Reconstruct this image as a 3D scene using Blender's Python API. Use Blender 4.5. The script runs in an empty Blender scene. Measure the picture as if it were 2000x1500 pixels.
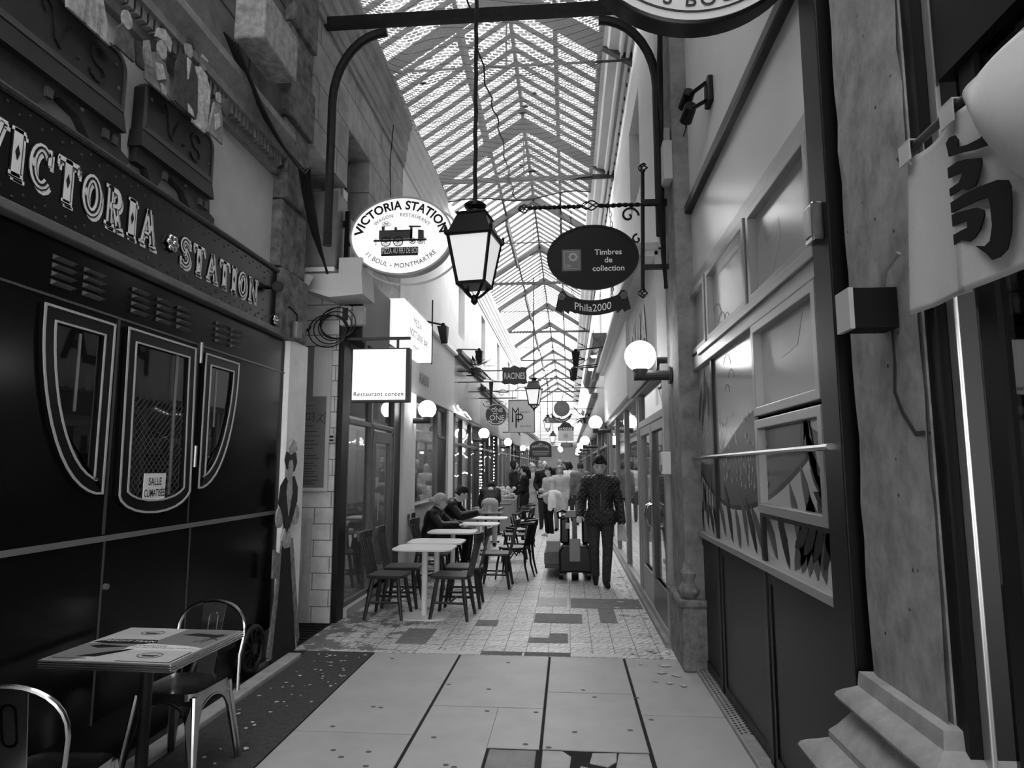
import bpy, bmesh, math, random
import numpy as np
from mathutils import Vector as V, Matrix, Euler

SC = bpy.context.scene
COL = SC.collection
R = math.radians
PI = math.pi
rnd = random.Random(7)

# ------------------------------------------------------------------ camera, sky, exposure
cam = bpy.data.cameras.new('camera')
cam.sensor_width = 36.0
cam.lens = 1290 / 2000 * 36.0
cam.clip_end = 300
camo = bpy.data.objects.new('camera', cam)
COL.objects.link(camo)
camo.location = (0, 0, 1.62)
camo.rotation_euler = (R(90 + 7.158), 0, R(4.836))
SC.camera = camo

world = bpy.data.worlds.new('overcast_sky')
SC.world = world
world.use_nodes = True
bg = world.node_tree.nodes['Background']
bg.inputs[0].default_value = (1, 1, 1, 1)
bg.inputs[1].default_value = 8.5

SC.view_settings.view_transform = 'Standard'
SC.view_settings.look = 'None'
SC.view_settings.gamma = 1.0
SC.view_settings.use_curve_mapping = False
SC.view_settings.exposure = 0.0
SC.cycles.transparent_max_bounces = 24
SC.cycles.max_bounces = 10
SC.cycles.diffuse_bounces = 5
SC.cycles.caustics_reflective = False
SC.cycles.caustics_refractive = False
SC.cycles.sample_clamp_indirect = 6.0

# ------------------------------------------------------------------ materials
MATS = {}
def nodes_of(name):
    m = bpy.data.materials.new(name)
    m.use_nodes = True
    nt = m.node_tree
    b = nt.nodes['Principled BSDF']
    return m, nt, b

def M(name, v, rough=.6, metal=0., n=0., ns=6., bump=0., spec=.22, stretch=None, detail=5.):
    """Grey principled material with a noise that varies its grey by +-n."""
    if name in MATS: return MATS[name]
    m, nt, b = nodes_of(name)
    b.inputs['Base Color'].default_value = (v, v, v, 1)
    b.inputs['Roughness'].default_value = rough
    b.inputs['Metallic'].default_value = metal
    b.inputs['Specular IOR Level'].default_value = spec
    if n > 0 or bump > 0:
        tc = nt.nodes.new('ShaderNodeTexCoord')
        no = nt.nodes.new('ShaderNodeTexNoise')
        no.inputs['Scale'].default_value = ns
        no.inputs['Detail'].default_value = detail
        no.inputs['Roughness'].default_value = .65
        if stretch:
            mp = nt.nodes.new('ShaderNodeMapping'); mp.inputs['Scale'].default_value = stretch
            nt.links.new(tc.outputs['Object'], mp.inputs[0]); nt.links.new(mp.outputs[0], no.inputs['Vector'])
        else:
            nt.links.new(tc.outputs['Object'], no.inputs['Vector'])
        if n > 0:
            r = nt.nodes.new('ShaderNodeMapRange')
            r.inputs['From Min'].default_value = .28; r.inputs['From Max'].default_value = .72
            r.inputs['To Min'].default_value = max(0, v - n); r.inputs['To Max'].default_value = v + n
            nt.links.new(no.outputs[0], r.inputs[0]); nt.links.new(r.outputs[0], b.inputs['Base Color'])
        if bump > 0:
            bp = nt.nodes.new('ShaderNodeBump'); bp.inputs['Strength'].default_value = bump
            bp.inputs['Distance'].default_value = .02
            nt.links.new(no.outputs[0], bp.inputs['Height']); nt.links.new(bp.outputs[0], b.inputs['Normal'])
    MATS[name] = m
    return m

def EM(name, s, v=1.0):
    """Something that gives off light."""
    if name in MATS: return MATS[name]
    m, nt, b = nodes_of(name)
    b.inputs['Base Color'].default_value = (v, v, v, 1)
    b.inputs['Emission Color'].default_value = (1, 1, 1, 1)
    b.inputs['Emission Strength'].default_value = s
    b.inputs['Roughness'].default_value = .4
    MATS[name] = m
    return m

def glass_mat(name, tint=.9, refl=1.0, rough=.02, haze=0.):
    if name in MATS: return MATS[name]
    m, nt, b = nodes_of(name)
    nt.nodes.remove(b)
    out = nt.nodes['Material Output']
    tr = nt.nodes.new('ShaderNodeBsdfTransparent'); tr.inputs[0].default_value = (tint, tint, tint, 1)
    gl = nt.nodes.new('ShaderNodeBsdfGlossy'); gl.inputs[0].default_value = (refl, refl, refl, 1); gl.inputs['Roughness'].default_value = rough
    fr = nt.nodes.new('ShaderNodeFresnel'); ge = nt.nodes.new('ShaderNodeNewGeometry')
    io = nt.nodes.new('ShaderNodeMapRange'); io.inputs['To Min'].default_value = 1.5; io.inputs['To Max'].default_value = 1/1.5
    nt.links.new(ge.outputs['Backfacing'], io.inputs[0]); nt.links.new(io.outputs[0], fr.inputs[0])
    mx = nt.nodes.new('ShaderNodeMixShader')
    nt.links.new(fr.outputs[0], mx.inputs[0]); nt.links.new(tr.outputs[0], mx.inputs[1]); nt.links.new(gl.outputs[0], mx.inputs[2])
    last = mx
    if haze > 0:
        df = nt.nodes.new('ShaderNodeBsdfTranslucent'); df.inputs[0].default_value = (.9, .9, .9, 1)
        d2 = nt.nodes.new('ShaderNodeBsdfDiffuse'); d2.inputs[0].default_value = (.7, .7, .7, 1)
        m3 = nt.nodes.new('ShaderNodeMixShader'); m3.inputs[0].default_value = .35
        nt.links.new(df.outputs[0], m3.inputs[1]); nt.links.new(d2.outputs[0], m3.inputs[2])
        m2 = nt.nodes.new('ShaderNodeMixShader'); m2.inputs[0].default_value = haze
        nt.links.new(mx.outputs[0], m2.inputs[1]); nt.links.new(m3.outputs[0], m2.inputs[2]); last = m2
    nt.links.new(last.outputs[0], out.inputs[0])
    MATS[name] = m
    return m

def brick_mat(name, v1, v2, mortar, bw, rh, msize=.012, rough=.8, n=.08, ns=7., axes='yz', bump=.3, stain=0.):
    """Blocks drawn on a wall; axes picks which object axes run along and up."""
    if name in MATS: return MATS[name]
    m, nt, b = nodes_of(name)
    tc = nt.nodes.new('ShaderNodeTexCoord')
    sp = nt.nodes.new('ShaderNodeSeparateXYZ'); cb = nt.nodes.new('ShaderNodeCombineXYZ')
    nt.links.new(tc.outputs['Object'], sp.inputs[0])
    ix = {'x': 0, 'y': 1, 'z': 2}
    nt.links.new(sp.outputs[ix[axes[0]]], cb.inputs[0]); nt.links.new(sp.outputs[ix[axes[1]]], cb.inputs[1])
    br = nt.nodes.new('ShaderNodeTexBrick')
    br.inputs['Scale'].default_value = 1.0
    br.inputs['Brick Width'].default_value = bw; br.inputs['Row Height'].default_value = rh
    br.inputs['Mortar Size'].default_value = msize
    for k, c in ((1, v1), (2, v2), (3, mortar)): br.inputs[k].default_value = (c, c, c, 1)
    nt.links.new(cb.outputs[0], br.inputs['Vector'])
    no = nt.nodes.new('ShaderNodeTexNoise'); no.inputs['Scale'].default_value = ns; no.inputs['Detail'].default_value = 6; no.inputs['Roughness'].default_value = .7
    nt.links.new(tc.outputs['Object'], no.inputs['Vector'])
    r = nt.nodes.new('ShaderNodeMapRange'); r.inputs['From Min'].default_value = .3; r.inputs['From Max'].default_value = .7
    r.inputs['To Min'].default_value = 1 - n * 4; r.inputs['To Max'].default_value = 1 + n * 2
    nt.links.new(no.outputs[0], r.inputs[0])
    mu = nt.nodes.new('ShaderNodeMix'); mu.data_type = 'RGBA'; mu.blend_type = 'MULTIPLY'; mu.inputs[0].default_value = 1
    nt.links.new(br.outputs[0], mu.inputs[6]); nt.links.new(r.outputs[0], mu.inputs[7])
    nt.links.new(mu.outputs[2], b.inputs['Base Color'])
    b.inputs['Roughness'].default_value = rough
    bp = nt.nodes.new('ShaderNodeBump'); bp.inputs['Strength'].default_value = bump; bp.inputs['Distance'].default_value = .02
    nt.links.new(mu.outputs[2], bp.inputs['Height']); nt.links.new(bp.outputs[0], b.inputs['Normal'])
    MATS[name] = m
    return m

# ------------------------------------------------------------------ mesh building
ORG = {}
class MB:
    def __init__(s): s.v = []; s.f = []
    def add(s, vs, fs):
        k = len(s.v); s.v += [tuple(p) for p in vs]; s.f += [tuple(i + k for i in f) for f in fs]; return s
    def box(s, x0, x1, y0, y1, z0, z1):
        return s.add([(x0,y0,z0),(x1,y0,z0),(x1,y1,z0),(x0,y1,z0),(x0,y0,z1),(x1,y0,z1),(x1,y1,z1),(x0,y1,z1)],
                     [(0,3,2,1),(4,5,6,7),(0,1,5,4),(1,2,6,5),(2,3,7,6),(3,0,4,7)])
    def obox(s, c, size, rot=(0,0,0)):
        m = Euler(rot).to_matrix(); c = V(c); h = [q/2 for q in size]
        vs = [c + m @ V((a*h[0], b*h[1], d*h[2])) for d in (-1,1) for a,b in ((-1,-1),(1,-1),(1,1),(-1,1))]
        return s.add(vs, [(0,3,2,1),(4,5,6,7),(0,1,5,4),(1,2,6,5),(2,3,7,6),(3,0,4,7)])
    def bar(s, p0, p1, w, h, up=(0,0,1)):
        p0, p1 = V(p0), V(p1); d = (p1-p0).normalized(); u = V(up); sd = d.cross(u)
        if sd.length < 1e-4: sd = d.cross(V((1,0,0)))
        sd.normalize(); u = sd.cross(d)
        vs = []
        for p in (p0, p1):
            for a, b in ((-1,-1),(1,-1),(1,1),(-1,1)): vs.append(p + sd*a*w/2 + u*b*h/2)
        return s.add(vs, [(0,3,2,1),(4,5,6,7),(0,1,5,4),(1,2,6,5),(2,3,7,6),(3,0,4,7)])
    def tube(s, pts, r, n=8, closed=False, caps=True):
        pts = [V(p) for p in pts]; N = len(pts)
        rs = r if isinstance(r, (list, tuple)) else [r]*N
        k = len(s.v); prev = None
        for i, p in enumerate(pts):
            if closed: t = pts[(i+1) % N] - pts[i-1]
            else: t = pts[min(i+1, N-1)] - pts[max(i-1, 0)]
            if t.length < 1e-9: t = V((0,0,1))
            t.normalize()
            if prev is None:
                a = V((0,0,1)) if abs(t.z) < .9 else V((1,0,0)); u = t.cross(a).normalized()
            else:
                u = prev - t*prev.dot(t)
                u = u.normalized() if u.length > 1e-6 else t.orthogonal().normalized()
            prev = u; w = t.cross(u)
            for j in range(n):
                q = 2*PI*j/n; s.v.append(tuple(p + (u*math.cos(q) + w*math.sin(q))*rs[i]))
        for i in range(N if closed else N-1):
            a = k + i*n; b = k + ((i+1) % N)*n
            for j in range(n): s.f.append((a+j, a+(j+1)%n, b+(j+1)%n, b+j))
        if caps and not closed:
            s.f.append(tuple(k+j for j in reversed(range(n)))); s.f.append(tuple(k+(N-1)*n+j for j in range(n)))
        return s
    def cyl(s, p0, p1, r0, r1=None, n=12): return s.tube([p0, p1], [r0, r0 if r1 is None else r1], n)
    def lathe(s, prof, o=(0,0,0), n=24, axis=(0,0,1), sq=False):
        """prof: (radius, height) from bottom to top; sq = square section."""
        ax = V(axis).normalized(); u = ax.orthogonal().normalized()
        if abs(ax.z) > .99: u = V((1,0,0))
        w = ax.cross(u); o = V(o); k = len(s.v)
        ph = PI/4 if sq else 0; n = 4 if sq else n; g = math.sqrt(2) if sq else 1
        for r, z in prof:
            for j in range(n):
                q = 2*PI*j/n + ph; s.v.append(tuple(o + ax*z + (u*math.cos(q)+w*math.sin(q))*r*g))
        for i in range(len(prof)-1):
            a = k+i*n; b = a+n
            for j in range(n): s.f.append((a+j, a+(j+1)%n, b+(j+1)%n, b+j))
        s.f.append(tuple(k+j for j in reversed(range(n)))); s.f.append(tuple(k+(len(prof)-1)*n+j for j in range(n)))
        return s
    def ell(s, c, r, n=16, m=10, rot=None):
        c = V(c); r = r if isinstance(r, (tuple, list)) else (r,r,r); k = len(s.v)
        mt = rot if rot is not None else Matrix.Identity(3)
        for i in range(1, m):
            t = PI*i/m
            for j in range(n):
                q = 2*PI*j/n
                s.v.append(tuple(c + mt @ V((r[0]*math.sin(t)*math.cos(q), r[1]*math.sin(t)*math.sin(q), -r[2]*math.cos(t)))))
        a = len(s.v); s.v.append(tuple(c + mt @ V((0,0,-r[2])))); s.v.append(tuple(c + mt @ V((0,0,r[2]))))
        for i in range(m-2):
            for j in range(n):
                p = k+i*n; s.f.append((p+j, p+(j+1)%n, p+n+(j+1)%n, p+n+j))
        for j in range(n):
            s.f.append((a, k+(j+1)%n, k+j)); p = k+(m-2)*n; s.f.append((a+1, p+j, p+(j+1)%n))
        return s
    def prism(s, poly, mp, d, z=0.):
        n = len(poly)
        vs = [mp(a, b, z) for a, b in poly] + [mp(a, b, z+d) for a, b in poly]
        return s.add(vs, [tuple(reversed(range(n))), tuple(range(n, 2*n))] + [(i, (i+1)%n, n+(i+1)%n, n+i) for i in range(n)])
    def ring(s, outer, inner, mp, d, z=0.):
        """Flat frame between two outlines with the same number of points."""
        n = len(outer)
        vs = [mp(a,b,z) for a,b in outer]+[mp(a,b,z) for a,b in inner]+[mp(a,b,z+d) for a,b in outer]+[mp(a,b,z+d) for a,b in inner]
        fs = []
        for i in range(n):
            j = (i+1) % n
            fs += [(i, n+i, n+j, j), (2*n+i, 2*n+j, 3*n+j, 3*n+i), (i, j, 2*n+j, 2*n+i), (n+i, 3*n+i, 3*n+j, n+j)]
        return s.add(vs, fs)
    def strokes(s, lines, w, mp, d=.004, z=0., joint=6):
        for pl in lines:
            pl = [V(p[:2]) for p in pl]; N = len(pl)
            L, Rr = [], []
            for i, p in enumerate(pl):
                a = (p - pl[i-1]).normalized() if i > 0 else None
                b = (pl[i+1] - p).normalized() if i < N-1 else None
                if a is None: t = b; k = 1
                elif b is None: t = a; k = 1
                else:
                    t = a + b
                    if t.length < 1e-5: t = a
                    t.normalize(); k = 1/max(.5, abs(t.dot(a)))
                nn = V((-t.y, t.x))*w/2*k
                L.append(p+nn); Rr.append(p-nn)
            for i in range(N-1):
                s.prism([tuple(Rr[i]), tuple(Rr[i+1]), tuple(L[i+1]), tuple(L[i])], mp, d, z)
        return s
    def text(s, t, size, mp, align='CENTER', d=.004, bold=0., z=0., space=1.0, sx=1.0):
        vs, fs = glyphs(t, align, bold, space)
        n = len(vs)
        s.add([mp(x*size*sx, y*size, z+d) for x, y in vs], fs)
        return s
    def build(s, name, mat, parent=None, smooth=False, bevel=0., angle=40, org=None, sub=0):
        me = bpy.data.meshes.new(name)
        if parent is not None: o = ORG.get(parent.name, V((0,0,0)))
        elif org is not None: o = V(org)
        else:
            a = np.array(s.v); o = V(((a[:,0].min()+a[:,0].max())/2, (a[:,1].min()+a[:,1].max())/2, a[:,2].min()))
        me.from_pydata([(p[0]-o.x, p[1]-o.y, p[2]-o.z) for p in s.v], [], s.f)
        bm = bmesh.new(); bm.from_mesh(me); bmesh.ops.recalc_face_normals(bm, faces=bm.faces[:]); bm.to_mesh(me); bm.free()
        me.materials.append(mat)
        ob = bpy.data.objects.new(name, me); COL.objects.link(ob)
        if parent is not None: ob.parent = parent; ORG[ob.name] = o
        else: ob.location = o; ORG[ob.name] = o
        if smooth:
            for p in me.polygons: p.use_smooth = True
            if smooth != 'all':
                try: me.set_sharp_from_angle(angle=R(angle))
                except Exception: pass
        if bevel > 0:
            md = ob.modifiers.new('bevel', 'BEVEL'); md.width = bevel; md.segments = 2; md.limit_method = 'ANGLE'; md.angle_limit = R(40)
        if sub > 0:
            md = ob.modifiers.new('subdivision', 'SUBSURF'); md.levels = sub; md.render_levels = sub
        return ob

GL = {}
def glyphs(t, align, bold, space):
    key = (t, align, bold, space)
    if key not in GL:
        cu = bpy.data.curves.new('lettering', 'FONT'); cu.body = t; cu.align_x = align; cu.size = 1.0
        cu.offset = bold; cu.space_character = space; cu.fill_mode = 'BOTH' if False else 'FRONT'
        cu.resolution_u = 4
        ob = bpy.data.objects.new('lettering', cu); COL.objects.link(ob)
        dg = bpy.context.evaluated_depsgraph_get(); dg.update()
        me = bpy.data.meshes.new_from_object(ob.evaluated_get(dg))
        GL[key] = ([(v.co.x, v.co.y) for v in me.vertices], [tuple(p.vertices) for p in me.polygons])
        bpy.data.objects.remove(ob); bpy.data.curves.remove(cu); bpy.data.meshes.remove(me)
    return GL[key]

def on_left(x, y, z):   # a wall on the left: along = away from the camera, out = into the passage
    return lambda a, b, c=0.: V((x+c, y+a, z+b))
def on_right(x, y, z):  # a wall on the right: along = towards the camera
    return lambda a, b, c=0.: V((x-c, y-a, z+b))
def on_front(x, y, z):  # a face turned towards the camera
    return lambda a, b, c=0.: V((x+a, y-c, z+b))
def on_top(x, y, z, rz=0.):
    ca, sa = math.cos(rz), math.sin(rz)
    return lambda a, b, c=0.: V((x+a*ca-b*sa, y+a*sa+b*ca, z+c))

def tag(o, label=None, cat=None, group=None, kind=None):
    if label: o['label'] = label
    if cat: o['category'] = cat
    if group: o['group'] = group
    if kind: o['kind'] = kind
    return o
def thing(name, label, cat, loc=(0,0,0), rz=0., group=None, world=False, kind=None):
    """Empty at the base; world=True: its parts are given in world coordinates."""
    o = bpy.data.objects.new(name, None); COL.objects.link(o); o.empty_display_size = .1
    o.location = loc; o.rotation_euler = (0,0,rz)
    ORG[o.name] = V(loc) if world else V((0,0,0))
    return tag(o, label, cat, group, kind)
def struct(o, label=None, cat=None): return tag(o, label, cat, None, 'structure')
KIDS = {}
def copy_tree(o, parent=None):
    c = o.copy(); COL.objects.link(c)
    if parent is not None: c.parent = parent
    for ch in [x for x in o.children]: copy_tree(ch, c)
    return c
def place(proto, loc, rz, label, group=None, first=[]):
    """The first call uses the thing itself, later calls copies of it."""
    if proto.name not in first: first.append(proto.name); o = proto
    else: o = copy_tree(proto)
    o.location = loc; o.rotation_euler = (0,0,rz); o['label'] = label
    if group: o['group'] = group
    return o
def arc(cx, cy, rx, ry, a0, a1, n=16): return [(cx+rx*math.cos(R(a0+(a1-a0)*i/n)), cy+ry*math.sin(R(a0+(a1-a0)*i/n))) for i in range(n+1)]
def rrect(x0, x1, y0, y1, r, n=5):
    return arc(x1-r,y0+r,r,r,-90,0,n)+arc(x1-r,y1-r,r,r,0,90,n)+arc(x0+r,y1-r,r,r,90,180,n)+arc(x0+r,y0+r,r,r,180,270,n)
def wall_boxes(mb, x0, x1, y0, y1, z0, z1, holes):
    """A wall along y with rectangular openings (ya, yb, za, zb)."""
    ys = sorted({y0, y1, *[min(max(h[0],y0),y1) for h in holes], *[min(max(h[1],y0),y1) for h in holes]})
    for a, b in zip(ys, ys[1:]):
        c = (a+b)/2; cuts = sorted([(h[2],h[3]) for h in holes if h[0] < c < h[1]]); z = z0
        for za, zb in cuts:
            if za > z: mb.box(x0,x1,a,b,z,za)
            z = max(z, zb)
        if z < z1: mb.box(x0,x1,a,b,z,z1)
    return mb

def clip(poly, y0, y1, z0, z1):
    """The part of an outline inside a rectangle."""
    def cut(pl, f, g):
        out = []
        for i, p in enumerate(pl):
            q = pl[i-1]; a, b = f(q), f(p)
            if (a >= 0) != (b >= 0): out.append(g(q, p, a/(a-b)))
            if b >= 0: out.append(p)
        return out
    lerp = lambda p, q, t: (p[0]+(q[0]-p[0])*t, p[1]+(q[1]-p[1])*t)
    for f in (lambda p: p[0]-y0, lambda p: y1-p[0], lambda p: p[1]-z0, lambda p: z1-p[1]):
        poly = cut(poly, f, lerp)
        if len(poly) < 3: return []
    return poly
# shared looks
BLACK = M('black_paint', .006, .35)
IRON = M('black_iron', .012, .5, 0, .006, 20)
GLASS = glass_mat('window_glass', .88)
# ================================================================== THE SETTING
# ---- floor
def tile_mat():
    m, nt, b = nodes_of('patterned_tiles')
    N, L = nt.nodes.new, nt.links.new
    tc = N('ShaderNodeTexCoord'); sep = N('ShaderNodeSeparateXYZ'); L(tc.outputs['Object'], sep.inputs[0])
    br = N('ShaderNodeTexBrick'); br.offset = 0; br.inputs['Scale'].default_value = 1
    br.inputs['Brick Width'].default_value = .195; br.inputs['Row Height'].default_value = .195
    br.inputs['Mortar Size'].default_value = .0035; br.inputs['Mortar Smooth'].default_value = .1
    for k, c in ((1, .74), (2, .6), (3, .09)): br.inputs[k].default_value = (c,c,c,1)
    L(tc.outputs['Object'], br.inputs['Vector'])
    # leaf scrolls inside every tile
    w = N('ShaderNodeTexWave'); w.inputs['Scale'].default_value = 5.1; w.inputs['Distortion'].default_value = 9
    w.inputs['Detail'].default_value = 1.5; w.inputs['Detail Scale'].default_value = 1.6
    mp = N('ShaderNodeMapping'); mp.inputs['Rotation'].default_value = (0,0,.7)
    L(tc.outputs['Object'], mp.inputs[0]); L(mp.outputs[0], w.inputs['Vector'])
    r1 = N('ShaderNodeMapRange'); r1.inputs['From Min'].default_value = .55; r1.inputs['From Max'].default_value = .7
    r1.inputs['To Min'].default_value = 1; r1.inputs['To Max'].default_value = .66; L(w.outputs[1], r1.inputs[0])
    m1 = N('ShaderNodeMix'); m1.data_type = 'RGBA'; m1.blend_type = 'MULTIPLY'; m1.inputs[0].default_value = 1
    L(br.outputs[0], m1.inputs[6]); L(r1.outputs[0], m1.inputs[7])
    # worn cement showing through, mostly along the left edge
    no = N('ShaderNodeTexNoise'); no.inputs['Scale'].default_value = 3.2; no.inputs['Detail'].default_value = 8; no.inputs['Roughness'].default_value = .72
    L(tc.outputs['Object'], no.inputs['Vector'])
    ramp = N('ShaderNodeMapRange'); ramp.inputs['From Min'].default_value = -2.5; ramp.inputs['From Max'].default_value = -.9
    ramp.inputs['To Min'].default_value = .1; ramp.inputs['To Max'].default_value = -.12; L(sep.outputs[0], ramp.inputs[0])
    ad = N('ShaderNodeMath'); ad.operation = 'ADD'; L(no.outputs[0], ad.inputs[0]); L(ramp.outputs[0], ad.inputs[1])
    r2 = N('ShaderNodeMapRange'); r2.inputs['From Min'].default_value = .53; r2.inputs['From Max'].default_value = .57; L(ad.outputs[0], r2.inputs[0])
    m2 = N('ShaderNodeMix'); m2.data_type = 'RGBA'; L(r2.outputs[0], m2.inputs[0]); L(m1.outputs[2], m2.inputs[6]); m2.inputs[7].default_value = (.13,.13,.13,1)
    L(m2.outputs[2], b.inputs['Base Color'])
    r3 = N('ShaderNodeMapRange'); r3.inputs['To Min'].default_value = .25; r3.inputs['To Max'].default_value = .7; L(no.outputs[0], r3.inputs[0]); L(r3.outputs[0], b.inputs['Roughness'])
    return m
mb = MB(); mb.box(-7, 6, 5.95, 70, -.2, 0); fl = mb.build('floor', tile_mat(), org=(0,0,0)); struct(fl)
M_GROUT = M('grout', .02, .9)
mb = MB(); mb.box(-7, 6, -8, 5.95, -.2, -.006); struct(mb.build('floor', M_GROUT, org=(0,0,0)))
mb = MB(); mb.box(-2.33, -1.722, -8, 5.95, -.1, 0); struct(mb.build('floor', M('asphalt', .055, .85, 0, .02, 26, .25), org=(0,0,0)), 'dark asphalt strip along the kerb')
M_SLAB = M('stone_slab', .42, .45, 0, .04, 3.5, .06)
rows = {(-1.712, -.965): [-3, -1.2, .6, 2.2, 4.2, 5.945], (-.945, -.185): [-3, -1.1, .9, 2.9, 4.70, 5.945],
        (-.168, .445): [-3, -1.5, 0, 1.6, 2.8, 3.62, 4.055, 5.04, 5.945], (.465, 1.02): [-3, -1, 1, 2.7, 4.64, 5.945]}
mb = MB()
for (a, b), ys in rows.items():
    for k, (y0, y1) in enumerate(zip(ys, ys[1:])):
        if a == -.168 and y0 == 3.62: continue
        if a == -.945 and y0 == 2.9:
            mb.box(a, -.49, y0+.004, y1-.004, -.05, 0); mb.box(-.49, b, 4.055, y1-.004, -.05, 0); continue
        mb.box(a, b, y0+.004, y1-.004, -.05, 0)
struct(mb.build('floor', M_SLAB, org=(0,0,0), bevel=.004), 'large pale stone slabs paving the entrance')
mb = MB(); mb.box(-.475, -.2, 3.2, 4.04, -.05, -.002); struct(mb.build('floor', M('patch_slab', .2, .5, 0, .05, 5, .1), org=(0,0,0), bevel=.006))
mb = MB()   # the broken slab at the bottom edge
for poly in ([(-.165,4.04),(-.05,4.04),(.0,3.97),(-.02,3.64),(-.165,3.63)], [(.12,4.03),(.26,4.04),(.25,3.93),(.2,3.86),(.1,3.9)], [(.27,4.04),(.44,4.04),(.44,3.64),(.28,3.66),(.24,3.84)], [(.0,3.63),(.22,3.63),(.18,3.8),(.05,3.86)]):
    mb.prism(poly, on_top(0,0,0), .05, -.05)
struct(mb.build('floor', M('broken_slab', .4, .5, 0, .06, 8, .1), org=(0,0,0), bevel=.004), 'cracked broken stone slab at the bottom edge')
mb = MB(); mb.prism([(-.05,4.03),(.12,4.03),(.1,3.9),(.03,3.87)], on_top(0,0,0), .02, -.03); struct(mb.build('floor', M('hole_fill', .05, .9), org=(0,0,0)))
# cement patches between the tiles
mb = MB()
for x0, x1, y0, y1 in ((-.39,-.02,6.38,6.56),(-.2,-.02,6.56,6.74),(-.38,.13,7.17,7.62),(.01,.84,7.93,8.5),(.32,.5,7.22,7.92),(-1.62,-1.33,6.25,6.82),(-.97,-.75,6.98,7.25)):
    mb.box(x0, x1, y0, y1, -.01, .0025)
struct(mb.build('floor', M('cement_patch', .2, .75, 0, .04, 12, .2), org=(0,0,0)), 'cement patches in the tiled floor')
mb = MB(); mb.box(-.385,-.03,8.02,8.5,-.01,.004); struct(mb.build('floor', M('inspection_cover', .4, .5, 0, .05, 5), org=(0,0,0), bevel=.003), 'pale inspection cover set among the tiles')
mb = MB()
for a, b in ((-1.36, -.8), (.02, .45)): mb.box(a, b, 5.955, 6.06, -.01, .0025)
struct(mb.build('floor', M('edge_tile', .62, .5, 0, .04, 6), org=(0,0,0)))
mb = MB(); mb.box(-.78,-.42,5.955,6.06,-.01,.003); mb.box(-.4,0.,5.955,6.06,-.01,.003); struct(mb.build('floor', M('rough_patch', .17, .9, 0, .07, 60, .4), org=(0,0,0)))
mb = MB(); mb.box(-2.42,-2.3,-8,5.75,-.1,.035); struct(mb.build('trim_kerb', M('kerb_stone', .36, .7, 0, .08, 9, .1), org=(0,0,0), bevel=.01))
mb = MB(); mb.box(.86,1.0,6.3,20,-.1,.05); struct(mb.build('trim_threshold', M('threshold_stone', .28, .7, 0, .08, 7, .1), org=(0,0,0), bevel=.012))
mb = MB(); mb.box(1.0,1.2,-1,5.95,-.1,.03)
struct(mb.build('trim_sill', M('sill_stone', .3, .7, 0, .08, 7, .1), org=(0,0,0), bevel=.01))
mb = MB()
for i in range(40):
    for j in range(3): mb.cyl((1.02+j*.03, 4.3+i*.04+(j%2)*.02, .028), (1.02+j*.03, 4.3+i*.04+(j%2)*.02, .032), .008, n=6)
struct(mb.build('trim_drain', BLACK, org=(0,0,0)), 'drain holes in the sill')

# ---- walls
M_STONE_OLD = brick_mat('old_stone_blocks', .13, .1, .015, .95, .36, .014, .85, .11, 6, 'yz', .4)
M_STONE_GREY = brick_mat('grey_stone_blocks', .36, .31, .13, 1.1, .42, .008, .85, .1, 3.2, 'yz', .25)
M_PAINT_L = M('pale_painted_wall', .68, .75, 0, .06, 2.2, .05)
M_PLASTER = M('grey_plaster', .36, .7, 0, .04, 2.5, .05)
mb = MB(); mb.box(-3.2,-2.56,-8,5.35,0,4.2); struct(mb.build('wall_left_entrance', M('wagon_backing_plaster', .45, .75, 0, .05, 2.5, .05), org=(0,0,0)))
mb = MB(); mb.box(-3.2,-2.52,-8,5.35,4.2,8.2); struct(mb.build('wall_left_upper', M_STONE_OLD, org=(0,0,0)))
# dentil cornice over the plaster
prof = [(0,0),(.05,0),(.05,.06),(.07,.08),(.07,.14),(.13,.14),(.13,.2),(.16,.24),(.2,.3),(.2,.36),(.14,.36),(.1,.42),(0,.42)]
mb = MB(); mb.prism([(a,b) for a,b in prof], lambda a,b,c=0.: V((-2.56+a, -8+c, 4.16+b)), 13.32)
for i in range(110): mb.box(-2.52,-2.455, -1.3+i*.06, -1.3+i*.06+.032, 4.22, 4.3)
struct(mb.build('trim_dentil', M('dentil_plaster', .2, .8, 0, .06, 9, .1), org=(0,0,0)))
# pilaster of rusticated blocks
mb = MB(); z = 2.75
for i, h in enumerate([.6,.62,.45,.32,.5,.42,.62,.5,.6,.6]):
    o = .0 if i % 2 else .035
    mb.box(-2.9,-2.47+o,5.35,5.9+o*.4,z,z+h-.015); z += h
struct(mb.build('wall_left_pilaster', M('sooty_stone', .13, .85, 0, .09, 9, .4), org=(0,0,0), bevel=.015))
mb = MB(); mb.box(-2.9,-2.46,5.62,6.02,0,2.75); struct(mb.build('wall_left_pier', M('white_pier_paint', .85, .7, 0, .1, 3, .1), org=(0,0,0)))
mb = MB(); mb.box(-2.56,-2.28,4.5,5.12,4.88,5.28); struct(mb.build('trim_corbel', M('corbel_stone', .3, .85, 0, .14, 14, .4), org=(0,0,0), bevel=.02), 'stone block jutting from the wall')
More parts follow.
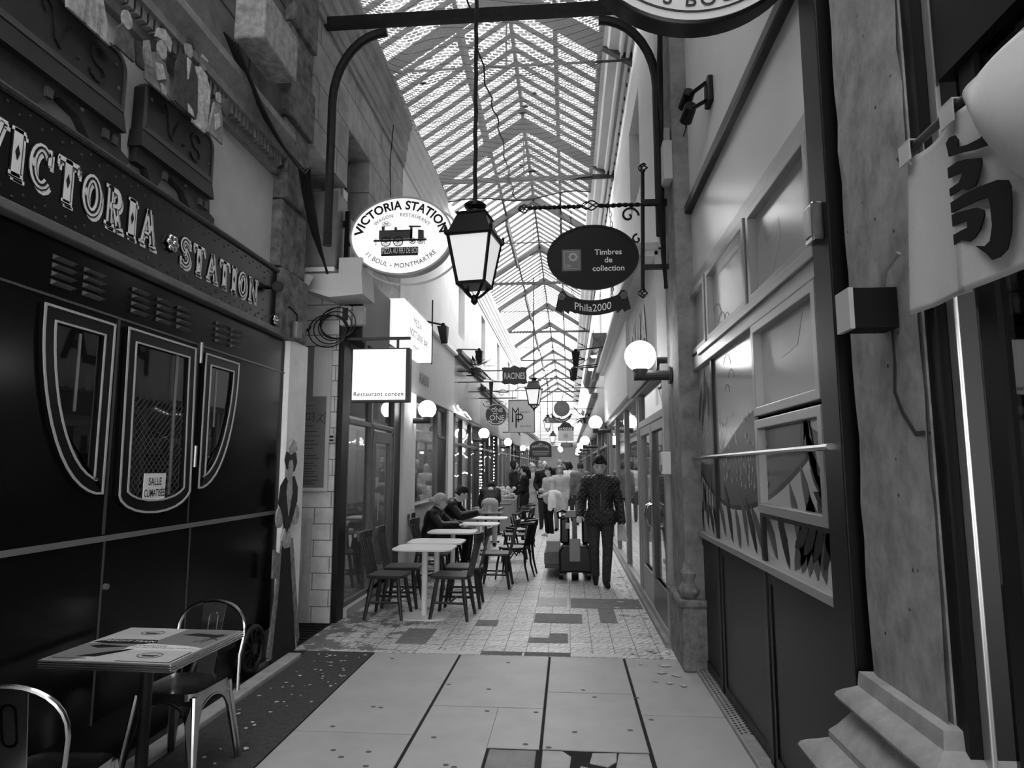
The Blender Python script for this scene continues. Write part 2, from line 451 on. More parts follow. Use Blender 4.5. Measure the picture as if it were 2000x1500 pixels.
# recess side and the return wall of pale blocks that faces the entrance
mb = MB(); mb.box(-3.3,-3.0,5.9,7.0,0,4.75); struct(mb.build('wall_left_recess', M_PLASTER, org=(0,0,0)))
mb = MB(); mb.box(-3.1,-2.5,6.95,7.1,0,4.75); struct(mb.build('wall_left_return', brick_mat('painted_blocks', .62, .58, .2, .36, .17, .006, .6, .07, 5, 'xz', .3), org=(0,0,0)))
mb = MB(); mb.box(-2.93,-2.72,6.93,6.96,0,1.08); mb.box(-2.84,-2.8,6.9,6.96,.45,1.08); struct(mb.build('trim_pipe_casing', M('casing_paint', .42, .6, 0, .08, 12), org=(0,0,0), bevel=.008))
mb = MB(); mb.box(-3.1,-2.9,5.9,7.1,4.75,4.83); struct(mb.build('ceiling_recess', M('white_soffit', .75, .6), org=(0,0,0)))
mb = MB(); mb.box(-3.0,-2.47,6.03,6.95,-.02,.003)
for k in range(9): mb.box(-2.98,-2.49,6.08+k*.1,6.11+k*.1,.003,.012)
struct(mb.build('trim_floor_grate', M('grate_black', .006, .6), org=(0,0,0)), 'dark iron grate in the recess floor')
# upper walls of the passage
HL = [(6.95,7.75,4.45,5.45),(14.6,15.5,4.6,6.0),(18.6,19.5,4.6,6.0),(22.8,23.7,4.6,6.0),(27,28,4.6,6),(32,33,4.6,6)]
mb = wall_boxes(MB(), -2.9,-2.46,5.9,9.4,3.38,6.6, HL[:1]+[(5.8,7.1,3.3,4.75)]); struct(mb.build('wall_left_stone', M_STONE_GREY, org=(0,0,0)))
mb = wall_boxes(MB(), -2.9,-2.46,9.4,56,4.0,6.6, HL[1:]); struct(mb.build('wall_left_painted', M_PAINT_L, org=(0,0,0)))
mb = MB(); mb.box(-2.9,-2.75,7.1,56,2.3,4.1); struct(mb.build('wall_left_behind_fascias', M_PAINT_L, org=(0,0,0)))
prof = [(-.4,0),(.03,0),(.03,.08),(.05,.1),(.05,.24),(.07,.27),(.07,.4),(.1,.44),(.1,.56),(.13,.6),(.13,.8),(.0,.8),(-.4,.8)]
mb = MB(); mb.prism(prof, lambda a,b,c=0.: V((-2.46+a, 5.9+c, 6.15+b)), 3.5); struct(mb.build('trim_cornice_left', M('stained_cornice', .26, .8, 0, .1, 5, .15, stretch=(1,.35,1)), org=(0,0,0)))
mb = MB(); mb.prism(prof, lambda a,b,c=0.: V((-2.46+a, 9.4+c, 6.15+b)), 46.6); struct(mb.build('trim_cornice_left', M('painted_cornice', .58, .75, 0, .05, 3), org=(0,0,0)))
for i, (a,b,c,d) in enumerate(HL):
    w = thing('window_%d' % (i+1), None, None, (-2.8,(a+b)/2,c), world=True); struct(w)
    mb = MB()
    for y in (a+.03, b-.03, (a+b)/2): mb.box(-2.76,-2.71,y-.03,y+.03,c,d)
    for z in (c+.03, d-.03, (c+d)/2): mb.box(-2.76,-2.71,a,b,z-.025,z+.025)
    mb.build('frame', M('grey_window_frame', .25, .5), w)
    MB().box(-2.745,-2.735,a,b,c,d).build('pane', M('dark_window_pane', .02, .05), w)
HR = [(7.7,8.9,5.0,6.25),(12.4,13.4,5.0,6.3),(17,18,5.0,6.3),(22,23,5,6.3),(27,28,5,6.3)]
M_WHITE_R = M('cream_painted_wall', .78, .75, 0, .05, 1.6, .04)
mb = wall_boxes(MB(), .9,1.5,6.25,56,3.75,7.5, HR); struct(mb.build('wall_right_upper', M_WHITE_R, org=(0,0,0)))
mb = MB(); mb.box(1.15,1.5,6.25,56,2.3,3.75); struct(mb.build('wall_right_behind_fascias', M_WHITE_R, org=(0,0,0)))
for i, (a,b,c,d) in enumerate(HR):
    w = thing('window_%d' % (i+11), None, None, (1.2,(a+b)/2,c), world=True); struct(w)
    mb = MB()
    for y in (a+.03, b-.03, (a+b)/2): mb.box(1.15,1.2,y-.03,y+.03,c,d)
    for z in (c+.03, d-.03): mb.box(1.15,1.2,a,b,z-.025,z+.025)
    mb.build('frame', M('grey_window_frame', .25, .5), w)
    MB().box(1.17,1.18,a,b,c,d).build('pane', M('dark_window_pane', .02, .05), w)
prof = [(0,0),(.16,0),(.18,.04),(.3,.06),(.33,.1),(.43,.12),(.43,.34),(0,.34)]
mb = MB(); mb.prism([(-a,b) for a,b in prof], lambda a,b,c=0.: V((.9+a, -3.9+c, 7.08+b)), 59.9); struct(mb.build('trim_cornice_right', M('cream_cornice', .48, .75, 0, .06, 3, stretch=(1,.3,1)), org=(0,0,0)))
mb = MB(); mb.box(1.08,1.5,2.2,6.3,3.88,8.2); struct(mb.build('wall_right_plaster', M('smooth_grey_plaster', .75, .55, 0, .03, 1.5), org=(0,0,0)))
mb = MB(); mb.box(1.12,1.5,-8,2.55,3.2,8.2); struct(mb.build('wall_right_entrance', M('dark_entrance_wall', .05, .8), org=(0,0,0)))
mb = MB(); mb.box(.94,1.4,5.62,6.24,0,8); struct(mb.build('wall_right_pilaster', M('weathered_pilaster', .2, .8, 0, .08, 7, .3), org=(0,0,0), bevel=.012))
mb = MB(); mb.box(1.0,1.3,6.2,6.32,0,2.9); struct(mb.build('trim_jamb_right', M('white_jamb', .6, .6, 0, .05, 8), org=(0,0,0)))
mb = MB()   # base of the slim pilaster
mb.box(.90,1.2,5.58,6.27,0,.5); mb.box(.88,1.2,5.56,6.29,.5,.56); mb.lathe([(.06,0),(.1,.06),(.05,.13),(.07,.2),(.03,.3)], (.97,5.66,.56), 12)
struct(mb.build('trim_pilaster_base', M('weathered_base', .2, .8, 0, .1, 14, .3), org=(0,0,0), bevel=.015))
# entrance end behind the camera, open towards the boulevard
mb = MB(); mb.box(-3.2,-2.0,-8.3,-8,0,6.9); mb.box(1.2,1.6,-8.3,-8,0,6.9); mb.box(-3.2,1.6,-8.3,-8,4.2,6.9); struct(mb.build('wall_entrance', M('dark_entrance_wall', .05, .8), org=(0,0,0)))
mb = MB(); mb.box(-3.2,1.6,-8.3,-3.9,6.6,6.9); mb.box(-3.2,1.6,-4.0,-3.9,6.6,9.2); struct(mb.build('ceiling_entrance', M('entrance_ceiling', .2, .8), org=(0,0,0)))
# far end: pale boarded gable over the way on
mb = MB(); mb.box(-2.9,1.5,56,56.4,3.6,9)
for i in range(14): mb.box(-2.9,1.5,55.96,56,3.7+i*.32,3.7+i*.32+.03)
struct(mb.build('wall_far', M('far_boards', .75, .7), org=(0,0,0)))
mb = MB(); mb.box(-3.4,2.0,66,66.4,0,4); mb.box(-3.4,-2.9,56,66,0,4); mb.box(1.5,2,56,66,0,4); struct(mb.build('wall_far_back', M_PAINT_L, org=(0,0,0)))
mb = MB(); mb.box(-3.4,2.0,56.4,66.4,3.6,4); struct(mb.build('ceiling_far', M_PAINT_L, org=(0,0,0)))
# rooms behind the shop fronts
for nm, x0, x1, y0, y1, v in (('left', -6.5, -6.3, 7.1, 56, .3), ('right', 4.3, 4.5, -2, 56, .25)):
    mb = MB(); mb.box(x0, x1, y0, y1, 0, 3.6); struct(mb.build('wall_rooms_'+nm, M('room_wall_'+nm, v, .8), org=(0,0,0)))
mb = MB(); mb.box(-6.5,-2.6,7.1,56,3.35,3.5); mb.box(1.15,4.5,-8,56,3.35,3.5); struct(mb.build('ceiling_rooms', M('room_ceiling', .4, .8), org=(0,0,0)))
mb = MB()
for y in (7.12, 9.75, 13.95, 18.2, 23, 28, 34, 41, 48): mb.box(-6.4,-2.66,y,y+.1,0,3.4)
for y in (6.25, 15.0, 20, 26, 33, 41): mb.box(1.25,4.4,y,y+.1,0,3.4)
struct(mb.build('wall_party', M('party_wall', .35, .8), org=(0,0,0)))
mb = MB(); mb.box(1.45,4.4,2.1,2.2,0,3.4); mb.box(1.15,1.45,2.53,2.75,0,3.9); struct(mb.build('wall_party_dark', M('dark_entrance_wall', .05, .8), org=(0,0,0)))

# ---- skylight
def skylight_mat():
    if 'skylight_glass' in MATS: return MATS['skylight_glass']
    m, nt, b = nodes_of('skylight_glass'); nt.nodes.remove(b); N, L = nt.nodes.new, nt.links.new
    tc = N('ShaderNodeTexCoord'); no = N('ShaderNodeTexNoise'); no.inputs['Scale'].default_value = 1.5; no.inputs['Detail'].default_value = 5; L(tc.outputs['Object'], no.inputs['Vector'])
    r = N('ShaderNodeMapRange'); r.inputs['From Min'].default_value = .35; r.inputs['From Max'].default_value = .7; r.inputs['To Min'].default_value = .1; r.inputs['To Max'].default_value = .35; L(no.outputs[0], r.inputs[0])
    tr = N('ShaderNodeBsdfTransparent'); tl = N('ShaderNodeBsdfTranslucent'); tl.inputs[0].default_value = (.9,.9,.9,1)
    mx = N('ShaderNodeMixShader'); L(r.outputs[0], mx.inputs[0]); L(tr.outputs[0], mx.inputs[1]); L(tl.outputs[0], mx.inputs[2]); L(mx.outputs[0], nt.nodes['Material Output'].inputs[0])
    MATS['skylight_glass'] = m; return m
RX, RZ, EL, ER, EZ = -.78, 8.17, -2.5, .94, 7.02
def slope_z(x): return RZ - abs(x-RX)*(RZ-EZ)/(ER-RX)
sky = struct(thing('ceiling_skylight', None, None, (RX, -3.9, EZ), world=True))
for ex in (EL, ER):
    MB().add([(ex,-3.9,EZ+.06),(RX,-3.9,RZ+.06),(RX,56,RZ+.06),(ex,56,EZ+.06)], [(0,1,2,3)]).build('glazing', skylight_mat(), sky)
mb = MB()
y = -3.8
while y < 56:
    for ex in (EL, ER): h_ = .055 if y < 22 else .03 if y < 34 else .016; mb.bar((ex,y,EZ+.05-h_/2),(RX,y,RZ+.05-h_/2),.04,h_)
    y += .355
mb.build('glazing_bars', M('glazing_bar_paint', .06, .5), sky)
mb = MB(); mb.bar((RX,-3.9,RZ-.02),(RX,56,RZ-.02),.05,.12); mb.build('ridge_beam', M('glazing_bar_paint', .06, .5), sky)
M_TRUSS = M('truss_iron', .035, .5, 0, .015, 6)
ys = [4.75+3.55*i for i in range(-2, 15)]
for i, y in enumerate(ys):
    t = struct(thing('roof_truss', None, None, (RX,y,EZ), world=True))
    mb = MB()
    for ex in (EL, ER): mb.bar((ex,y,EZ-.04),(RX,y,RZ-.07),.1,.13)
    mb.build('rafters', M_TRUSS, t)
    mb = MB(); mb.prism([(-.34,-.3),(-.24,-.28),(-.1,-.2),(0,-.17),(.1,-.2),(.24,-.28),(.34,-.3),(.06,0),(-.06,0)], on_front(RX,y+.03,RZ-.05), .06); mb.build('gusset', M_TRUSS, t)
    mb = MB()
    if i % 2: mb.tube([(EL,y,7.0),(ER,y,7.0)], .016, 6)
    else: mb.bar((EL,y,7.0),(ER,y,7.0),.05,.08)
    mb.build('tie_beam', M_TRUSS, t)
    MB().tube([(RX,y,RZ-.1),(RX,y,7.0)], .012, 6).build('hanger_rod', M_TRUSS, t)
for i in range(1, 16, 2):
    y0, y1 = ys[i], ys[i+1]
    mb = MB()
    for s in (-1, 1):
        x = RX + s*.66; mb.box(x-.03,x+.03,y0,y1,slope_z(x)-.28,slope_z(x)-.02)
    struct(mb.build('trim_vent_boards', M_TRUSS))
MB2 = MB()
for s in (-1,1):
    x = RX+s*.66; MB2.bar((x,-3.9,slope_z(x)-.02),(x,56,slope_z(x)-.02),.05,.06)
struct(MB2.build('roof_purlins', M_TRUSS))

# woven shade net slung below the glass
def net_mat():
    m, nt, b = nodes_of('woven_shade_net'); nt.nodes.remove(b)
    N, L = nt.nodes.new, nt.links.new; out = nt.nodes['Material Output']
    tc = N('ShaderNodeTexCoord')
    br = N('ShaderNodeTexBrick'); br.inputs['Scale'].default_value = 1
    br.inputs['Brick Width'].default_value = .085; br.inputs['Row Height'].default_value = .05
    br.inputs['Mortar Size'].default_value = .011; br.inputs['Mortar Smooth'].default_value = .3; br.inputs['Bias'].default_value = 0
    for k, c in ((1, 1.), (2, .8), (3, 0.)): br.inputs[k].default_value = (c,c,c,1)
    L(tc.outputs['Object'], br.inputs['Vector'])
    no = N('ShaderNodeTexNoise'); no.inputs['Scale'].default_value = 2.2; no.inputs['Detail'].default_value = 7; no.inputs['Roughness'].default_value = .75
    L(tc.outputs['Object'], no.inputs['Vector'])
    r = N('ShaderNodeMapRange'); r.inputs['From Min'].default_value = .35; r.inputs['From Max'].default_value = .65; r.inputs['To Min'].default_value = .62; r.inputs['To Max'].default_value = 1.3; L(no.outputs[0], r.inputs[0])
    mu = N('ShaderNodeMath'); mu.operation = 'MULTIPLY'; mu.use_clamp = True; L(br.outputs[0], mu.inputs[0]); L(r.outputs[0], mu.inputs[1])
    r2 = N('ShaderNodeMapRange'); r2.inputs['To Min'].default_value = .86; r2.inputs['To Max'].default_value = 1.0; L(mu.outputs[0], r2.inputs[0])
    tr = N('ShaderNodeBsdfTransparent'); tl = N('ShaderNodeBsdfTranslucent'); df = N('ShaderNodeBsdfDiffuse')
    tl.inputs[0].default_value = (.05,.05,.05,1); df.inputs[0].default_value = (.25,.25,.25,1)
    ms = N('ShaderNodeMixShader'); ms.inputs[0].default_value = .45; L(tl.outputs[0], ms.inputs[1]); L(df.outputs[0], ms.inputs[2])
    mx = N('ShaderNodeMixShader'); L(r2.outputs[0], mx.inputs[0]); L(tr.outputs[0], mx.inputs[1]); L(ms.outputs[0], mx.inputs[2])
    L(mx.outputs[0], out.inputs[0]); return m
def net_z(x, y):
    u = (x+2.3)/2.75; v = (y-3.2)/9.3
    return 6.93 - .16*math.sin(PI*u)*(.5+.5*math.sin(v*PI*3.2-.6)**2) - .05*math.sin(9*u+3*v) - .1*math.exp(-((u-.12)/.1)**2)*math.sin(PI*v) + .04*math.sin(17*v+4*u)
net = thing('shade_net', 'pale woven shade net slung under the glass roof', 'net', (-.9, 8, 6.9), world=True)
nx, ny = 40, 110; vs, fs = [], []
for j in range(ny+1):
    for i in range(nx+1):
        x = -2.36 + 2.86*i/nx; y = 3.2 + 9.3*j/ny - (.18*math.sin(PI*i/nx) if j == ny else 0); vs.append((x, y, net_z(x, y)))
for j in range(ny):
    for i in range(nx):
        a = j*(nx+1)+i; fs.append((a, a+1, a+nx+2, a+nx+1))
mb = MB(); mb.add(vs, fs); mb.build('sheet', net_mat(), net, smooth='all')
mb = MB()
for k in range(62):
    y = 3.25+k*.15; mb.tube([(x, y, net_z(x,y)-.006) for x in [-2.36+2.86*i/16 for i in range(17)]], .0028, 4)
mb.build('threads', M('net_thread', .03, .8), net)
mb = MB(); mb.tube([(-1.15+.025*math.sin(k*1.7)+k*.004, 3.3+k*.2, net_z(-1.15,3.3+k*.2)-.02) for k in range(46)], .011, 5); mb.build('seam_cord', M('net_thread', .03, .8), net)
mb = MB(); mb.tube([(x, 12.5-.18*math.sin(PI*(x+2.36)/2.86), net_z(x,12.4)-.01) for x in [-2.36+2.86*i/20 for i in range(21)]], .014, 6); mb.build('hem', M('net_hem', .12, .8), net)
mb = MB()
for x, y, s in ((-.62,9.2,.07),(-.57,9.0,.05),(-.42,8.6,.04),(-.58,10.9,.08),(-.75,10.7,.04),(-.2,11.6,.05),(-1.9,8.2,.05),(-1.6,6.8,.07)):
    mb.ell((x,y,net_z(x,y)+.01), (s,s*.5,.015), 8, 5)
tag(mb.build('leaf_litter', M('dry_leaf', .03, .9)), 'dead leaves lying on the shade net', 'leaves', kind='stuff')

# iron cross bar with curved braces, pipes and cables
t = thing('cross_beam', 'black iron beam with curved braces spanning the passage', 'beam', (-1, 6.15, 6.0), world=True)
MB().bar((-2.46,6.15,6.18),(.94,6.15,6.18),.09,.1).build('beam', IRON, t)
def brace(sx, x0):
    return [(x0, 6.15, 3.8), (x0, 6.15, 5.0)] + [(x0+sx*.55*(1-math.cos(R(a))), 6.15, 5.3+.75*math.sin(R(a))) for a in range(0, 91, 10)]
MB().tube(brace(1, -2.36), .045, 8).build('brace', IRON, t, smooth=True)
MB().tube(brace(-1, .9), .045, 8).build('brace', IRON, t, smooth=True)
def cable(name, pts, r, label, cat='cable', m=None, parent=None):
    o = MB().tube(pts, r, 5).build(name, m or M('black_cable', .015, .5), parent, smooth=True)
    return tag(o, label, cat) if parent is None else o
def sag(p, q, d, n=14):
    p, q = V(p), V(q); return [p.lerp(q, i/n) - V((0,0,d*4*(i/n)*(1-i/n))) for i in range(n+1)]
mb = MB()
for k in range(6):
    mb.tube(sag((-2.43+.02*k,4.2,4.72-.02*k),(-2.4+.02*k,5.4,4.35-.03*k),.12,6) + sag((-2.4+.02*k,5.5,4.3),(-2.36+.03*k,5.95-.03*k,3.7-.06*k),.12,6), .008+.002*(k%3), 5)
tag(mb.build('cable_bundle', M('black_cable', .015, .5)), 'tangle of black cables running down the sooty pilaster', 'cables', kind='stuff')
mb = MB()
for k in range(9):
    q = rnd.random; x = .9-.03*q()
    mb.tube([(x, 5.66+.1*q(), 6.4-.1*k), (x-.03*q(), 5.7+.1*q(), 5.2), (x-.02*q(), 5.66+.12*q(), 4.7), (x-.04*q(), 5.82+.05*q(), 4.2-.1*k), (x, 5.84, 3.2)], .007+.004*q(), 5)
tag(mb.build('cable_bundle', M('black_cable', .015, .5)), 'messy cables hanging down the slim right pilaster', 'cables', kind='stuff')
cable('pipe', [(.84,6.4,7.02),(.84,30,7.02)], .03, 'pale pipe running under the right cornice nearest the wall', 'pipe', M('pipe_paint', .45, .5))
cable('pipe', [(.76,6.4,7.04),(.76,30,7.04)], .022, 'thin pale pipe under the right cornice, further from the wall', 'pipe', M('pipe_paint', .45, .5))
cable('wire', [(-2.4,8.6,6.4),(-2.41,8.5,5.8),(-2.4,8.55,5.2),(-2.4,8.45,4.6)], .007, 'thin black wire hanging down the stained cornice')
cable('wire', sag((-2.35,15.6,3.9),(.75,14.5,4.2),.5), .008, 'black wire swagged across the passage above the shield sign')
# ================================================================== THE RAILWAY-CARRIAGE FRONT ON THE LEFT
M_CAR = M('dark_carriage_paint', .005, .2, 0, .002, 3, 0, .14)
M_LINE = M('pale_lining', .42, .45)
M_LET = M('cream_lettering', .72, .6, 0, .05, 12)
M_OUT = M('lettering_outline', .01, .6)
M_STRIP = M('grey_strip', .12, .5, 0, .03, 8)
M_DGLASS = M('dark_mirror_glass', .006, .02, spec=.9)

SLAB = {  # (width of the letter, [(stroke width, points, thick?)])
 'V': (.8, [(.22,[(.12,.95),(.4,.03)],1),(.09,[(.4,.03),(.7,.95)],0),(.09,[(-.02,.96),(.3,.96)],0),(.09,[(.55,.96),(.84,.96)],0)]),
 'I': (.46, [(.26,[(.23,0),(.23,1)],1),(.09,[(.03,.045),(.43,.045)],0),(.09,[(.03,.955),(.43,.955)],0)]),
 'C': (.72, [(.2,arc(.37,.5,.27,.4,42,318,14),1),(.1,[(.62,.6),(.62,.95)],0)]),
 'T': (.78, [(.24,[(.39,.02),(.39,.98)],1),(.12,[(.02,.94),(.76,.94)],0),(.07,[(.04,.76),(.04,.95)],0),(.07,[(.74,.76),(.74,.95)],0),(.08,[(.22,.04),(.56,.04)],0)]),
 'O': (.76, [(.22,arc(.38,.5,.26,.4,0,360,20),1)]),
 'R': (.8, [(.22,[(.2,0),(.2,1)],1),(.15,[(.2,.93)]+arc(.42,.73,.18,.2,90,-90,8)+[(.2,.53)],0),(.2,[(.42,.5),(.6,.05)],1),(.1,[(0,.05),(.42,.05)],0),(.1,[(.5,.05),(.8,.05)],0),(.1,[(0,.95),(.3,.95)],0)]),
 'A': (.8, [(.09,[(.12,.05),(.38,.97)],0),(.22,[(.4,.97),(.66,.05)],1),(.08,[(.2,.33),(.55,.33)],0),(.09,[(0,.05),(.26,.05)],0),(.09,[(.5,.05),(.84,.05)],0)]),
 'S': (.68, [(.19,arc(.34,.72,.22,.2,30,270,9)+arc(.34,.3,.24,.22,90,-150,9),1),(.09,[(.58,.72),(.58,.97)],0),(.09,[(.08,.04),(.08,.3)],0)]),
 'N': (.82, [(.1,[(.14,.05),(.14,.95)],0),(.2,[(.16,.93),(.64,.07)],1),(.1,[(.68,.05),(.68,.95)],0),(.09,[(0,.05),(.28,.05)],0),(.09,[(0,.95),(.24,.95)],0),(.09,[(.54,.95),(.82,.95)],0)]),
}
def fairground(word, y0, y1, z0, h, x, par):
    total = sum(SLAB[c][0]+.14 for c in word); k = (y1-y0)/total
    light, dark = MB(), MB(); y = y0
    for ch in word:
        w, st = SLAB[ch]
        mp = on_left(x, y, z0); hs = h
        def sc(pl, dx=0., dy=0.): return [((a+dx)*k, (b+dy)*hs) for a, b in pl]
        for sw, pl, thick in st:
            light.strokes([sc(pl, .1, -.09)], sw*k*1.05, mp, .002, .001)
            light.strokes([sc(pl, .05, -.035)], sw*k*1.05, mp, .002, .0012)
            dark.strokes([sc(pl)], sw*k+.014, mp, .0015, .0034)
            light.strokes([sc(pl)], sw*k, mp, .0015, .0052)
            if thick and ch in 'IT':
                a_, b_ = pl[0][0], .5
                dark.prism([((a_-.07)*k, b_*hs),(a_*k,(b_-.16)*hs),((a_+.07)*k,b_*hs),(a_*k,(b_+.16)*hs)], mp, .0015, .007)
            elif thick:
                dark.strokes([sc(pl)], sw*k*.3, mp, .0015, .007)
                m = len(pl)//2 if len(pl) > 2 else 0
                cx_, cy_ = (pl[m] if len(pl) > 2 else ((pl[0][0]+pl[1][0])/2, (pl[0][1]+pl[1][1])/2))
                if ch not in 'IT': light.prism([((cx_-.06)*k, cy_*hs),(cx_*k,(cy_-.1)*hs),((cx_+.06)*k,cy_*hs),(cx_*k,(cy_+.1)*hs)], mp, .0012, .009)
        y += (w+.14)*k
    light.build('lettering', M_LET, par); dark.build('lettering_outline', M_OUT, par)

car = thing('railway_carriage_front', 'dark shop front shaped like an old railway carriage with ornate slab lettering on its fascia', 'shop front', (-2.5, 3, 0), world=True)
mb = MB(); mb.box(-2.56,-2.5,-8,5.6,.28,2.735)
body = mb.build('body_panel', M_CAR, car, bevel=.006)
MB().box(-2.56,-2.53,-8,5.6,.02,.28).build('underframe', BLACK, car)
mb = MB()
for y in (1.6, 3.445, 4.263): mb.box(-2.5,-2.496,y-.006,y+.006,.28,1.22)
mb.box(-2.5,-2.494,-8,5.6,2.44,2.452); mb.box(-2.5,-2.497,3.42,3.44,1.26,2.44); mb.box(-2.5,-2.497,4.222,4.234,1.26,2.44)
mb.build('panel_seams', M('seam_metal', .1, .4, .5), car)
MB().box(-2.5,-2.493,-8,5.6,1.222,1.252).build('waist_stripe', M('waist_stripe_paint', .16, .5), car)
MB().box(-2.56,-2.44,-8,5.66,2.737,2.79).build('fascia_ledge', M_STRIP, car, bevel=.008)
board = MB().box(-2.56,-2.49,-8,5.45,2.79,3.29).build('name_board', M('name_board_paint', .007, .25, 0, .003, 4, 0, .25), car)
mb = MB(); mb.tube([(-2.485,-8,3.3),(-2.485,5.47,3.3)], .02, 8); mb.build('rope_moulding', M('rope_moulding_paint', .05, .5, 0, .03, 60), car)
fairground('VICTORIA', 2.43, 3.70, 2.925, .23, -2.49, board)
fairground('STATION', 3.93, 5.03, 2.915, .2, -2.49, board)
mb = MB()
for i in range(62):
    for z, dy in ((3.22,0),(3.25,.06),(2.83,0),(2.86,.06)):
        y = 2.0+i*.13+dy
        if y < 5.4: mb.ell((-2.49,y,z),(.006,.009,.009),6,4)
for y in (5.12,5.3,5.42):
    for k in range(4): mb.ell((-2.49,y,2.9+k*.09),(.006,.009,.009),6,4)
mb.build('rivets', M('rivet_paint', .03, .3), board, smooth='all')
for y, z, s in ((3.83, 3.02, .062), (5.33, 2.86, .05)):
    mb = MB()
    for k in range(6): mb.ell((-2.475, y+s*.6*math.cos(k*PI/3), z+s*.6*math.sin(k*PI/3)), (.02,s*.36,s*.36), 8, 6)
    mb.ell((-2.465,y,z),(.025,s*.3,s*.3),8,6)
    tag(mb.build('rosette', M('bright_metal', .5, .25, 1), board, smooth='all'), 'small metal rosette')
# louvres above the windows
for ys_ in ((2.99,3.2),(3.585,3.82,4.03),(4.5,4.71)):
    for y in ys_:
        mb = MB()
        for k in range(4):
            z = 2.655-k*.042
            mb.add([(-2.5,y-.065,z),(-2.5,y+.065,z),(-2.465,y+.065,z-.016),(-2.465,y-.065,z-.016),(-2.5,y-.065,z-.026),(-2.5,y+.065,z-.026)],
                   [(0,1,2,3),(3,2,5,4),(0,3,4),(1,5,2),(0,4,5,1)])
        mb.build('louvre', M('louvre_metal', .2, .3, .4), car)
# D-shaped windows either side of a round-bottomed one
def quarter(yc, z, ry, rz, n=14): return [(yc - ry*math.cos(R(90*i/n))**.9, z - rz*math.sin(R(90*i/n))**1.05) for i in range(n+1)]
def shrink(pl, d, c=None):
    c = c or (sum(p[0] for p in pl)/len(pl), sum(p[1] for p in pl)/len(pl)); out = []
    n = len(pl)
    for i, p in enumerate(pl):
        a, q = V(pl[i-1]), V(pl[(i+1)%n]); pv = V(p)
        e1 = pv-a; e2 = q-pv
        e1 = e1.normalized() if e1.length > 1e-6 else e2.normalized(); e2 = e2.normalized() if e2.length > 1e-6 else e1
        n1, n2 = V((-e1.y,e1.x)), V((-e2.y,e2.x)); nn = (n1+n2)
        nn = nn.normalized() if nn.length > 1e-5 else n1
        k = d/max(.45, nn.dot(n1)); q1 = pv+nn*k
        if (q1-V(c)).length > (pv-V(c)).length: q1 = pv-nn*k
        out.append(tuple(q1))
    return out
left_out = [(3.375,2.40)] + [(2.875,2.40)] + quarter(3.39,2.36,.515,.89)[1:-1] + [(3.375,1.475)]
mid_out = [(4.17,2.41),(3.48,2.41),(3.50,1.46)] + arc(3.845,1.47,.345,.125,200,340,8) + [(4.2,1.46)]
right_out = [(2*3.83-a, b) for a, b in left_out]
right_out = [(4.29 + (a-4.285)*.94, b) for a, b in right_out]
I0 = lambda a, b, c=0.: V((-2.5+c, a, b))
for nm, pl in (('left', left_out), ('mid', mid_out), ('right', right_out)):
    w1 = shrink(pl, .012); w2 = shrink(pl, .07); w3 = shrink(pl, .08)
    fr = MB().ring(pl, w3, I0, .022).build('window_frame', M('window_frame_paint', .005, .3), car)
    mb = MB(); mb.ring(pl, w1, I0, .006, .022); mb.ring(w2, w3, I0, .006, .022); mb.build('lining', M_LINE, fr)
    mb = MB().prism(w3, I0, .004, .002); mb.build('pane', M_DGLASS, fr)
    if nm == 'mid':
        mb = MB()
        for k in range(26):
            for s in (1,-1):
                y0 = 3.58+k*.045-.55; pts = []
                for j in range(40):
                    z = 1.44+j*.016; y = y0+s*j*.016
                    if 3.57 < y < 4.1 and z < 2.02: pts.append((y, z))
                if len(pts) > 1: mb.strokes([[pts[0], pts[-1]]], .004, I0, .002, .007)
        mb.build('wire_mesh', M('wire_mesh_metal', .07, .4), fr)
    mb = MB()
    if nm != 'mid':
        yy = 3.14 if nm == 'left' else 4.47; mb.box(-2.496,-2.49,yy-.008,yy+.008,1.9,2.3)
    else: mb.box(-2.494,-2.486,3.98,3.995,1.45,2.33)
    mb.build('glazing_rod', M('rod_metal', .25, .3, .6), fr)
for z in (1.62, 2.32):
    MB().cyl((-2.478,4.235,z),(-2.478,4.235,z+.14),.012,n=8).build('hinge', M('rod_metal', .25, .3, .6), car)
mb = MB(); mb.cyl((-2.5,3.47,.98),(-2.48,3.47,.98),.016); mb.build('lock_knob', M('rod_metal', .25, .3, .6), car)
for y in (5.2, 4.5, 2.6):
    w = MB()
    w.tube([(-2.48, y+.165*math.cos(q*PI/14), .205+.165*math.sin(q*PI/14)) for q in range(28)], .022, 8, closed=True)
    for k in range(10): w.bar((-2.48,y,.205),(-2.48,y+.15*math.cos(k*PI/5),.205+.15*math.sin(k*PI/5)),.014,.014,(1,0,0))
    w.cyl((-2.53,y,.205),(-2.455,y,.205),.04)
    w.build('wheel', M('wheel_paint', .015, .4, 0, .01, 12), car, smooth=True)

n = thing('notice', 'small white SALLE CLIMATISÉE card in the round-bottomed carriage window', 'sign', (-2.485, 3.82, 1.41), world=True)
MB().box(-2.482,-2.478,3.715,3.925,1.415,1.582).build('card', M('white_card', .8, .6), n)
mb = MB(); mp = on_left(-2.478, 3.82, 1.415)
mb.text('SALLE', .062, lambda a,b,c=0.: mp(a, .098+b, c), d=.0015, bold=.01, sx=.8); mb.text('CLIMATISÉE', .062, lambda a,b,c=0.: mp(a, .03+b, c), d=.0015, bold=.01, sx=.62)
mb.build('lettering', M('black_print', .01, .6), n)

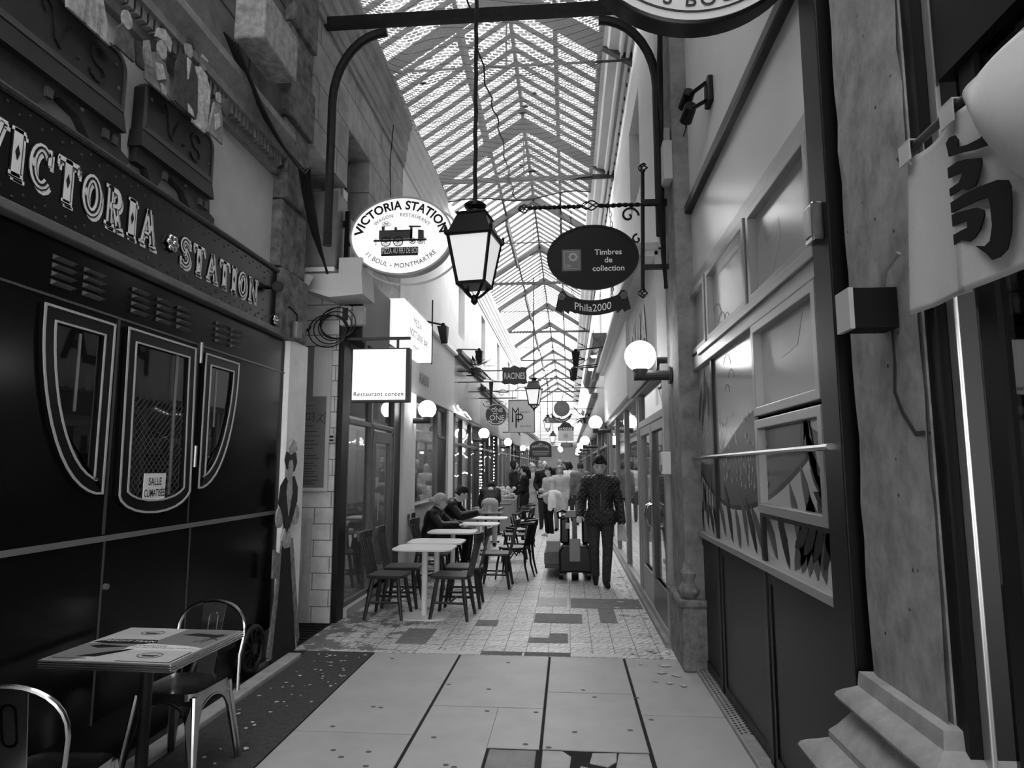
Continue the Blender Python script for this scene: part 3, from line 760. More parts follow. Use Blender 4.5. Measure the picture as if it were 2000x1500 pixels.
# ---- the two small carriages with V.S on the plaster
for k, (y0, y1, lab) in enumerate(((1.75, 3.31, 'dark relief of a carriage end with monogram, upper one nearer the entrance'), (3.485, 4.245, 'dark relief of a carriage end with monogram below the painted chef'))):
    t = thing('carriage_relief', lab, 'wall relief', (-2.5, (y0+y1)/2, 3.3), group='carriage reliefs on the plaster', world=True)
    X = lambda a, b, c=0.: V((-2.558+c, a, b))
    top = [(y0,3.60),(y0,3.87)]+[(y0+.05,3.92)]+arc(y1-.1,3.83,.1,.1,90,0,6)+[(y1,3.60)]
    MB().prism(top, X, .075).build('upper_panel', M('relief_paint', .022, .45, 0, .008, 5), t, bevel=.006)
    mb = MB(); mb.ring(top, shrink(top,.018), X, .008, .075); mb.box(-2.485,-2.477,y0+.03,y1-.02,3.62,3.635); mb.build('moulding', M('relief_edge', .06, .45), t)
    mb = MB(); mb.add([(-2.48,y0-.01,3.60),(-2.48,y1+.005,3.60),(-2.468,y1+.02,3.49),(-2.468,y0-.02,3.49),(-2.558,y0-.01,3.60),(-2.558,y1+.005,3.60),(-2.558,y1+.02,3.49),(-2.558,y0-.02,3.49)],[(0,1,2,3),(4,7,6,5),(0,3,7,4),(1,5,6,2),(0,4,5,1),(3,2,6,7)]); mb.build('lower_band', M('relief_paint', .022, .45, 0, .008, 5), t)
    yc = y1-.36
    under = [(y0,3.49),(y0,3.40),(y0+.1,3.40),(y0+.14,3.34),(y1-.55,3.34),(y1-.5,3.42),(y1-.42,3.45),(y1-.28,3.42),(y1-.22,3.36),(y1-.2,3.34),(y1+.1,3.33),(y1+.11,3.38),(y1+.04,3.40),(y1+.03,3.49)]
    MB().prism(under, X, .05).build('undercarriage', M('relief_under', .03, .5, 0, .015, 7), t)
    mb = MB()
    for yy in (y1-.1, y1-.03, y1-.5): mb.box(-2.51,-2.49,yy-.02,yy+.02,3.40,3.45)
    for yy, zz in ((y0+.06,3.82),(y1-.08,3.84),(y1-.05,3.72),(y1-.3,3.45)): mb.ell((-2.483,yy,zz),(.01,.012,.012),8,5)
    mb.build('bolts', M('relief_edge', .06, .45), t)
    ym = y1-.48
    V_ = [(ym-.1,3.80),(ym-.13,3.84),(ym-.1,3.875),(ym-.06,3.84),(ym-.03,3.7),(ym,3.68),(ym+.03,3.76),(ym+.06,3.82)]
    S_ = arc(ym+.26,3.80,.05,.05,10,270,8)+arc(ym+.26,3.71,.055,.045,90,-170,8)
    mb = MB(); mb.strokes([V_, S_], .014, X, .01, .075); mb.ell((-2.48,ym+.12,3.7),(.012,.012,.012),8,5); mb.build('monogram', M('monogram_paint', .014, .4), t)

def cutout(name, lab, cat, loc, group, mp, parts, th=.014, floor=-9):
    t = thing(name, lab, cat, loc, group=group, world=True)
    z = 0.
    for nm, shade, polys in parts:
        mb = MB()
        for pl in polys:
            pl = clip(pl, -9, 99, floor, 99)
            if pl: mb.prism(pl, mp, th, z)
        if not mb.v: continue
        mb.build(nm, M('painted_board_%d' % round(shade*100), shade*.75, .6, 0, shade*.4, 22), t); z += .003
    return t
def ell_poly(cx, cy, rx, ry, n=14): return [(cx+rx*math.cos(2*PI*i/n), cy+ry*math.sin(2*PI*i/n)) for i in range(n)]
k = .9644
FXo = lambda o: (lambda a, b, c=0.: V((-2.44+o*2.2+c, a*k, 1.62+(b-1.62)*k)))
FG = 'painted passengers behind the carriage reliefs'
cutout('passenger_cutout', 'painted cutout of a woman in feathered hat raising her arm beside suited man', 'figure', (-2.43,3.45,3.85), FG, FXo(0.000), floor=3.945, parts=[
  ('coat', .22, [[(3.53,3.92),(3.5,4.05),(3.5,4.17),(3.56,4.14),(3.6,4.17),(3.7,4.16),(3.76,4.05),(3.78,3.9)]]),
  ('arm', .3, [[(3.5,4.03),(3.49,4.17),(3.53,4.2),(3.56,4.12),(3.58,4.05)]]),
  ('face', .45, [ell_poly(3.655,4.22,.045,.06)]),
  ('hat', .5, [[(3.58,4.26),(3.6,4.33),(3.66,4.36),(3.74,4.33),(3.73,4.25),(3.66,4.28)]]),
  ('bodice_pattern', .5, [[(3.6,4.1),(3.66,4.12),(3.7,4.05),(3.63,4.0)], [(3.66,4.0),(3.72,3.98),(3.7,3.92)]])])
cutout('passenger_cutout', 'painted cutout of a man in a dark suit and tie left of the chef', 'figure', (-2.43,3.65,3.85), FG, FXo(0.016), floor=3.945, parts=[
  ('suit', .06, [[(3.77,3.85),(3.76,4.2),(3.8,4.3),(3.92,4.32),(4.0,4.24),(4.02,4.0),(3.98,3.85)]]),
  ('face', .33, [ell_poly(3.88,4.37,.04,.055)]), ('hair', .05, [[(3.84,4.39),(3.85,4.44),(3.9,4.46),(3.93,4.4),(3.89,4.42)]]),
  ('shirt', .55, [[(3.86,4.3),(3.9,4.3),(3.88,4.16)], [(3.9,4.0),(3.95,3.98),(4.0,3.9),(3.93,3.88)]])])
cutout('passenger_cutout', 'painted cutout of a chef in white with a tall hat', 'figure', (-2.43,3.9,3.85), FG, FXo(0.000), floor=3.945, parts=[
  ('jacket', .66, [[(4.02,3.9),(4.06,4.1),(4.03,4.25),(4.03,4.35),(4.08,4.38),(4.16,4.37),(4.22,4.28),(4.22,4.05),(4.17,3.9)]]),
  ('face', .3, [ell_poly(4.11,4.42,.035,.05)]), ('hat', .72, [[(4.08,4.45),(4.06,4.58),(4.1,4.62),(4.15,4.58),(4.16,4.46)]])])
cutout('passenger_cutout', 'painted cutout of a small woman in patterned dress right of the chef', 'figure', (-2.43,4.0,3.85), FG, FXo(0.016), floor=3.945, parts=[
  ('dress', .28, [[(4.17,3.95),(4.2,4.12),(4.22,4.2),(4.3,4.22),(4.34,4.1),(4.36,3.9)]]), ('face', .42, [ell_poly(4.27,4.26,.03,.04)]),
  ('arm', .1, [[(4.3,4.2),(4.36,4.3),(4.42,4.32),(4.4,4.22),(4.36,4.16)]]), ('lace', .55, [[(4.22,4.1),(4.27,4.14),(4.3,4.06),(4.24,4.0)]])])
cutout('passenger_cutout', 'painted cutout of a pale pleated dress above the nearer carriage relief', 'figure', (-2.43,2.85,3.8), FG, FXo(0.000), floor=3.945, parts=[
  ('dress', .42, [[(2.9,3.9),(2.88,4.1),(2.98,4.2),(3.12,4.2),(3.18,4.05),(3.24,3.86)]]), ('pleats', .3, [[(3.0,3.95),(3.02,4.15),(3.04,4.15),(3.03,3.93)], [(3.1,3.92),(3.1,4.12),(3.12,4.12),(3.13,3.9)]])])
cutout('passenger_cutout', 'painted cutout of a dark coated traveller holding an umbrella left of feathered hat', 'figure', (-2.43,3.1,3.8), FG, FXo(0.016), floor=3.945, parts=[
  ('coat', .1, [[(3.2,3.86),(3.21,4.05),(3.26,4.12),(3.33,4.08),(3.38,3.9)]]), ('face', .4, [ell_poly(3.28,4.15,.04,.055)]),
  ('umbrella', .04, [[(3.38,3.96),(3.36,4.08),(3.4,4.1),(3.45,3.95),(3.42,3.9)]])])

LD = lambda a, b, c=0.: V((-2.44+c, a, b))
cutout('lady_cutout', 'tall painted cutout of an old-fashioned lady standing against the white pier', 'figure', (-2.44,5.68,0), None, LD, [
  ('skirt', .02, [[(5.42,.02),(5.5,.5),(5.56,1.05),(5.62,1.12),(5.68,1.05),(5.78,.6),(5.92,.02)]]),
  ('skirt_side', .3, [[(5.35,.1),(5.45,.55),(5.54,1.0),(5.5,.5),(5.42,.06)], [(5.7,.95),(5.8,.55),(5.95,.06),(5.99,.1),(5.86,.6),(5.76,1.0)]]),
  ('sleeve', .5, [ell_poly(5.47,1.2,.07,.09)]), ('sleeve', .5, [ell_poly(5.79,1.2,.07,.09)]),
  ('bodice', .03, [[(5.62,1.03),(5.52,1.2),(5.43,1.32),(5.46,1.46),(5.55,1.53),(5.62,1.46),(5.72,1.54),(5.8,1.44),(5.8,1.32),(5.7,1.16)]]),
  ('blouse', .55, [[(5.62,1.2),(5.56,1.4),(5.58,1.5),(5.66,1.52),(5.68,1.4)], [(5.5,1.0),(5.56,1.1),(5.6,1.05),(5.64,1.1),(5.7,1.0),(5.66,.93),(5.58,.93)]]),
  ('face', .52, [ell_poly(5.62,1.6,.055,.085)]), ('hair', .04, [[(5.55,1.6),(5.5,1.68),(5.53,1.75),(5.62,1.72),(5.71,1.75),(5.74,1.66),(5.69,1.58),(5.68,1.68),(5.57,1.68)]]),
  ('hat', .6, [[(5.54,1.74),(5.56,1.8),(5.63,1.86),(5.7,1.84),(5.73,1.77),(5.65,1.74)]]),
  ('basket', .25, [[(5.33,.72),(5.33,.95),(5.45,.9),(5.46,.7)]])])

# ---- small fixtures on the left
t = thing('security_camera', 'small black camera on the end of the carriage name board', 'camera', (-2.45,5.2,3.1), world=True)
MB().cyl((-2.49,5.22,3.12),(-2.42,5.22,3.12),.018).build('mount', BLACK, t); MB().tube([(-2.42,5.22,3.12),(-2.36,5.1,3.09)],[.045,.045],12).build('housing', BLACK, t, smooth=True); MB().cyl((-2.361,5.1,3.09),(-2.352,5.085,3.086),.03).build('lens', M('lens_glass',.02,.05), t)
t = thing('wall_lamp', 'small grey cylinder lamp on a curved arm below the pilaster', 'lamp', (-2.4,5.62,2.76), world=True)
MB().cyl((-2.4,5.6,2.76),(-2.4,5.6,2.9),.042,n=16).build('shade', M('lamp_grey', .2, .4, .3), t, smooth=True); MB().tube([(-2.47,5.4,2.98),(-2.43,5.5,3.02),(-2.4,5.6,2.97),(-2.4,5.6,2.9)],.008,6).build('arm', BLACK, t)
t = thing('coat_hook', 'little black hook on the pale wall above the menu board', 'hook', (-2.83,6.93,3.12), world=True)
MB().tube([(-2.86,6.95,3.13),(-2.83,6.88,3.1),(-2.8,6.87,3.12),(-2.79,6.87,3.15)],.012,6).build('hook', BLACK, t)
m = thing('menu_board', 'tall grey framed menu board with Korean heading on the block wall', 'menu', (-2.73,6.93,1.4), world=True)
MB().ring([(-3.0,1.36),(-2.56,1.36),(-2.56,2.98),(-3.0,2.98)],[(-2.96,1.4),(-2.6,1.4),(-2.6,2.94),(-2.96,2.94)], on_front(0,6.95,0), .03).build('frame', M('menu_frame', .5, .5), m)
MB().box(-2.96,-2.6,6.935,6.945,1.4,2.94).build('sheet', M('menu_sheet', .16, .12, 0, .01, 2), m)
MB().box(-2.76,-2.6,6.93,6.936,2.38,2.93).build('paper', M('menu_paper', .55, .5), m)
mb = MB(); mp = on_front(-2.9, 6.935, 0)
hg = [[(.06,2.2),(.13,2.2)],[(.075,2.2),(.075,2.14)],[(.115,2.2),(.115,2.14)],[(.055,2.13),(.135,2.13)],[(.16,2.22),(.16,2.1)],[(.135,2.19),(.16,2.19)],[(.135,2.16),(.16,2.16)],[(.075,2.1),(.075,2.06),(.16,2.06)],
      [(.2,2.18),(.26,2.18),(.2,2.1)],[(.23,2.14),(.265,2.09)],[(.285,2.21),(.285,2.08)]]
mb.strokes(hg, .008, mp, .002)
for k, z in enumerate([2.28,2.0,1.95,1.9,1.86,1.82,1.74,1.71,1.66,1.63,1.6,1.57,1.48,1.55,1.52,1.46,1.44]):
    mb.strokes([[(.04,z),(.16+.1*((k*7)%5)/5,z)]], .007, mp, .002)
mb.build('print', M('menu_print', .03, .6), m)
t = thing('thermostat', 'little pale control box beside the dark post', 'control box', (-2.52,6.93,1.9), world=True)
MB().box(-2.56,-2.5,6.92,6.95,1.88,1.97).build('case', M('beige_plastic', .5, .5), t, bevel=.006); mb = MB(); mb.box(-2.552,-2.508,6.917,6.921,1.93,1.955); mb.box(-2.552,-2.508,6.917,6.921,1.895,1.915); mb.build('display', BLACK, t)

# ---- metal boxes and the white hood over the return wall
t = thing('metal_box', 'big dark grey metal ventilation box hung high on the left', 'ventilation box', (-2.62,6.8,3.69), world=True)
MB().box(-2.8,-2.44,6.62,6.94,3.74,4.58).build('case', M('vent_metal', .14, .5, .2, .02, 6), t, bevel=.01)
MB().box(-2.78,-2.46,6.64,6.94,3.69,3.74).build('underside', M('white_soffit', .75, .6), t)
t = thing('white_hood', 'white hood with slanting underside below the ventilation box', 'hood', (-2.4,7,3.4), world=True)
mb = MB(); mb.add([(-2.8,6.62,3.66),(-2.17,6.66,3.67),(-2.17,7.1,3.67),(-2.8,6.94,3.66),(-2.8,6.62,3.5),(-2.5,6.62,3.40),(-2.15,6.66,3.44),(-2.15,7.1,3.44),(-2.5,6.94,3.40),(-2.8,6.94,3.5)],
    [(0,1,2,3),(0,4,5,6,1),(2,7,8,9,3),(1,6,7,2),(0,3,9,4),(4,9,8,5),(5,8,7,6)]); mb.box(-2.42,-2.17,6.66,7.08,3.671,3.84); mb.build('shell', M('hood_paint', .5, .6), t)
cable('flexible_duct', [(-2.85,6.55,3.4),(-2.78,6.55,3.45),(-2.72,6.56,3.55),(-2.69,6.57,3.62)], .04, 'short pale flexible duct under the ventilation box', 'duct', M('duct_white', .6, .5))
t = thing('cable_coil', 'loops of spare black cable hanging on the dark post', 'cable', (-2.5,6.85,3.1), world=True)
mb = MB()
for q in range(6): mb.tube([(-2.52+.03*q*(-1)**q*.4+(.15+.012*q)*math.cos(a*PI/10), 6.86-.008*q, 3.13+.02*q*(-1)**q*.5+(.13+.01*q)*math.sin(a*PI/10)) for a in range(20)], .007, 5, closed=True)
mb.build('loops', M('black_cable', .015, .5), t)
MB().tube(sag((-2.6,6.86,3.3),(-2.2,6.9,3.2),-.1),.006,5).build('loose_end', M('black_cable', .015, .5), t)
for x, lab, v in ((-2.40, 'open fuse box with breakers, left of the plain grey one', .45), (-2.26, 'plain grey junction box beside the open fuse box', .3)):
    t = thing('fuse_box', lab, 'fuse box', (x,6.9,3.17), world=True)
    MB().box(x-.06,x+.06,6.86,6.95,3.15,3.36).build('case', M('fuse_box_%d'%(v*100), v, .5), t, bevel=.006)
    if v > .4:
        MB().box(x-.03,x+.03,6.85,6.862,3.2,3.34).build('breakers', BLACK, t)

# ---- cafe table and the two sheet-metal chairs
ct = thing('cafe_table', 'square cafe table with ribbed metal edge and printed railway adverts on top', 'table', (-2.08,3.245,0), R(-2))
MB().box(-.325,.325,-.31,.31,.712,.748).build('tabletop', M('table_edge_metal', .45, .3, .9, .05, 30), ct, bevel=.004)
mb = MB()
for z in (.72,.73,.74): mb.tube([(-.328,-.313,z),(.328,-.313,z),(.328,.313,z),(-.328,.313,z)],.003,5,closed=True)
mb.build('edge_ribs', M('rib_metal', .55, .25, 1), ct)
top = MB().box(-.315,.315,-.3,.3,.748,.7505).build('printed_top', M('print_pale', .52, .35, 0, .05, 9), ct)
P = on_top(0,0,.7505)
mb = MB(); mb.prism([(.0,.0),(.31,-.06),(.31,.295),(.02,.295)], P, .0006); mb.prism([(-.31,-.3),(-.18,-.3),(-.02,-.04),(-.08,0),(-.31,-.02)], P, .0006); mb.build('grey_patches', M('print_grey', .2, .4), top)
mb = MB()
mb.prism([(-.3,.0),(-.26,.06),(.0,.07),(.03,.02),(-.02,-.01),(-.2,-.02)], P, .0004, .0007)
mb.prism([(-.26,-.07),(-.22,-.04),(-.05,-.06),(-.2,-.1)], P, .0004, .0007); mb.prism([(-.2,-.24),(-.1,-.24),(.0,-.1),(-.03,-.1)], P, .0004, .0007)
mb.prism([(.06,.18),(.12,.22),(.24,.2),(.28,.22),(.26,.15),(.16,.16)], P, .0004, .0007)
mb.strokes([[(.2,.05),(.3,.2)],[(.24,.05),(.28,.2)],[(.22,.16),(.3,.1)],[(-.29,-.27),(-.12,-.27)],[(.04,-.29),(.3,-.29),(.3,-.12)]], .008, P, .0004, .0007)
for cx_, cy_ in ((-.12,.2),(.14,-.19)):
    mb.strokes([arc(cx_,cy_,.06,.04,20,200,10), arc(cx_,cy_,.06,.04,215,360,10)], .005, P, .0004, .0007); mb.strokes([[(cx_-.04,cy_),(cx_+.04,cy_)],[(cx_-.03,cy_-.015),(cx_+.03,cy_-.015)]], .01, P, .0004, .0007)
mb.build('black_print', M('black_print', .01, .6), top)
mb = MB(); mb.prism([(-.05,-.13),(.3,-.09),(.31,-.05),(.22,-.02),(.0,.0),(-.06,-.06)], P, .0004, .0007); mb.text('FREIGHT TRAIN', .04, lambda a,b,c=0.: P(-.13+a,.02+b,c), d=.0003, z=.0012, bold=.006); mb.build('white_print', M('print_white', .75, .4), top)
mb = MB(); mb.text("I'VE BEEN WORKING ON THE", .025, lambda a,b,c=0.: P(.125-a,-.06-b,c), d=.0003, z=.0012, bold=.006); mb.text('RAILROAD', .03, lambda a,b,c=0.: P(.05-a,-.03-b,c), d=.0003, z=.0012, bold=.006); mb.build('upside_down_print', M('black_print', .01, .6), top)
MB().lathe([(.03,.03),(.028,.4),(.03,.7),(.09,.711)], (0,0,0), 14).build('column', M('cast_iron', .012, .5), ct, smooth=True)
mb = MB(); mb.lathe([(.03,.09),(.05,.03)], (0,0,0), 12)
for q in range(4): mb.bar((0,0,.05),(.25*math.cos(q*PI/2+PI/4),.25*math.sin(q*PI/2+PI/4),.02),.045,.03)
mb.build('base', M('cast_iron', .012, .5), ct)

M_TOL = M('sheet_steel', .42, .2, 1., .06, 10)
def tolix():
    c = thing('metal_cafe_chair', 'x', 'chair')
    s = MB()
    out = rrect(-.175,.175,-.17,.175,.06); inn = rrect(-.14,.14,-.135,.14,.05)
    T = lambda a,b,c=0.: V((a,b,.45+c))
    n_ = len(out)
    vs = [T(a,b,-.035) for a,b in out]+[T(a,b,0) for a,b in out]+[T(a,b,-.012) for a,b in inn]
    fs = [(i,(i+1)%n_,n_+(i+1)%n_,n_+i) for i in range(n_)]+[(n_+i,n_+(i+1)%n_,2*n_+(i+1)%n_,2*n_+i) for i in range(n_)]+[tuple(range(2*n_,3*n_)), tuple(reversed(range(n_)))]
    s.add(vs, fs); seat = s.build('seat', M_TOL, c, smooth=True)
    h = MB()
    for i in (-1,0,1):
        for j in (-1,0): h.cyl((i*.03,.05+j*.03,.4375),(i*.03,.05+j*.03,.439),.005,n=8)
    h.build('drain_holes', BLACK, seat)
    for sx in (-1,1):
        for sy in (-1,1):
            l = MB(); x0, y0, x1, y1 = sx*.165, sy*.16, sx*.215, sy*.215
            # folded sheet: wide at the seat, narrow at the foot
            w0, w1 = .10, .026
            for (ax, ay) in ((1,0),(0,1)):
                pts = [(x0,y0,.43),(x0-sx*w0*ax,y0-sy*w0*ay,.43),(x0-sx*w0*.5*ax+(x1-x0)*.4,y0-sy*w0*.5*ay+(y1-y0)*.4,.30),(x1-sx*w1*ax,y1-sy*w1*ay,0),(x1,y1,0)]
                off = V((0,-sy*.004,0)) if ax else V((-sx*.004,0,0))
                l.add([V(p) for p in pts]+[V(p)+off for p in pts],[(0,1,2,3,4),(9,8,7,6,5)]+[(i,(i+1)%5,5+(i+1)%5,5+i) for i in range(5)])
            l.tube([(x0,y0,.43),(x1,y1,0)],[.012,.009],6)
            l.build('leg', M_TOL, c)
    for (a, b) in (((-1,1),(1,1)), ((-1,-1),(1,-1)), ((-1,-1),(-1,1)), ((1,-1),(1,1))):
        p, q = V((a[0]*.172,a[1]*.167,0)), V((b[0]*.172,b[1]*.167,0)); pts = [p.lerp(q,i/12)+V((0,0,.40-.12*abs(i/6-1)**2.2)) for i in range(13)]
        apr = MB(); apr.add([v for v in pts]+[V((v.x,v.y,.43)) for v in pts],[(i,i+1,14+i,13+i) for i in range(12)]); apr.tube(pts,.006,5); apr.build('apron', M_TOL, c)
    hoop = [(-.2,-.19,.36),(-.195,-.2,.55)]+[(-.21*math.cos(R(a)),-.215-.03*math.sin(R(a)),.66+.18*math.sin(R(a))**.8) for a in range(0,181,12)]+[(.195,-.2,.55),(.2,-.19,.36)]
    MB().tube(hoop,.011,8).build('back_hoop', M_TOL, c, smooth=True)
    sp = MB(); P2 = lambda a,b,c=0.: V((a,-.175-.07*(b-.44)/.4-c,b))
    sp.prism([(-.05,.44),(.05,.44),(.075,.838),(-.075,.838)],P2,.003); splat = sp.build('splat', M_TOL, c)
    e = MB(); e.ring(rrect(-.032,.032,.62,.78,.03), rrect(-.022,.022,.63,.77,.022), P2, .006, -.003); e.build('pressed_panel', M_TOL, splat)
    return c
tp = tolix()
place(tp, (-2.1,3.62,0), R(176), 'sheet-metal cafe chair behind the printed table, facing the camera', 'metal cafe chairs')
place(tp, (-2.02,2.56,0), R(4), 'sheet-metal cafe chair nearest the camera, seen from behind', 'metal cafe chairs')
# ================================================================== RIGHT SIDE, NEAR
M_ALU = M('brushed_frame', .38, .32, .4, .03, 40, stretch=(1,.2,8))
M_DFR = M('dark_frame', .012, .35)
M_PANE = M('frosted_pane', .5, .2, .1, .015, 1.2, 0, .5)
M_KICK = M('dark_kick_panel', .01, .34, 0, .004, 2, 0, .15)
wf = thing('panelled_shop_front', 'metal-framed shop front with frosted panes printed in flowing grey bands', 'shop front', (1.1,4.4,0), world=True)
mb = MB()
mb.box(1.085,1.15,2.78,5.95,3.2,3.8); mb.build('top_panel', M('satin_top_panel', .72, .26, .1, .02, 1.5), wf)
MB().box(1.03,1.15,2.6,6.0,3.8,3.88).build('top_moulding', M('black_moulding', .02, .3), wf, bevel=.01)
mb = MB()
mb.box(1.07,1.14,2.78,5.95,3.1,3.2); mb.box(1.05,1.14,2.78,5.95,2.42,2.53); mb.box(1.03,1.1,2.78,5.3,2.5,2.55)
mb.build('rails', M_ALU, wf, bevel=.006)
mb = MB()
for y in (2.78,3.84,5.0,5.88): mb.box(1.075,1.14,y,y+.06,.03,3.1)
mb.build('mullions', M_DFR, wf, bevel=.005)
MB().box(1.05,1.14,2.66,5.96,1.06,1.105).build('ledge', M_ALU, wf, bevel=.005)
MB().box(1.03,1.15,2.6,2.78,0,3.8).build('end_post', M('end_post_paint', .006, .4), wf, bevel=.006)
cols = [(2.84,3.84),(3.90,5.0),(5.06,5.88)]
LX_ = lambda a, b, c=0.: V((1.095-c, a, b))
def leaf(y, z, l, ang, w):
    ca, sa = math.cos(R(ang)), math.sin(R(ang)); pts = []
    for t, s in ((0,0),(.15,.5),(.4,1),(.7,.8),(1,0),(.75,-.45),(.4,-.55),(.12,-.35)): pts.append((y+(t*l)*ca-s*w*sa, z+(t*l)*sa+s*w*ca))
    return pts
M_MID, M_DK, M_PALE = M('print_mid_grey', .09, .3), M('print_black', .008, .3), M('print_pale_grey', .6, .25)
# bands that flow across all the panes, generic curves and leaves
def band(f, w0, w1, y0=2.8, y1=5.95, n=26):
    ys_ = [y0+(y1-y0)*i/n for i in range(n+1)]; return ys_, [f(y)-w0 for y in ys_], [f(y)+w1 for y in ys_]
bands = [('mid', lambda y: 1.62+.16*math.sin(2.1*(y-3.1)), .45, .18), ('pale', lambda y: 1.25+(.42 if y < 4.6 else .62)*((y-4.6)/1.7)**2, .7, .1), ('dark', lambda y: 1.34+(.42 if y < 4.6 else .62)*((y-4.6)/1.7)**2, .0, .03)]
leaves = []
for i in range(16): leaves.append((M_MID if i % 3 else M_DK, leaf(2.9+i*.19, 1.11+.03*math.sin(i*2.1)+(.1 if i < 3 else 0), .3+.14*((i*7)%4)/3, 58+12*math.sin(i), .06)))
for i in range(7): leaves.append((M_DK, leaf(2.86+i*.06, 1.4+.05*i, .26, 25+14*i, .05)))
for i in range(5): leaves.append((M_MID, leaf(3.0+i*.1, 1.12, .38, 70+14*i, .09))); leaves.append((M_DK, leaf(2.9+i*.12, 1.15+.02*i, .27, 105+10*i, .05)))
for i in range(6): leaves.append((M_MID, leaf(5.15+i*.12, 1.15+.1*(i%2), .3+.05*(i%3), 85+6*i, .04)))
for i in range(5): leaves.append((M_MID, leaf(5.1+i*.14, 1.9+.07*(i%3), .36, 70+13*i, .045)))
dots = [(4.0+.9*rnd.random(), 1.5+.5*rnd.random()) for _ in range(70)] + [(5.1+.7*rnd.random(), 1.65+.4*rnd.random()) for _ in range(50)] + [(3.75+.1*rnd.random(), 1.5+.6*rnd.random()) for _ in range(12)] + [(2.95+.85*rnd.random(), 2.0+.05*rnd.random()) for _ in range(0)]
def pane(y0, y1, z0, z1, bottom=True, fr=None, casement=False):
    holder = wf
    if casement:
        holder = MB().ring([(y0,z0),(y1,z0),(y1,z1),(y0,z1)],[(y0+.055,z0+.05),(y1-.055,z0+.05),(y1-.055,z1-.05),(y0+.055,z1-.05)], lambda a,b,c=0.: V((1.1-c,a,b)), .05).build('casement', M_ALU, wf, bevel=.005)
        y0, y1, z0, z1 = y0+.055, y1-.055, z0+.05, z1-.05
    p = MB().box(1.095,1.11,y0,y1,z0,z1).build('pane', M_PANE, holder)
    if not bottom: return p
    grp = {}
    for kind, f, w0, w1 in bands:
        ys_, lo, hi = band(f, w0, w1)
        mt = {'mid': M_MID, 'pale': M_PALE, 'dark': M_DK}[kind]
        for i in range(len(ys_)-1):
            q = clip([(ys_[i],lo[i]),(ys_[i+1],lo[i+1]),(ys_[i+1],hi[i+1]),(ys_[i],hi[i])], y0, y1, z0, z1)
            if q: grp.setdefault((kind, mt.name), MB()).prism(q, LX_, .0008, .0006*(1+bands.index((kind,f,w0,w1))))
    for mt, pl in leaves:
        q = clip(pl, y0, y1, z0, z1)
        if len(q) > 2: grp.setdefault(('leaf', mt.name), MB()).prism(q, LX_, .0006, .0036 if mt is M_MID else .0043)
    for a, b in dots:
        q = clip([(a-.007,b-.016),(a+.007,b-.016),(a+.005,b+.016),(a-.005,b+.016)], y0, y1, z0, z1)
        if len(q) > 2: grp.setdefault(('dots', M_PALE.name), MB()).prism(q, LX_, .0006, .005)
    for (kd, mn), m in grp.items(): m.build('printed_'+{'mid':'band','pale':'band','dark':'line','leaf':'leaves','dots':'speckles'}[kd], MATS.get(mn), p)
    return p
for i, (a, b) in enumerate(cols): pane(a, b, 2.55, 3.1, False, None, True)
pane(2.84,3.84,1.9,2.42,False,None,True); pane(2.84,3.84,1.37,1.88,True,None,True); pane(2.84,3.84,1.105,1.36)
MB().box(1.07,1.14,2.84,3.84,1.345,1.385).build('cross_rail', M_DFR, wf)
pane(3.90,5.0,1.105,2.42); pane(5.06,5.88,1.105,2.42)
# faint cloud outlines on the upper panes
mb = MB()
for cy_, cz, s in ((4.85,2.66,.16),(4.7,2.62,.1),(4.55,2.6,.08),(4.6,2.3,.1),(4.5,2.2,.08),(4.62,2.12,.07)):
    mb.strokes([arc(cy_,cz,s,s*.9,20,175,9)], .006, lambda a,b,c=0.: V((1.094-c,a,b)), .001)
mb.build('printed_outlines', M_DK, wf)
mb = MB(); LP = lambda a,b,c=0.: V((1.0945-c,a,b))
mb.prism([(3.8,2.62),(3.74,2.92),(3.66,2.98),(3.62,2.84),(3.5,2.84),(3.38,2.9),(3.36,2.8),(3.5,2.66),(3.55,2.6)], LP, .0008)
mb.prism([(3.6,2.2),(3.45,2.17),(3.2,2.2),(3.1,2.36),(3.3,2.37),(3.6,2.36)], LP, .0008)
mb.build('printed_pale_shape', M('print_silver', .5, .2), wf)
for a, b in ((2.80,3.86),(3.9,5.0),(5.05,5.9)):
    kp = MB().box(1.09,1.14,a+.02,b-.02,.04,1.05).build('kick_panel', M_KICK, wf)
    MB().ring([(a+.02,.04),(b-.02,.04),(b-.02,1.05),(a+.02,1.05)],[(a+.07,.1),(b-.07,.1),(b-.07,.99),(a+.07,.99)], lambda p,q,c=0.: V((1.09-c,p,q)), .008).build('panel_border', M_KICK, kp)
tb = MB().tube([(1.03,2.72,1.70),(1.03,6.55,1.69)], .014, 8).build('push_rail', M('polished_rail', .6, .15, 1), wf, smooth=True)
for y in (2.8,4.4,5.9): MB().cyl((1.03,y,1.697),(1.09,y,1.697),.012).build('rail_bracket', M_DFR, wf)
for y, z in ((3.86,2.75),(5.03,2.72),(5.95,2.78),(2.75,2.86)): MB().cyl((1.075,y,z-.05),(1.075,y,z+.05),.018,n=10).build('hinge', M_DFR, wf)
t = thing('lock_box', 'small shiny metal lock box high on the black end post', 'lock box', (1.02,2.68,2.56), world=True)
MB().box(.98,1.03,2.63,2.72,2.52,2.68).build('case', M('polished_rail', .6, .15, 1), t, bevel=.008); MB().box(.974,.981,2.645,2.705,2.54,2.66).build('cover', M_ALU, t)
t = thing('twin_spotlight', 'black twin spotlight bracket on the smooth grey plaster above the panes', 'spotlight', (1.05,4.75,4.35), world=True)
MB().box(1.04,1.08,4.6,4.74,4.26,4.46).build('back_plate', BLACK, t, bevel=.008)
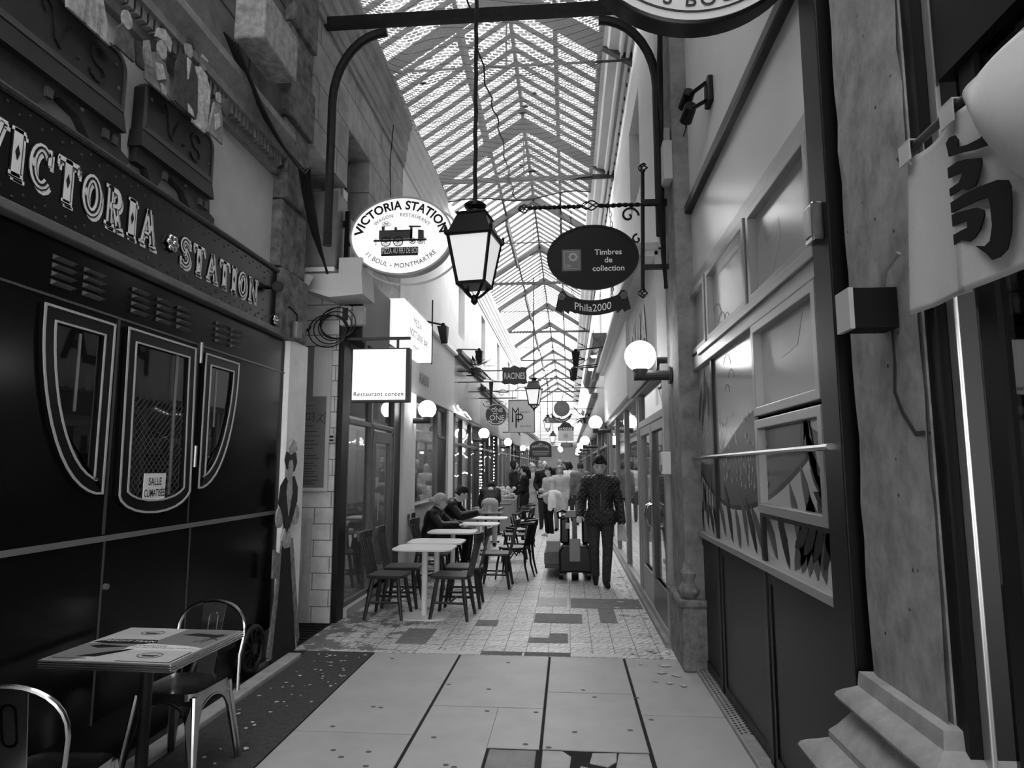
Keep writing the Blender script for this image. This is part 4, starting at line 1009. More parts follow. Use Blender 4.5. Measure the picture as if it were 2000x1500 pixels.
for z, y in ((4.44,4.95),(4.3,4.9)):
    MB().cyl((1.04,4.68,z),(.94,y-.1,z),.016).build('arm', BLACK, t)
    MB().cyl((.95,y-.13,z+.02),(.93,y+.0,z-.03),.045,.05,16).build('lamp_head', BLACK, t, smooth=True)
MB().box(.93,.942,4.92,5.05,4.22,4.4).build('barn_door', BLACK, t)

# ---- the big stone pillar and its moulded base
pil = struct(thing('pillar', None, None, (1.15,2.28,0), world=True))
def rect_loft(prof, x0, x1, y0, y1, jag=0.):
    m = MB(); n = len(prof)
    for o, z in prof: m.v += [(x0-o,y0-o,z),(x1,y0-o,z),(x1,y1+o,z),(x0-o,y1+o,z)]
    for i in range(n-1):
        for j in range(4): m.f.append((4*i+j,4*i+(j+1)%4,4*i+4+(j+1)%4,4*i+4+j))
    m.f += [(3,2,1,0),(4*n-4,4*n-3,4*n-2,4*n-1)]; return m
mb = MB(); ny_, nz_ = 8, 60
vs, fs = [], []
for j in range(nz_+1):
    z = .88+7.3*j/nz_
    for i in range(ny_+1):
        e = (.012*rnd.random() if i in (0,ny_) else .004*rnd.random())
        vs.append((1.05+e, 2.045+.475*i/ny_, z))
for j in range(nz_):
    for i in range(ny_): a = j*(ny_+1)+i; fs.append((a,a+1,a+ny_+2,a+ny_+1))
mb.add(vs, fs); mb.box(1.066,1.2,2.045,2.52,.88,8.18); 
def worn_stone(name, v):
    m, nt, b = nodes_of(name); N, L = nt.nodes.new, nt.links.new
    tc = N('ShaderNodeTexCoord')
    n1 = N('ShaderNodeTexNoise'); n1.inputs['Scale'].default_value = 7; n1.inputs['Detail'].default_value = 9; n1.inputs['Roughness'].default_value = .72
    mp = N('ShaderNodeMapping'); mp.inputs['Scale'].default_value = (1,1.2,.9); L(tc.outputs['Object'], mp.inputs[0]); L(mp.outputs[0], n1.inputs['Vector'])
    r = N('ShaderNodeMapRange'); r.inputs['From Min'].default_value = .3; r.inputs['From Max'].default_value = .7; r.inputs['To Min'].default_value = v*.55; r.inputs['To Max'].default_value = v*1.5; L(n1.outputs[0], r.inputs[0])
    vo = N('ShaderNodeTexVoronoi'); vo.inputs['Scale'].default_value = 9; L(tc.outputs['Object'], vo.inputs['Vector'])
    r2 = N('ShaderNodeMapRange'); r2.inputs['From Min'].default_value = .03; r2.inputs['From Max'].default_value = .075; L(vo.outputs['Distance'], r2.inputs[0])
    mu = N('ShaderNodeMix'); mu.data_type = 'RGBA'; L(r2.outputs[0], mu.inputs[0]); mu.inputs[6].default_value = (.02,.02,.02,1); L(r.outputs[0], mu.inputs[7])
    L(mu.outputs[2], b.inputs['Base Color']); b.inputs['Roughness'].default_value = .85
    bp = N('ShaderNodeBump'); bp.inputs['Strength'].default_value = .5; bp.inputs['Distance'].default_value = .02; L(mu.outputs[2], bp.inputs['Height']); L(bp.outputs[0], b.inputs['Normal'])
    return m
M_PIL = worn_stone('worn_pillar_stone', .24)
mb.build('shaft', M_PIL, pil)
def torus(o, z0, z1, d, n=6): return [(o+d*math.sin(PI*i/n), z0+(z1-z0)*i/n) for i in range(n+1)]
prof = [(.3,0),(.3,.22),(.26,.24)] + torus(.22,.26,.36,.07) + [(.16,.38),(.16,.52)] + torus(.14,.54,.63,.06) + [(.115,.645),(.115,.67),(.09,.70),(.06,.745)] + torus(.05,.76,.84,.045) + [(.035,.85),(.03,.9),(0,.905)]
rect_loft(prof, 1.05, 1.2, 2.045, 2.52).build('moulded_base', M('base_stone', .3, .8, 0, .08, 8, .35), pil, smooth=True, angle=35)
mb = MB()
crack = [(2.2,2.2),(2.195,1.95),(2.21,1.86),(2.17,1.79),(2.1,1.72),(2.05,1.72)]
mb.strokes([crack], .014, lambda a,b,c=0.: V((1.052-c,a,b)), .003)
mb.build('crack', M('crack_dark', .04, .9), pil)
tag(MB().tube([(1.03,2.2,2.19),(1.02,2.16,2.24),(1.03,2.08,2.28)], .008, 6).build('wire', M('wire_grey', .3, .5)), 'short bent grey wire poking from pillar beside the black box', 'wire')
t = thing('wall_light_box', 'black box light with pale front fixed to the stone pillar', 'wall light', (1.0,2.2,2.06), world=True)
MB().box(.915,1.05,2.15,2.25,2.06,2.19).build('case', M('matt_black', .004, .7), t); MB().box(.9,.915,2.148,2.252,2.058,2.192).build('front', M('light_box_front', .45, .5), t)

# ---- doorway curtain and dark restaurant front
shade_board = MB().box(1.072,1.2,1.99,2.043,0,3.9).build('trim_jamb_dark', M('dark_header', .008, .4)); struct(shade_board)  # black boarding added over the pillar's near side to stand in for shade
dr = thing('restaurant_front', 'dark restaurant front with pale metal door post behind the curtain', 'shop front', (1.15,0,0), world=True)
MB().box(1.105,1.12,1.95,1.99,0,3.2).build('door_post', M('satin_post', .5, .3, .7, .05, 3), dr, bevel=.004)
MB().box(1.1,1.16,-4,1.93,2.75,3.2).build('header', M('dark_header', .008, .4), dr)
mb = MB()
for y in (1.86,.9,-.4): mb.box(1.12,1.16,y-.07,y,0,2.75)
mb.box(1.12,1.16,-4,1.93,0,.25); mb.build('frame', M('dark_header', .008, .4), dr)
MB().box(1.135,1.141,-4,1.9,.25,2.75).build('pane', glass_mat('dark_tinted_glass', .35, .6), dr)
t = thing('counter', 'dim counter with a pale front inside the dark restaurant', 'counter', (2.3,3.0-1.6,0), world=True)
MB().box(2.0,3.6,1.55,2.05,0,1.05).build('body', M('counter_wood', .04, .5), t); MB().box(1.95,3.6,1.5,2.08,1.05,1.1).build('top', M('counter_top', .3, .3), t)
t = thing('hanging_lamp', 'small glowing lamp deep inside the dark restaurant', 'lamp', (2.6,1.8,2.3), world=True)
MB().ell((2.5,1.9,2.0),.06,12,8).build('bulb', EM('dim_bulb', 3), t); MB().cyl((2.5,1.9,2.05),(2.5,1.9,3.3),.006).build('cord', BLACK, t)

nr = thing('noren_curtain', 'pale split doorway curtain with a bold black character on a rod', 'curtain', (1.0,1.4,2.0), world=True)
MB().tube([(1.0,1.97,2.535),(1.0,.3,2.535)], .012, 8).build('rod', M('curtain_rod', .1, .4, .3), nr)
M_CLOTH = M('pale_canvas', .52, .85, 0, .015, 60, .1)
def cloth(ya, yb, ztop, zbot, x, nm, wav=.012, flare=.04, ph=0.):
    m = MB(); nu, nv = 22, 26; vs, fs = [], []
    for j in range(nv+1):
        v = j/nv
        for i in range(nu+1):
            u = i/nu; y = ya+(yb-ya)*u + flare*v*(1 if u < .5 else -1)*(abs(u-.5)*2)*.5
            vs.append((x - wav*(.25+v)*math.sin(u*7+ph+v*1.2) - .02*v*math.sin(u*3+ph), y, ztop+(zbot-ztop)*v - .018*math.sin(PI*u)*(1-v)))
    for j in range(nv):
        for i in range(nu): a = j*(nu+1)+i; fs.append((a,a+1,a+nu+2,a+nu+1))
    m.add(vs, fs); o = m.build(nm, M_CLOTH, nr, smooth='all')
    md = o.modifiers.new('thickness','SOLIDIFY'); md.thickness = .003
    return o
cloth(1.93,1.70,2.515,2.05,1.0,'panel',.008,.04,.4)
p2 = cloth(1.70,1.15,2.52,2.05,.995,'panel',.004,.0,2.)
# the third panel is flicked forward over the second
m = MB(); vs, fs = [], []
for j in range(21):
    v = j/20
    for i in range(17):
        u = i/16; y = 1.57-.62*u; zt = 2.55; zb = 2.44 - .5*u**.55
        vs.append((.985-.09*math.sin(PI*min(1,v*.9))*(.5+.5*u)-.01*math.sin(9*u), y-.03*v*(1-u), zt+(zb-zt)*v))
for j in range(20):
    for i in range(16): a = j*17+i; fs.append((a,a+1,a+18,a+17))
m.add(vs, fs); o = m.build('panel', M_CLOTH, nr, smooth='all'); md = o.modifiers.new('thickness','SOLIDIFY'); md.thickness = .003
for y in (1.905, 1.69, 1.4, 1.1):
    MB().tube([(1.0-.018*math.cos(a), y, 2.525+.03*math.sin(a)-.01) for a in [PI*k/5*2 for k in range(5)]], .004, 6, closed=True).build('loop', M_CLOTH, nr)
    m = MB(); m.box(.978,.982,y-.03,y+.03,2.49,2.548); m.box(1.016,1.02,y-.03,y+.03,2.49,2.548); m.box(.978,1.02,y-.03,y+.03,2.547,2.551); m.build('loop', M_CLOTH, nr)
strk = [[(1.704,2.449),(1.689,2.457),(1.666,2.451),(1.653,2.432),(1.659,2.416),(1.618,2.402),(1.567,2.393),(1.55,2.407),(1.534,2.37),(1.548,2.364),(1.596,2.377),(1.655,2.398),(1.696,2.409)],
 [(1.714,2.383),(1.666,2.381),(1.623,2.368),(1.573,2.346),(1.572,2.333),(1.588,2.305),(1.604,2.29),(1.634,2.293),(1.659,2.306),(1.725,2.308),(1.722,2.327),(1.665,2.326),(1.647,2.34),(1.653,2.346),(1.718,2.358)],
 [(1.724,2.29),(1.652,2.289),(1.584,2.281),(1.523,2.269),(1.491,2.254),(1.483,2.237),(1.485,2.197),(1.495,2.136),(1.513,2.102),(1.54,2.093),(1.567,2.095),(1.584,2.115),(1.622,2.147),(1.589,2.135),(1.568,2.141),(1.555,2.174),(1.556,2.226),(1.561,2.244),(1.597,2.251),(1.674,2.261),(1.725,2.264)],
 [(1.726,2.261),(1.676,2.253),(1.607,2.237),(1.581,2.22),(1.58,2.207),(1.6,2.18),(1.621,2.168),(1.643,2.165),(1.677,2.18),(1.732,2.176),(1.732,2.205),(1.673,2.204),(1.647,2.202),(1.645,2.218),(1.662,2.222),(1.728,2.23)]]
# left half of the character, mostly hidden behind the first panel
strk_hidden = [[(1.76,2.31),(1.71,2.31),(1.71,2.34),(1.76,2.36),(1.78,2.34)], [(1.72,2.26),(1.72,2.29),(1.79,2.29),(1.79,2.08),(1.77,2.08),(1.77,2.26)], [(1.72,2.175),(1.72,2.205),(1.74,2.205),(1.74,2.24),(1.76,2.24),(1.76,2.175)]]
mb = MB()
for pl in strk: mb.prism(clip(pl,0,1.706,0,9), lambda a,b,c=0.: V((.984-c,a,b)), .004)
mb.build('black_character', M('ink_black', .006, .8), p2)

# ---- round hanging sign at the top edge
rs = thing('round_sign', 'large round pale sign with thick black rim hung overhead at right', 'sign', (.61,2.9,3.62), world=True)
RS = on_front(.61,2.85,4.18)
m = MB(); m.lathe([(.54,0),(.55,.008),(.55,.105),(.54,.112)], (.61,2.962,4.18), 64, (0,-1,0)); m.build('rim', M('sign_rim_black', .008, .3), rs, smooth=True)
m = MB(); m.prism(ell_poly(0,0,.535,.535,64), RS, .006); m.build('face', M('sign_face_grey', .7, .5), rs)
m = MB(); oo = ell_poly(0,0,.50,.50,64); m.ring(oo, ell_poly(0,0,.491,.491,64), RS, .003, .007); m.build('ring_line', M('sign_ink', .03, .5), rs)
def arc_text(mb, s, size, rx, ry, a0, mp, inside=True, bold=0., d=.003, z=0., space=1., sx=1.):
    """Letters along an ellipse; a0 = middle angle; inside=True reads along the top, False along the bottom."""
    sg = -1 if inside else 1
    # step along the curve
    def at(sv):
        a = R(a0); n = 24
        for k in range(n):
            dl = math.hypot(rx*math.sin(a), ry*math.cos(a)); a += sg*sv/n/dl
        return a
    def f(a, b, c=0.):
        t = at(a); px_, py_ = rx*math.cos(t), ry*math.sin(t)
        nv = V((px_/rx**2, py_/ry**2)).normalized()
        if not inside: nv = -nv
        return mp(px_+nv.x*b, py_+nv.y*b, c)
    mb.text(s, size, f, 'CENTER', d, bold, z, space, sx); return mb
m = MB(); arc_text(m, 'S BOU', .1, .47, .47, -89, RS, False, .015, .003, .007, 1.3); m.build('lettering', M('sign_ink', .03, .5), rs)
m = MB(); m.bar((.61,2.91,4.7),(.61,2.91,5.2),.03,.03); m.bar((.61,2.91,5.0),(1.08,2.91,5.0),.03,.04); m.build('bracket', IRON, rs)
# ================================================================== SHOP FRONTS ALONG THE PASSAGE
def globe(loc, wall_x, lab):
    x, y, z = loc
    t = thing('globe_lamp', lab, 'wall lamp', (x,y,z-.2), group='globe lamps along the shop fronts', world=True)
    MB().ell((x,y,z),.14,24,16).build('globe', EM('lit_opal_globe', 9), t, smooth='all')
    MB().cyl((x,y,z-.18),(x,y,z-.12),.06,.07,14).build('gallery', M('lamp_bracket', .04, .4), t)
    m = MB(); s = 1 if wall_x > x else -1
    m.cyl((x-s*.06,y,z-.18),(wall_x,y,z-.18),.045,n=14); m.cyl((wall_x-s*.02,y,z-.18),(wall_x+s*.0,y,z-.18),.08,n=14); m.build('arm', M('lamp_bracket', .04, .4), t)
globe((.66,6.0,2.62), .93, 'round glowing globe lamp beside the slim pilaster, largest on the right')
globe((.58,14.0,2.55), .9, 'round glowing globe lamp above the walking man, second along the right')
globe((.50,20.0,2.40), .9, 'round glowing globe lamp just left of the walking man head, high on the right')
globe((-2.2,10.2,2.52), -2.46, 'round glowing globe lamp in front of the window under the plain lettered grey fascia')
globe((-2.22,17.4,2.5), -2.5, 'round glowing globe lamp below the round script sign bracket on the left')
globe((-2.2,24.2,2.52), -2.5, 'round glowing globe lamp left of the arched board, nearer one')
globe((-2.18,32.0,2.52), -2.5, 'round glowing globe lamp left of the arched board, farther one')
for y, s, lab in ((28,.52,'far globe lamp on the right beyond the postal sign'),(35,.55,'farther globe lamp on the right, second beyond the postal sign'),(43,.6,'farthest globe lamp on the right')):
    globe((s,y,2.5), .9, lab)
globe((-2.15,41,2.5), -2.5, 'farthest globe lamp on the left')

def frame_grid(mb, side, x, y0, y1, z0, z1, ys_, zs_, w=.06, dpt=.07):
    a, b = (x-dpt, x+.01) if side == 'L' else (x-.01, x+dpt)
    for y in ys_: mb.box(a,b,y-w/2,y+w/2,z0,z1)
    for z in zs_: mb.box(a,b,y0,y1,z-w/2,z+w/2)
# ---- Korean restaurant front, left
kr = thing('korean_restaurant_front', 'grey-framed glass shop front beside the dark post, behind the Restaurant coréen sign', 'shop front', (-2.5,8.3,0), world=True)
MB().box(-2.56,-2.44,6.98,7.2,0,3.3).build('dark_post', M('post_black', .008, .4), kr)
M_KF = M('mid_grey_joinery', .16, .45, 0, .02, 8)
m = MB(); frame_grid(m, 'L', -2.46, 7.2, 9.25, .1, 2.98, (7.23,8.12,9.2), (.13,2.14,2.95)); frame_grid(m,'L',-2.46,8.12,9.2,0,2.14,(8.2,9.1),(2.05,)); m.build('joinery', M_KF, kr, bevel=.006)
MB().box(-2.54,-2.4,7.2,8.12,0,.1).build('sill', M('pale_sill', .5, .6), kr, bevel=.006)
m = MB(); m.box(-2.53,-2.47,9.25,9.62,0,3.0); m.build('dark_jamb', M('jamb_dark', .02, .4), kr)
GL2 = glass_mat('shop_glass', .8, .95)
MB().box(-2.50,-2.494,7.25,8.1,.14,2.12).build('window_pane', GL2, kr); MB().box(-2.50,-2.494,7.25,9.18,2.17,2.93).build('transom_pane', GL2, kr)
MB().box(-2.506,-2.503,7.26,8.1,.15,1.2).build('frosted_film', M('frost_film', .5, .3, 0, .03, 2), kr)
dl = MB().ring([(8.22,.02),(9.08,.02),(9.08,2.03),(8.22,2.03)],[(8.32,.25),(8.98,.25),(8.98,1.93),(8.32,1.93)], lambda a,b,c=0.: V((-2.5+c,a,b)), .05).build('door', M_KF, kr, bevel=.005)
MB().box(-2.49,-2.484,8.32,8.98,.25,1.93).build('door_pane', GL2, dl); MB().tube([(-2.42,8.36,.9),(-2.42,8.36,1.3)],.012).build('door_handle', M('polished_rail', .6, .15, 1), dl)
MB().box(-2.488,-2.48,8.6,8.85,1.42,1.56).build('open_plate', M_KF, dl)
MB().box(-2.56,-2.47,7.2,9.6,2.98,3.3).build('lintel', M('lintel_grey', .3, .6), kr)
MB().box(-2.47,-2.3,7.15,8.3,3.02,3.8).build('dark_fascia', M('fascia_charcoal', .03, .5), kr, bevel=.01)
# ---- grill front with grey fascia
ar = thing('grill_front', 'shop front with pale pier, plain grey fascia with five small letters and low pale wall', 'shop front', (-2.5,12,0), world=True)
M_PIER = M('pale_pier', .78, .6, 0, .04, 4)
MB().box(-2.6,-2.42,9.62,10.4,0,2.78).build('pier', M_PIER, ar, bevel=.008); MB().box(-2.6,-2.44,13.42,13.98,0,2.78).build('pier', M_PIER, ar, bevel=.008)
MB().box(-2.6,-2.43,9.62,13.98,2.78,4.02).build('fascia', M('fascia_grey', .42, .55, 0, .02, 2), ar, bevel=.008)
m = MB(); m.box(-2.5,-2.36,9.62,14.0,4.02,4.08); m.box(-2.5,-2.4,9.62,14,4.08,4.16); m.build('cornice', M_PIER, ar)
MB().text('ASADO', .26, on_left(-2.43,10.98,3.0), bold=.02, d=.006, sx=.8, space=1.15).build('lettering', M('fascia_letter', .1, .5), ar)
MB().box(-2.58,-2.46,10.4,12.5,0,.98).build('low_wall', M('low_wall_grey', .55, .6, 0, .03, 3), ar)
m = MB(); frame_grid(m,'L',-2.5,10.4,13.42,.98,2.78,(10.43,12.5,13.38),(2.75,)); frame_grid(m,'L',-2.5,12.5,13.4,0,2.78,(12.55,13.36),(2.2,)); m.box(-2.56,-2.42,10.4,12.5,.98,1.02); m.build('joinery', M('grill_joinery', .12, .45), ar)
MB().box(-2.54,-2.5,12.6,13.3,.02,2.16).build('door', M('dark_doorway_sheet', .006, .4), ar, bevel=.004)  # black sheet added to paint the darkness of the open doorway
MB().box(-2.54,-2.534,10.46,12.47,1.02,2.73).build('window_pane', GLASS, ar)
MB().box(-2.54,-2.534,12.55,13.36,2.23,2.73).build('transom_pane', GLASS, ar)
t = thing('lit_menu', 'bright lit menu panel behind the grill window', 'menu', (-3.1,11.4,1.5), world=True)
MB().box(-3.2,-3.15,10.7,12.3,1.5,2.25).build('panel', EM('lit_menu_panel', 5), t); m = MB()
for k in range(5): m.strokes([[(.1,.1+.13*k),(1.5,.1+.13*k)]], .012, on_left(-3.15,10.7,1.5), .003); m.strokes([[(.15,.16+.13*k),(.5+.13*k,.16+.13*k)]], .03, on_left(-3.15,10.7,1.5), .003)
m.strokes([[(.8,.0),(.8,.75)]], .012, on_left(-3.15,10.7,1.5), .003); m.build('print', M('menu_print', .03, .6), t)

def fill_lamp_in_room(x, y, z, lab, s=14, r=.13):  # lamp added to brighten a room behind the shop glass
    t = thing('ceiling_lamp', lab, 'lamp', (x,y,z), group='lamps inside the shops', world=True)
    MB().ell((x,y,z),r,16,10).build('shade', EM('room_lamp_%g' % s, s*1.5), t, smooth='all'); MB().cyl((x,y,z+r*.8),(x,y,3.36),.008).build('cord', BLACK, t)
for i, (y, x) in enumerate(((8.0,-3.4),(9.0,-3.6),(11,-4),(12.6,-4.4),(15.5,-4),(17,-4),(20.5,-4),(25.5,-4),(31,-4),(37.5,-4),(44,-4))):
    fill_lamp_in_room(x, y, 2.75, 'added fill lamp inside the left-hand shops, number %s from the entrance' % ('one','two','three','four','five','six','seven','eight','nine','ten','eleven')[i], 20, .16)
for y_, nm_ in ((58,'nearer'),(62,'farther')):
    t = thing('ceiling_lamp', 'glowing lamp under the low ceiling at the very far end, %s one' % nm_, 'lamp', (-.7,y_,3.2), group='lamps inside the shops', world=True)
    MB().ell((-.7,y_,3.2),.2,16,10).build('shade', EM('room_lamp_30', 30), t, smooth='all'); MB().cyl((-.7,y_,3.36),(-.7,y_,3.6),.008).build('cord', BLACK, t)
for i, (y, x) in enumerate(((8,2.4),(10.5,2.4),(13,2.4),(17.5,2.6),(23,2.6),(29.5,2.6),(37,2.6),(45,2.6))):
    fill_lamp_in_room(x, y, 2.85, 'added fill lamp inside the right-hand shops, number %s from the entrance' % ('one','two','three','four','five','six','seven','eight')[i], 20, .16)

# ---- stamp dealer's front, right
sr = thing('stamp_shop_front', 'tall glazed shop front with pale fascia and grey door beside the slim pilaster', 'shop front', (1.0,10,0), world=True)
M_SF = M('stone_grey_joinery', .3, .4, 0, .03, 10)
M_SD = M('dark_joinery', .06, .35)
m = MB(); m.box(.9,1.0,6.32,14.9,0,.12); m.box(.88,1.0,6.32,14.9,2.52,2.6); m.build('sill_and_head', M_SF, sr, bevel=.006)
for y in (6.36,8.55,8.75,10.7,12.7,14.85): MB().box(.9,.99,y-.045,y+.045,.12,2.52).build('mullion', M_SF, sr, bevel=.006)
MB().box(.9,.98,6.4,8.5,2.1,2.18).build('transom', M_SF, sr, bevel=.006)
for a, b in ((6.42,7.42),(7.46,8.5)):
    d = MB().ring([(a,.1),(b,.1),(b,2.1),(a,2.1)],[(a+.1,.45),(b-.1,.45),(b-.1,2.0),(a+.1,2.0)], lambda p,q,c=0.: V((.96-c,p,q)), .05).build('door', M_SD if a < 7 else M_SF, sr, bevel=.006)
    MB().box(.945,.95,a+.1,b-.1,.45,2.0).build('door_pane', GL2, d); MB().box(.93,.96,a+.1,b-.1,.12,.45).build('kick_panel', M_SF, d)
    h = MB(); h.tube([(.9,b-.06 if a < 7 else a+.06,.98),(.86,b-.06 if a<7 else a+.06,1.0),(.84,b-.06 if a<7 else a+.06,1.1),(.86,b-.06 if a<7 else a+.06,1.2),(.9,b-.06 if a<7 else a+.06,1.22)],.012,8); h.build('door_handle', M('polished_rail', .6, .15, 1), d, smooth=True)
for a, b in ((8.8,10.66),(10.75,12.66),(12.75,14.8)): MB().box(.94,.946,a,b,.12,2.52).build('window_pane', GL2, sr)
MB().box(.94,.946,6.4,8.5,2.18,2.52).build('transom_pane', GL2, sr)
fs_ = MB().box(.86,1.2,6.32,9.2,2.66,3.72).build('name_fascia', M('name_fascia_paint', .55, .6, 0, .04, 3), sr)
MB().box(.82,1.2,9.2,14.9,2.6,3.72).build('pale_fascia', M('pale_fascia_paint', .75, .5, 0, .03, 2), sr, bevel=.01)
m = MB(); m.box(.66,.9,6.32,14.9,3.72,3.8); m.box(.74,.9,6.32,14.9,3.66,3.72); m.build('cornice', M('cream_cornice_shop', .5, .6), sr, bevel=.01)
MB().text('PHILA', .72, on_right(.86,7.9,2.9), bold=.03, d=.01, sx=.85).build('lettering', M('sign_black', .01, .4), fs_)
m = MB()
pl = []
for k in range(20): pl += [(6.34+k*.143, 2.66), ] if k == 0 else []
for k in range(20):
    c0 = 6.34+k*.143; m.prism([(c0,2.68)]+arc(c0+.07,2.6,.07,.06,180,360,6)+[(c0+.14,2.68)], lambda a,b,c=0.: V((.845+c,a,b)), .01)
m.build('scalloped_valance', M('valance_paint', .5, .6), sr)
t = thing('meter_box', 'small white alarm box on the jamb beside the slim pilaster', 'alarm box', (.9,6.28,1.55), world=True)
MB().box(.86,1.0,6.22,6.31,1.55,1.76).build('case', M('white_plastic', .7, .4), t, bevel=.008); MB().box(.856,.861,6.235,6.295,1.58,1.64).build('vent', M_SD, t)
t = thing('vent_box', 'grey louvred box high on the slim pilaster among cables', 'junction box', (.9,5.7,4.2), world=True)
MB().box(.86,.94,5.6,5.8,4.12,4.48).build('case', M('fuse_box_45', .45, .5), t, bevel=.008); MB().box(.88,.93,5.65,5.75,4.48,4.62).build('top_duct', M('fuse_box_30', .3, .5), t)
# shelves of albums inside the stamp shop
for k, (y0, y1) in enumerate(((6.6,8.6),(8.9,10.9),(11.2,13.2),(13.3,14.8))):
    t = thing('album_shelf', 'dark shelving packed with stamp albums, %s from the stamp shop door' % ('nearest','second','third','fourth')[k], 'shelving', (2.9,(y0+y1)/2,0), group='album shelves in the stamp shop', world=True)
    m = MB(); m.box(3.1,3.15,y0,y1,0,2.3)
    for z in (.05,.5,.95,1.4,1.85,2.28): m.box(2.75,3.15,y0,y1,z,z+.03)
    m.box(2.75,3.15,y0,y0+.03,0,2.3); m.box(2.75,3.15,y1-.03,y1,0,2.3); m.build('carcass', M('shelf_wood', .08, .5), t)
    for v in (.08,.25,.55):
        m = MB()
        for z in (.08,.53,.98,1.43,1.88):
            y = y0+.05
            while y < y1-.1:
                w = .03+.04*rnd.random()
                if rnd.random() < .33: m.box(2.8,3.05,y,y+w,z,z+.26+.08*rnd.random())
                y += w
        tag(m.build('albums', M('album_%d' % (v*100), v, .5), t), kind='stuff')

# ---- the shop fronts farther along
def shop(side, y0, y1, shade, fascia, lab, zt=2.7, fz=3.6, n=3, glz=None):
    t = thing('shop_front', lab, 'shop front', (-2.5 if side=='L' else .95,(y0+y1)/2,0), group='shop fronts farther along', world=True)
    x = -2.48 if side == 'L' else .92; s = 1 if side == 'L' else -1
    mt = M('joinery_%d' % round(shade*1000), shade, .4, 0, shade*.25, 9)
    B = lambda m, xa, xb, a, b, c, d: m.box(min(x+s*xa,x+s*xb), max(x+s*xa,x+s*xb), a, b, c, d)
    for a, b in ((y0,y0+.22),(y1-.22,y1)): m = MB(); B(m,-.1,.04,a,b,0,zt); m.build('pilaster', mt, t, bevel=.008)
    for k in range(1, n): yy = y0+(y1-y0)*k/n; m = MB(); B(m,-.08,.0,yy-.04,yy+.04,.4,zt); m.build('mullion', mt, t, bevel=.008)
    m = MB(); B(m,-.08,.0,y0,y1,2.1,2.16); m.build('transom', mt, t, bevel=.008)
    m = MB(); B(m,-.1,.0,y0+.22,y1-.22,0,.4); m.build('stall_riser', mt, t)
    m = MB(); B(m,-.06,-.054,y0+.22,y1-.22,.4,zt); m.build('window_pane', glz or GLASS, t)
    m = MB(); B(m,-.15,.04,y0,y1,zt,fz); m.build('fascia', M('fascia_%d' % round(fascia*1000), fascia, .3, 0, fascia*.2, 3), t)
    m = MB(); B(m,-.15,.14,y0,y1,fz,fz+.06); B(m,-.15,.2,y0,y1,fz+.06,fz+.16); B(m,-.1,.08,y0,y1,zt-.05,zt+.03); m.build('cornice', mt, t, bevel=.01)
    return t
shop('L',14.0,18.3,.05,.16,'dark timber shop front with glossy fascia and strings of fairy lights',2.75,4.0,3)
shop('L',18.3,23.1,.035,.06,'dark timber shop front behind the round script sign',2.7,3.7,4)
shop('L',23.1,28.1,.16,.3,'mid grey shop front past the dark timber ones on the left',2.7,3.6,3)
shop('L',28.1,34.1,.05,.1,'dark shop front behind the arched board',2.7,3.6,3)
shop('L',34.1,41.1,.2,.3,'pale grey shop front, second last on the left',2.7,3.6,4)
shop('L',41.1,56,.08,.2,'last shop front at the far left end',2.7,3.6,6)
shop('R',15.0,20.1,.1,.05,'dark shop front with moulded cornice after the stamp dealer',2.7,4.2,3)
shop('R',20.1,26.1,.12,.2,'panelled timber shop front right of the postal sign',2.7,3.7,3)
shop('R',26.1,33.1,.06,.25,'dark shop front, third after the stamp dealer',2.7,3.6,4)
shop('R',33.1,41.1,.15,.3,'grey shop front, second last on the right',2.7,3.6,4)
shop('R',41.1,56,.08,.15,'last shop front at the far right end',2.7,3.6,6)
# sloping awning-like dark cornice over the second right-hand shop
t = thing('carved_cornice', 'dark carved overhanging cornice on the right past the stamp shop', 'cornice', (.7,19,4.2), world=True)
m = MB(); m.prism([(0,0),(-.12,.05),(-.16,.2),(-.3,.3),(-.34,.45),(0,.45)], lambda a,b,c=0.: V((.9+a,14.9+c,4.2+b)), 9); m.build('moulding', M('carved_dark', .06, .5, 0, .04, 16, .3), t)
for k, y in enumerate((16.2, 18.4)):
    MB().cyl((.66,y,4.3),(.66,y,4.34),.06,.08,14).build('downlight', EM('downlight', 14), t)
def fairy(pts, lab, n, r=.015, s=30):
    t = thing('fairy_lights', lab, 'string lights', pts[0], group='strings of fairy lights', world=True)
    m = MB(); m.tube(pts, .005, 4); m.build('wire', M('black_cable', .015, .5), t)
    m = MB(); P_ = [V(p) for p in pts]
    for k in range(n):
        f = k/(n-1)*(len(P_)-1); i = min(int(f), len(P_)-2); q = P_[i].lerp(P_[i+1], f-i)
        m.ell(q+V((.01*rnd.uniform(-1,1), .02*rnd.uniform(-1,1), -.02)), r*rnd.uniform(.7,1.3), 8, 6)
    m.build('bulbs', EM('fairy_bulbs', s), t)
fairy([(-2.6,14.3,2.55),(-2.62,15.0,2.3),(-2.6,15.7,2.55),(-2.62,16.4,2.25),(-2.6,17.2,2.5),(-2.62,18.0,2.3)], 'fairy lights looped across the top of the dark timber window', 36)
fairy([(-2.6,14.3,2.0),(-2.62,15.2,1.9),(-2.6,16.0,2.0),(-2.62,17.0,1.88),(-2.6,18.0,2.0)], 'fairy lights strung at head height in the dark timber window', 18)
fairy([(-2.6,14.3,1.5),(-2.62,15.5,1.42),(-2.6,16.6,1.5),(-2.62,18.0,1.42)], 'lowest string of fairy lights in the dark timber window', 16)
fairy([(-2.38,14.1,2.95),(-2.36,14.6,2.85),(-2.38,15.2,2.9),(-2.36,16,2.8)], 'bunch of fairy lights along the bottom of the glossy fascia', 22, .016)
fairy([(-2.42,18.4,2.6),(-2.42,18.42,1.4),(-2.42,18.4,.6)], 'fairy lights running down the post beside the round script sign', 22)
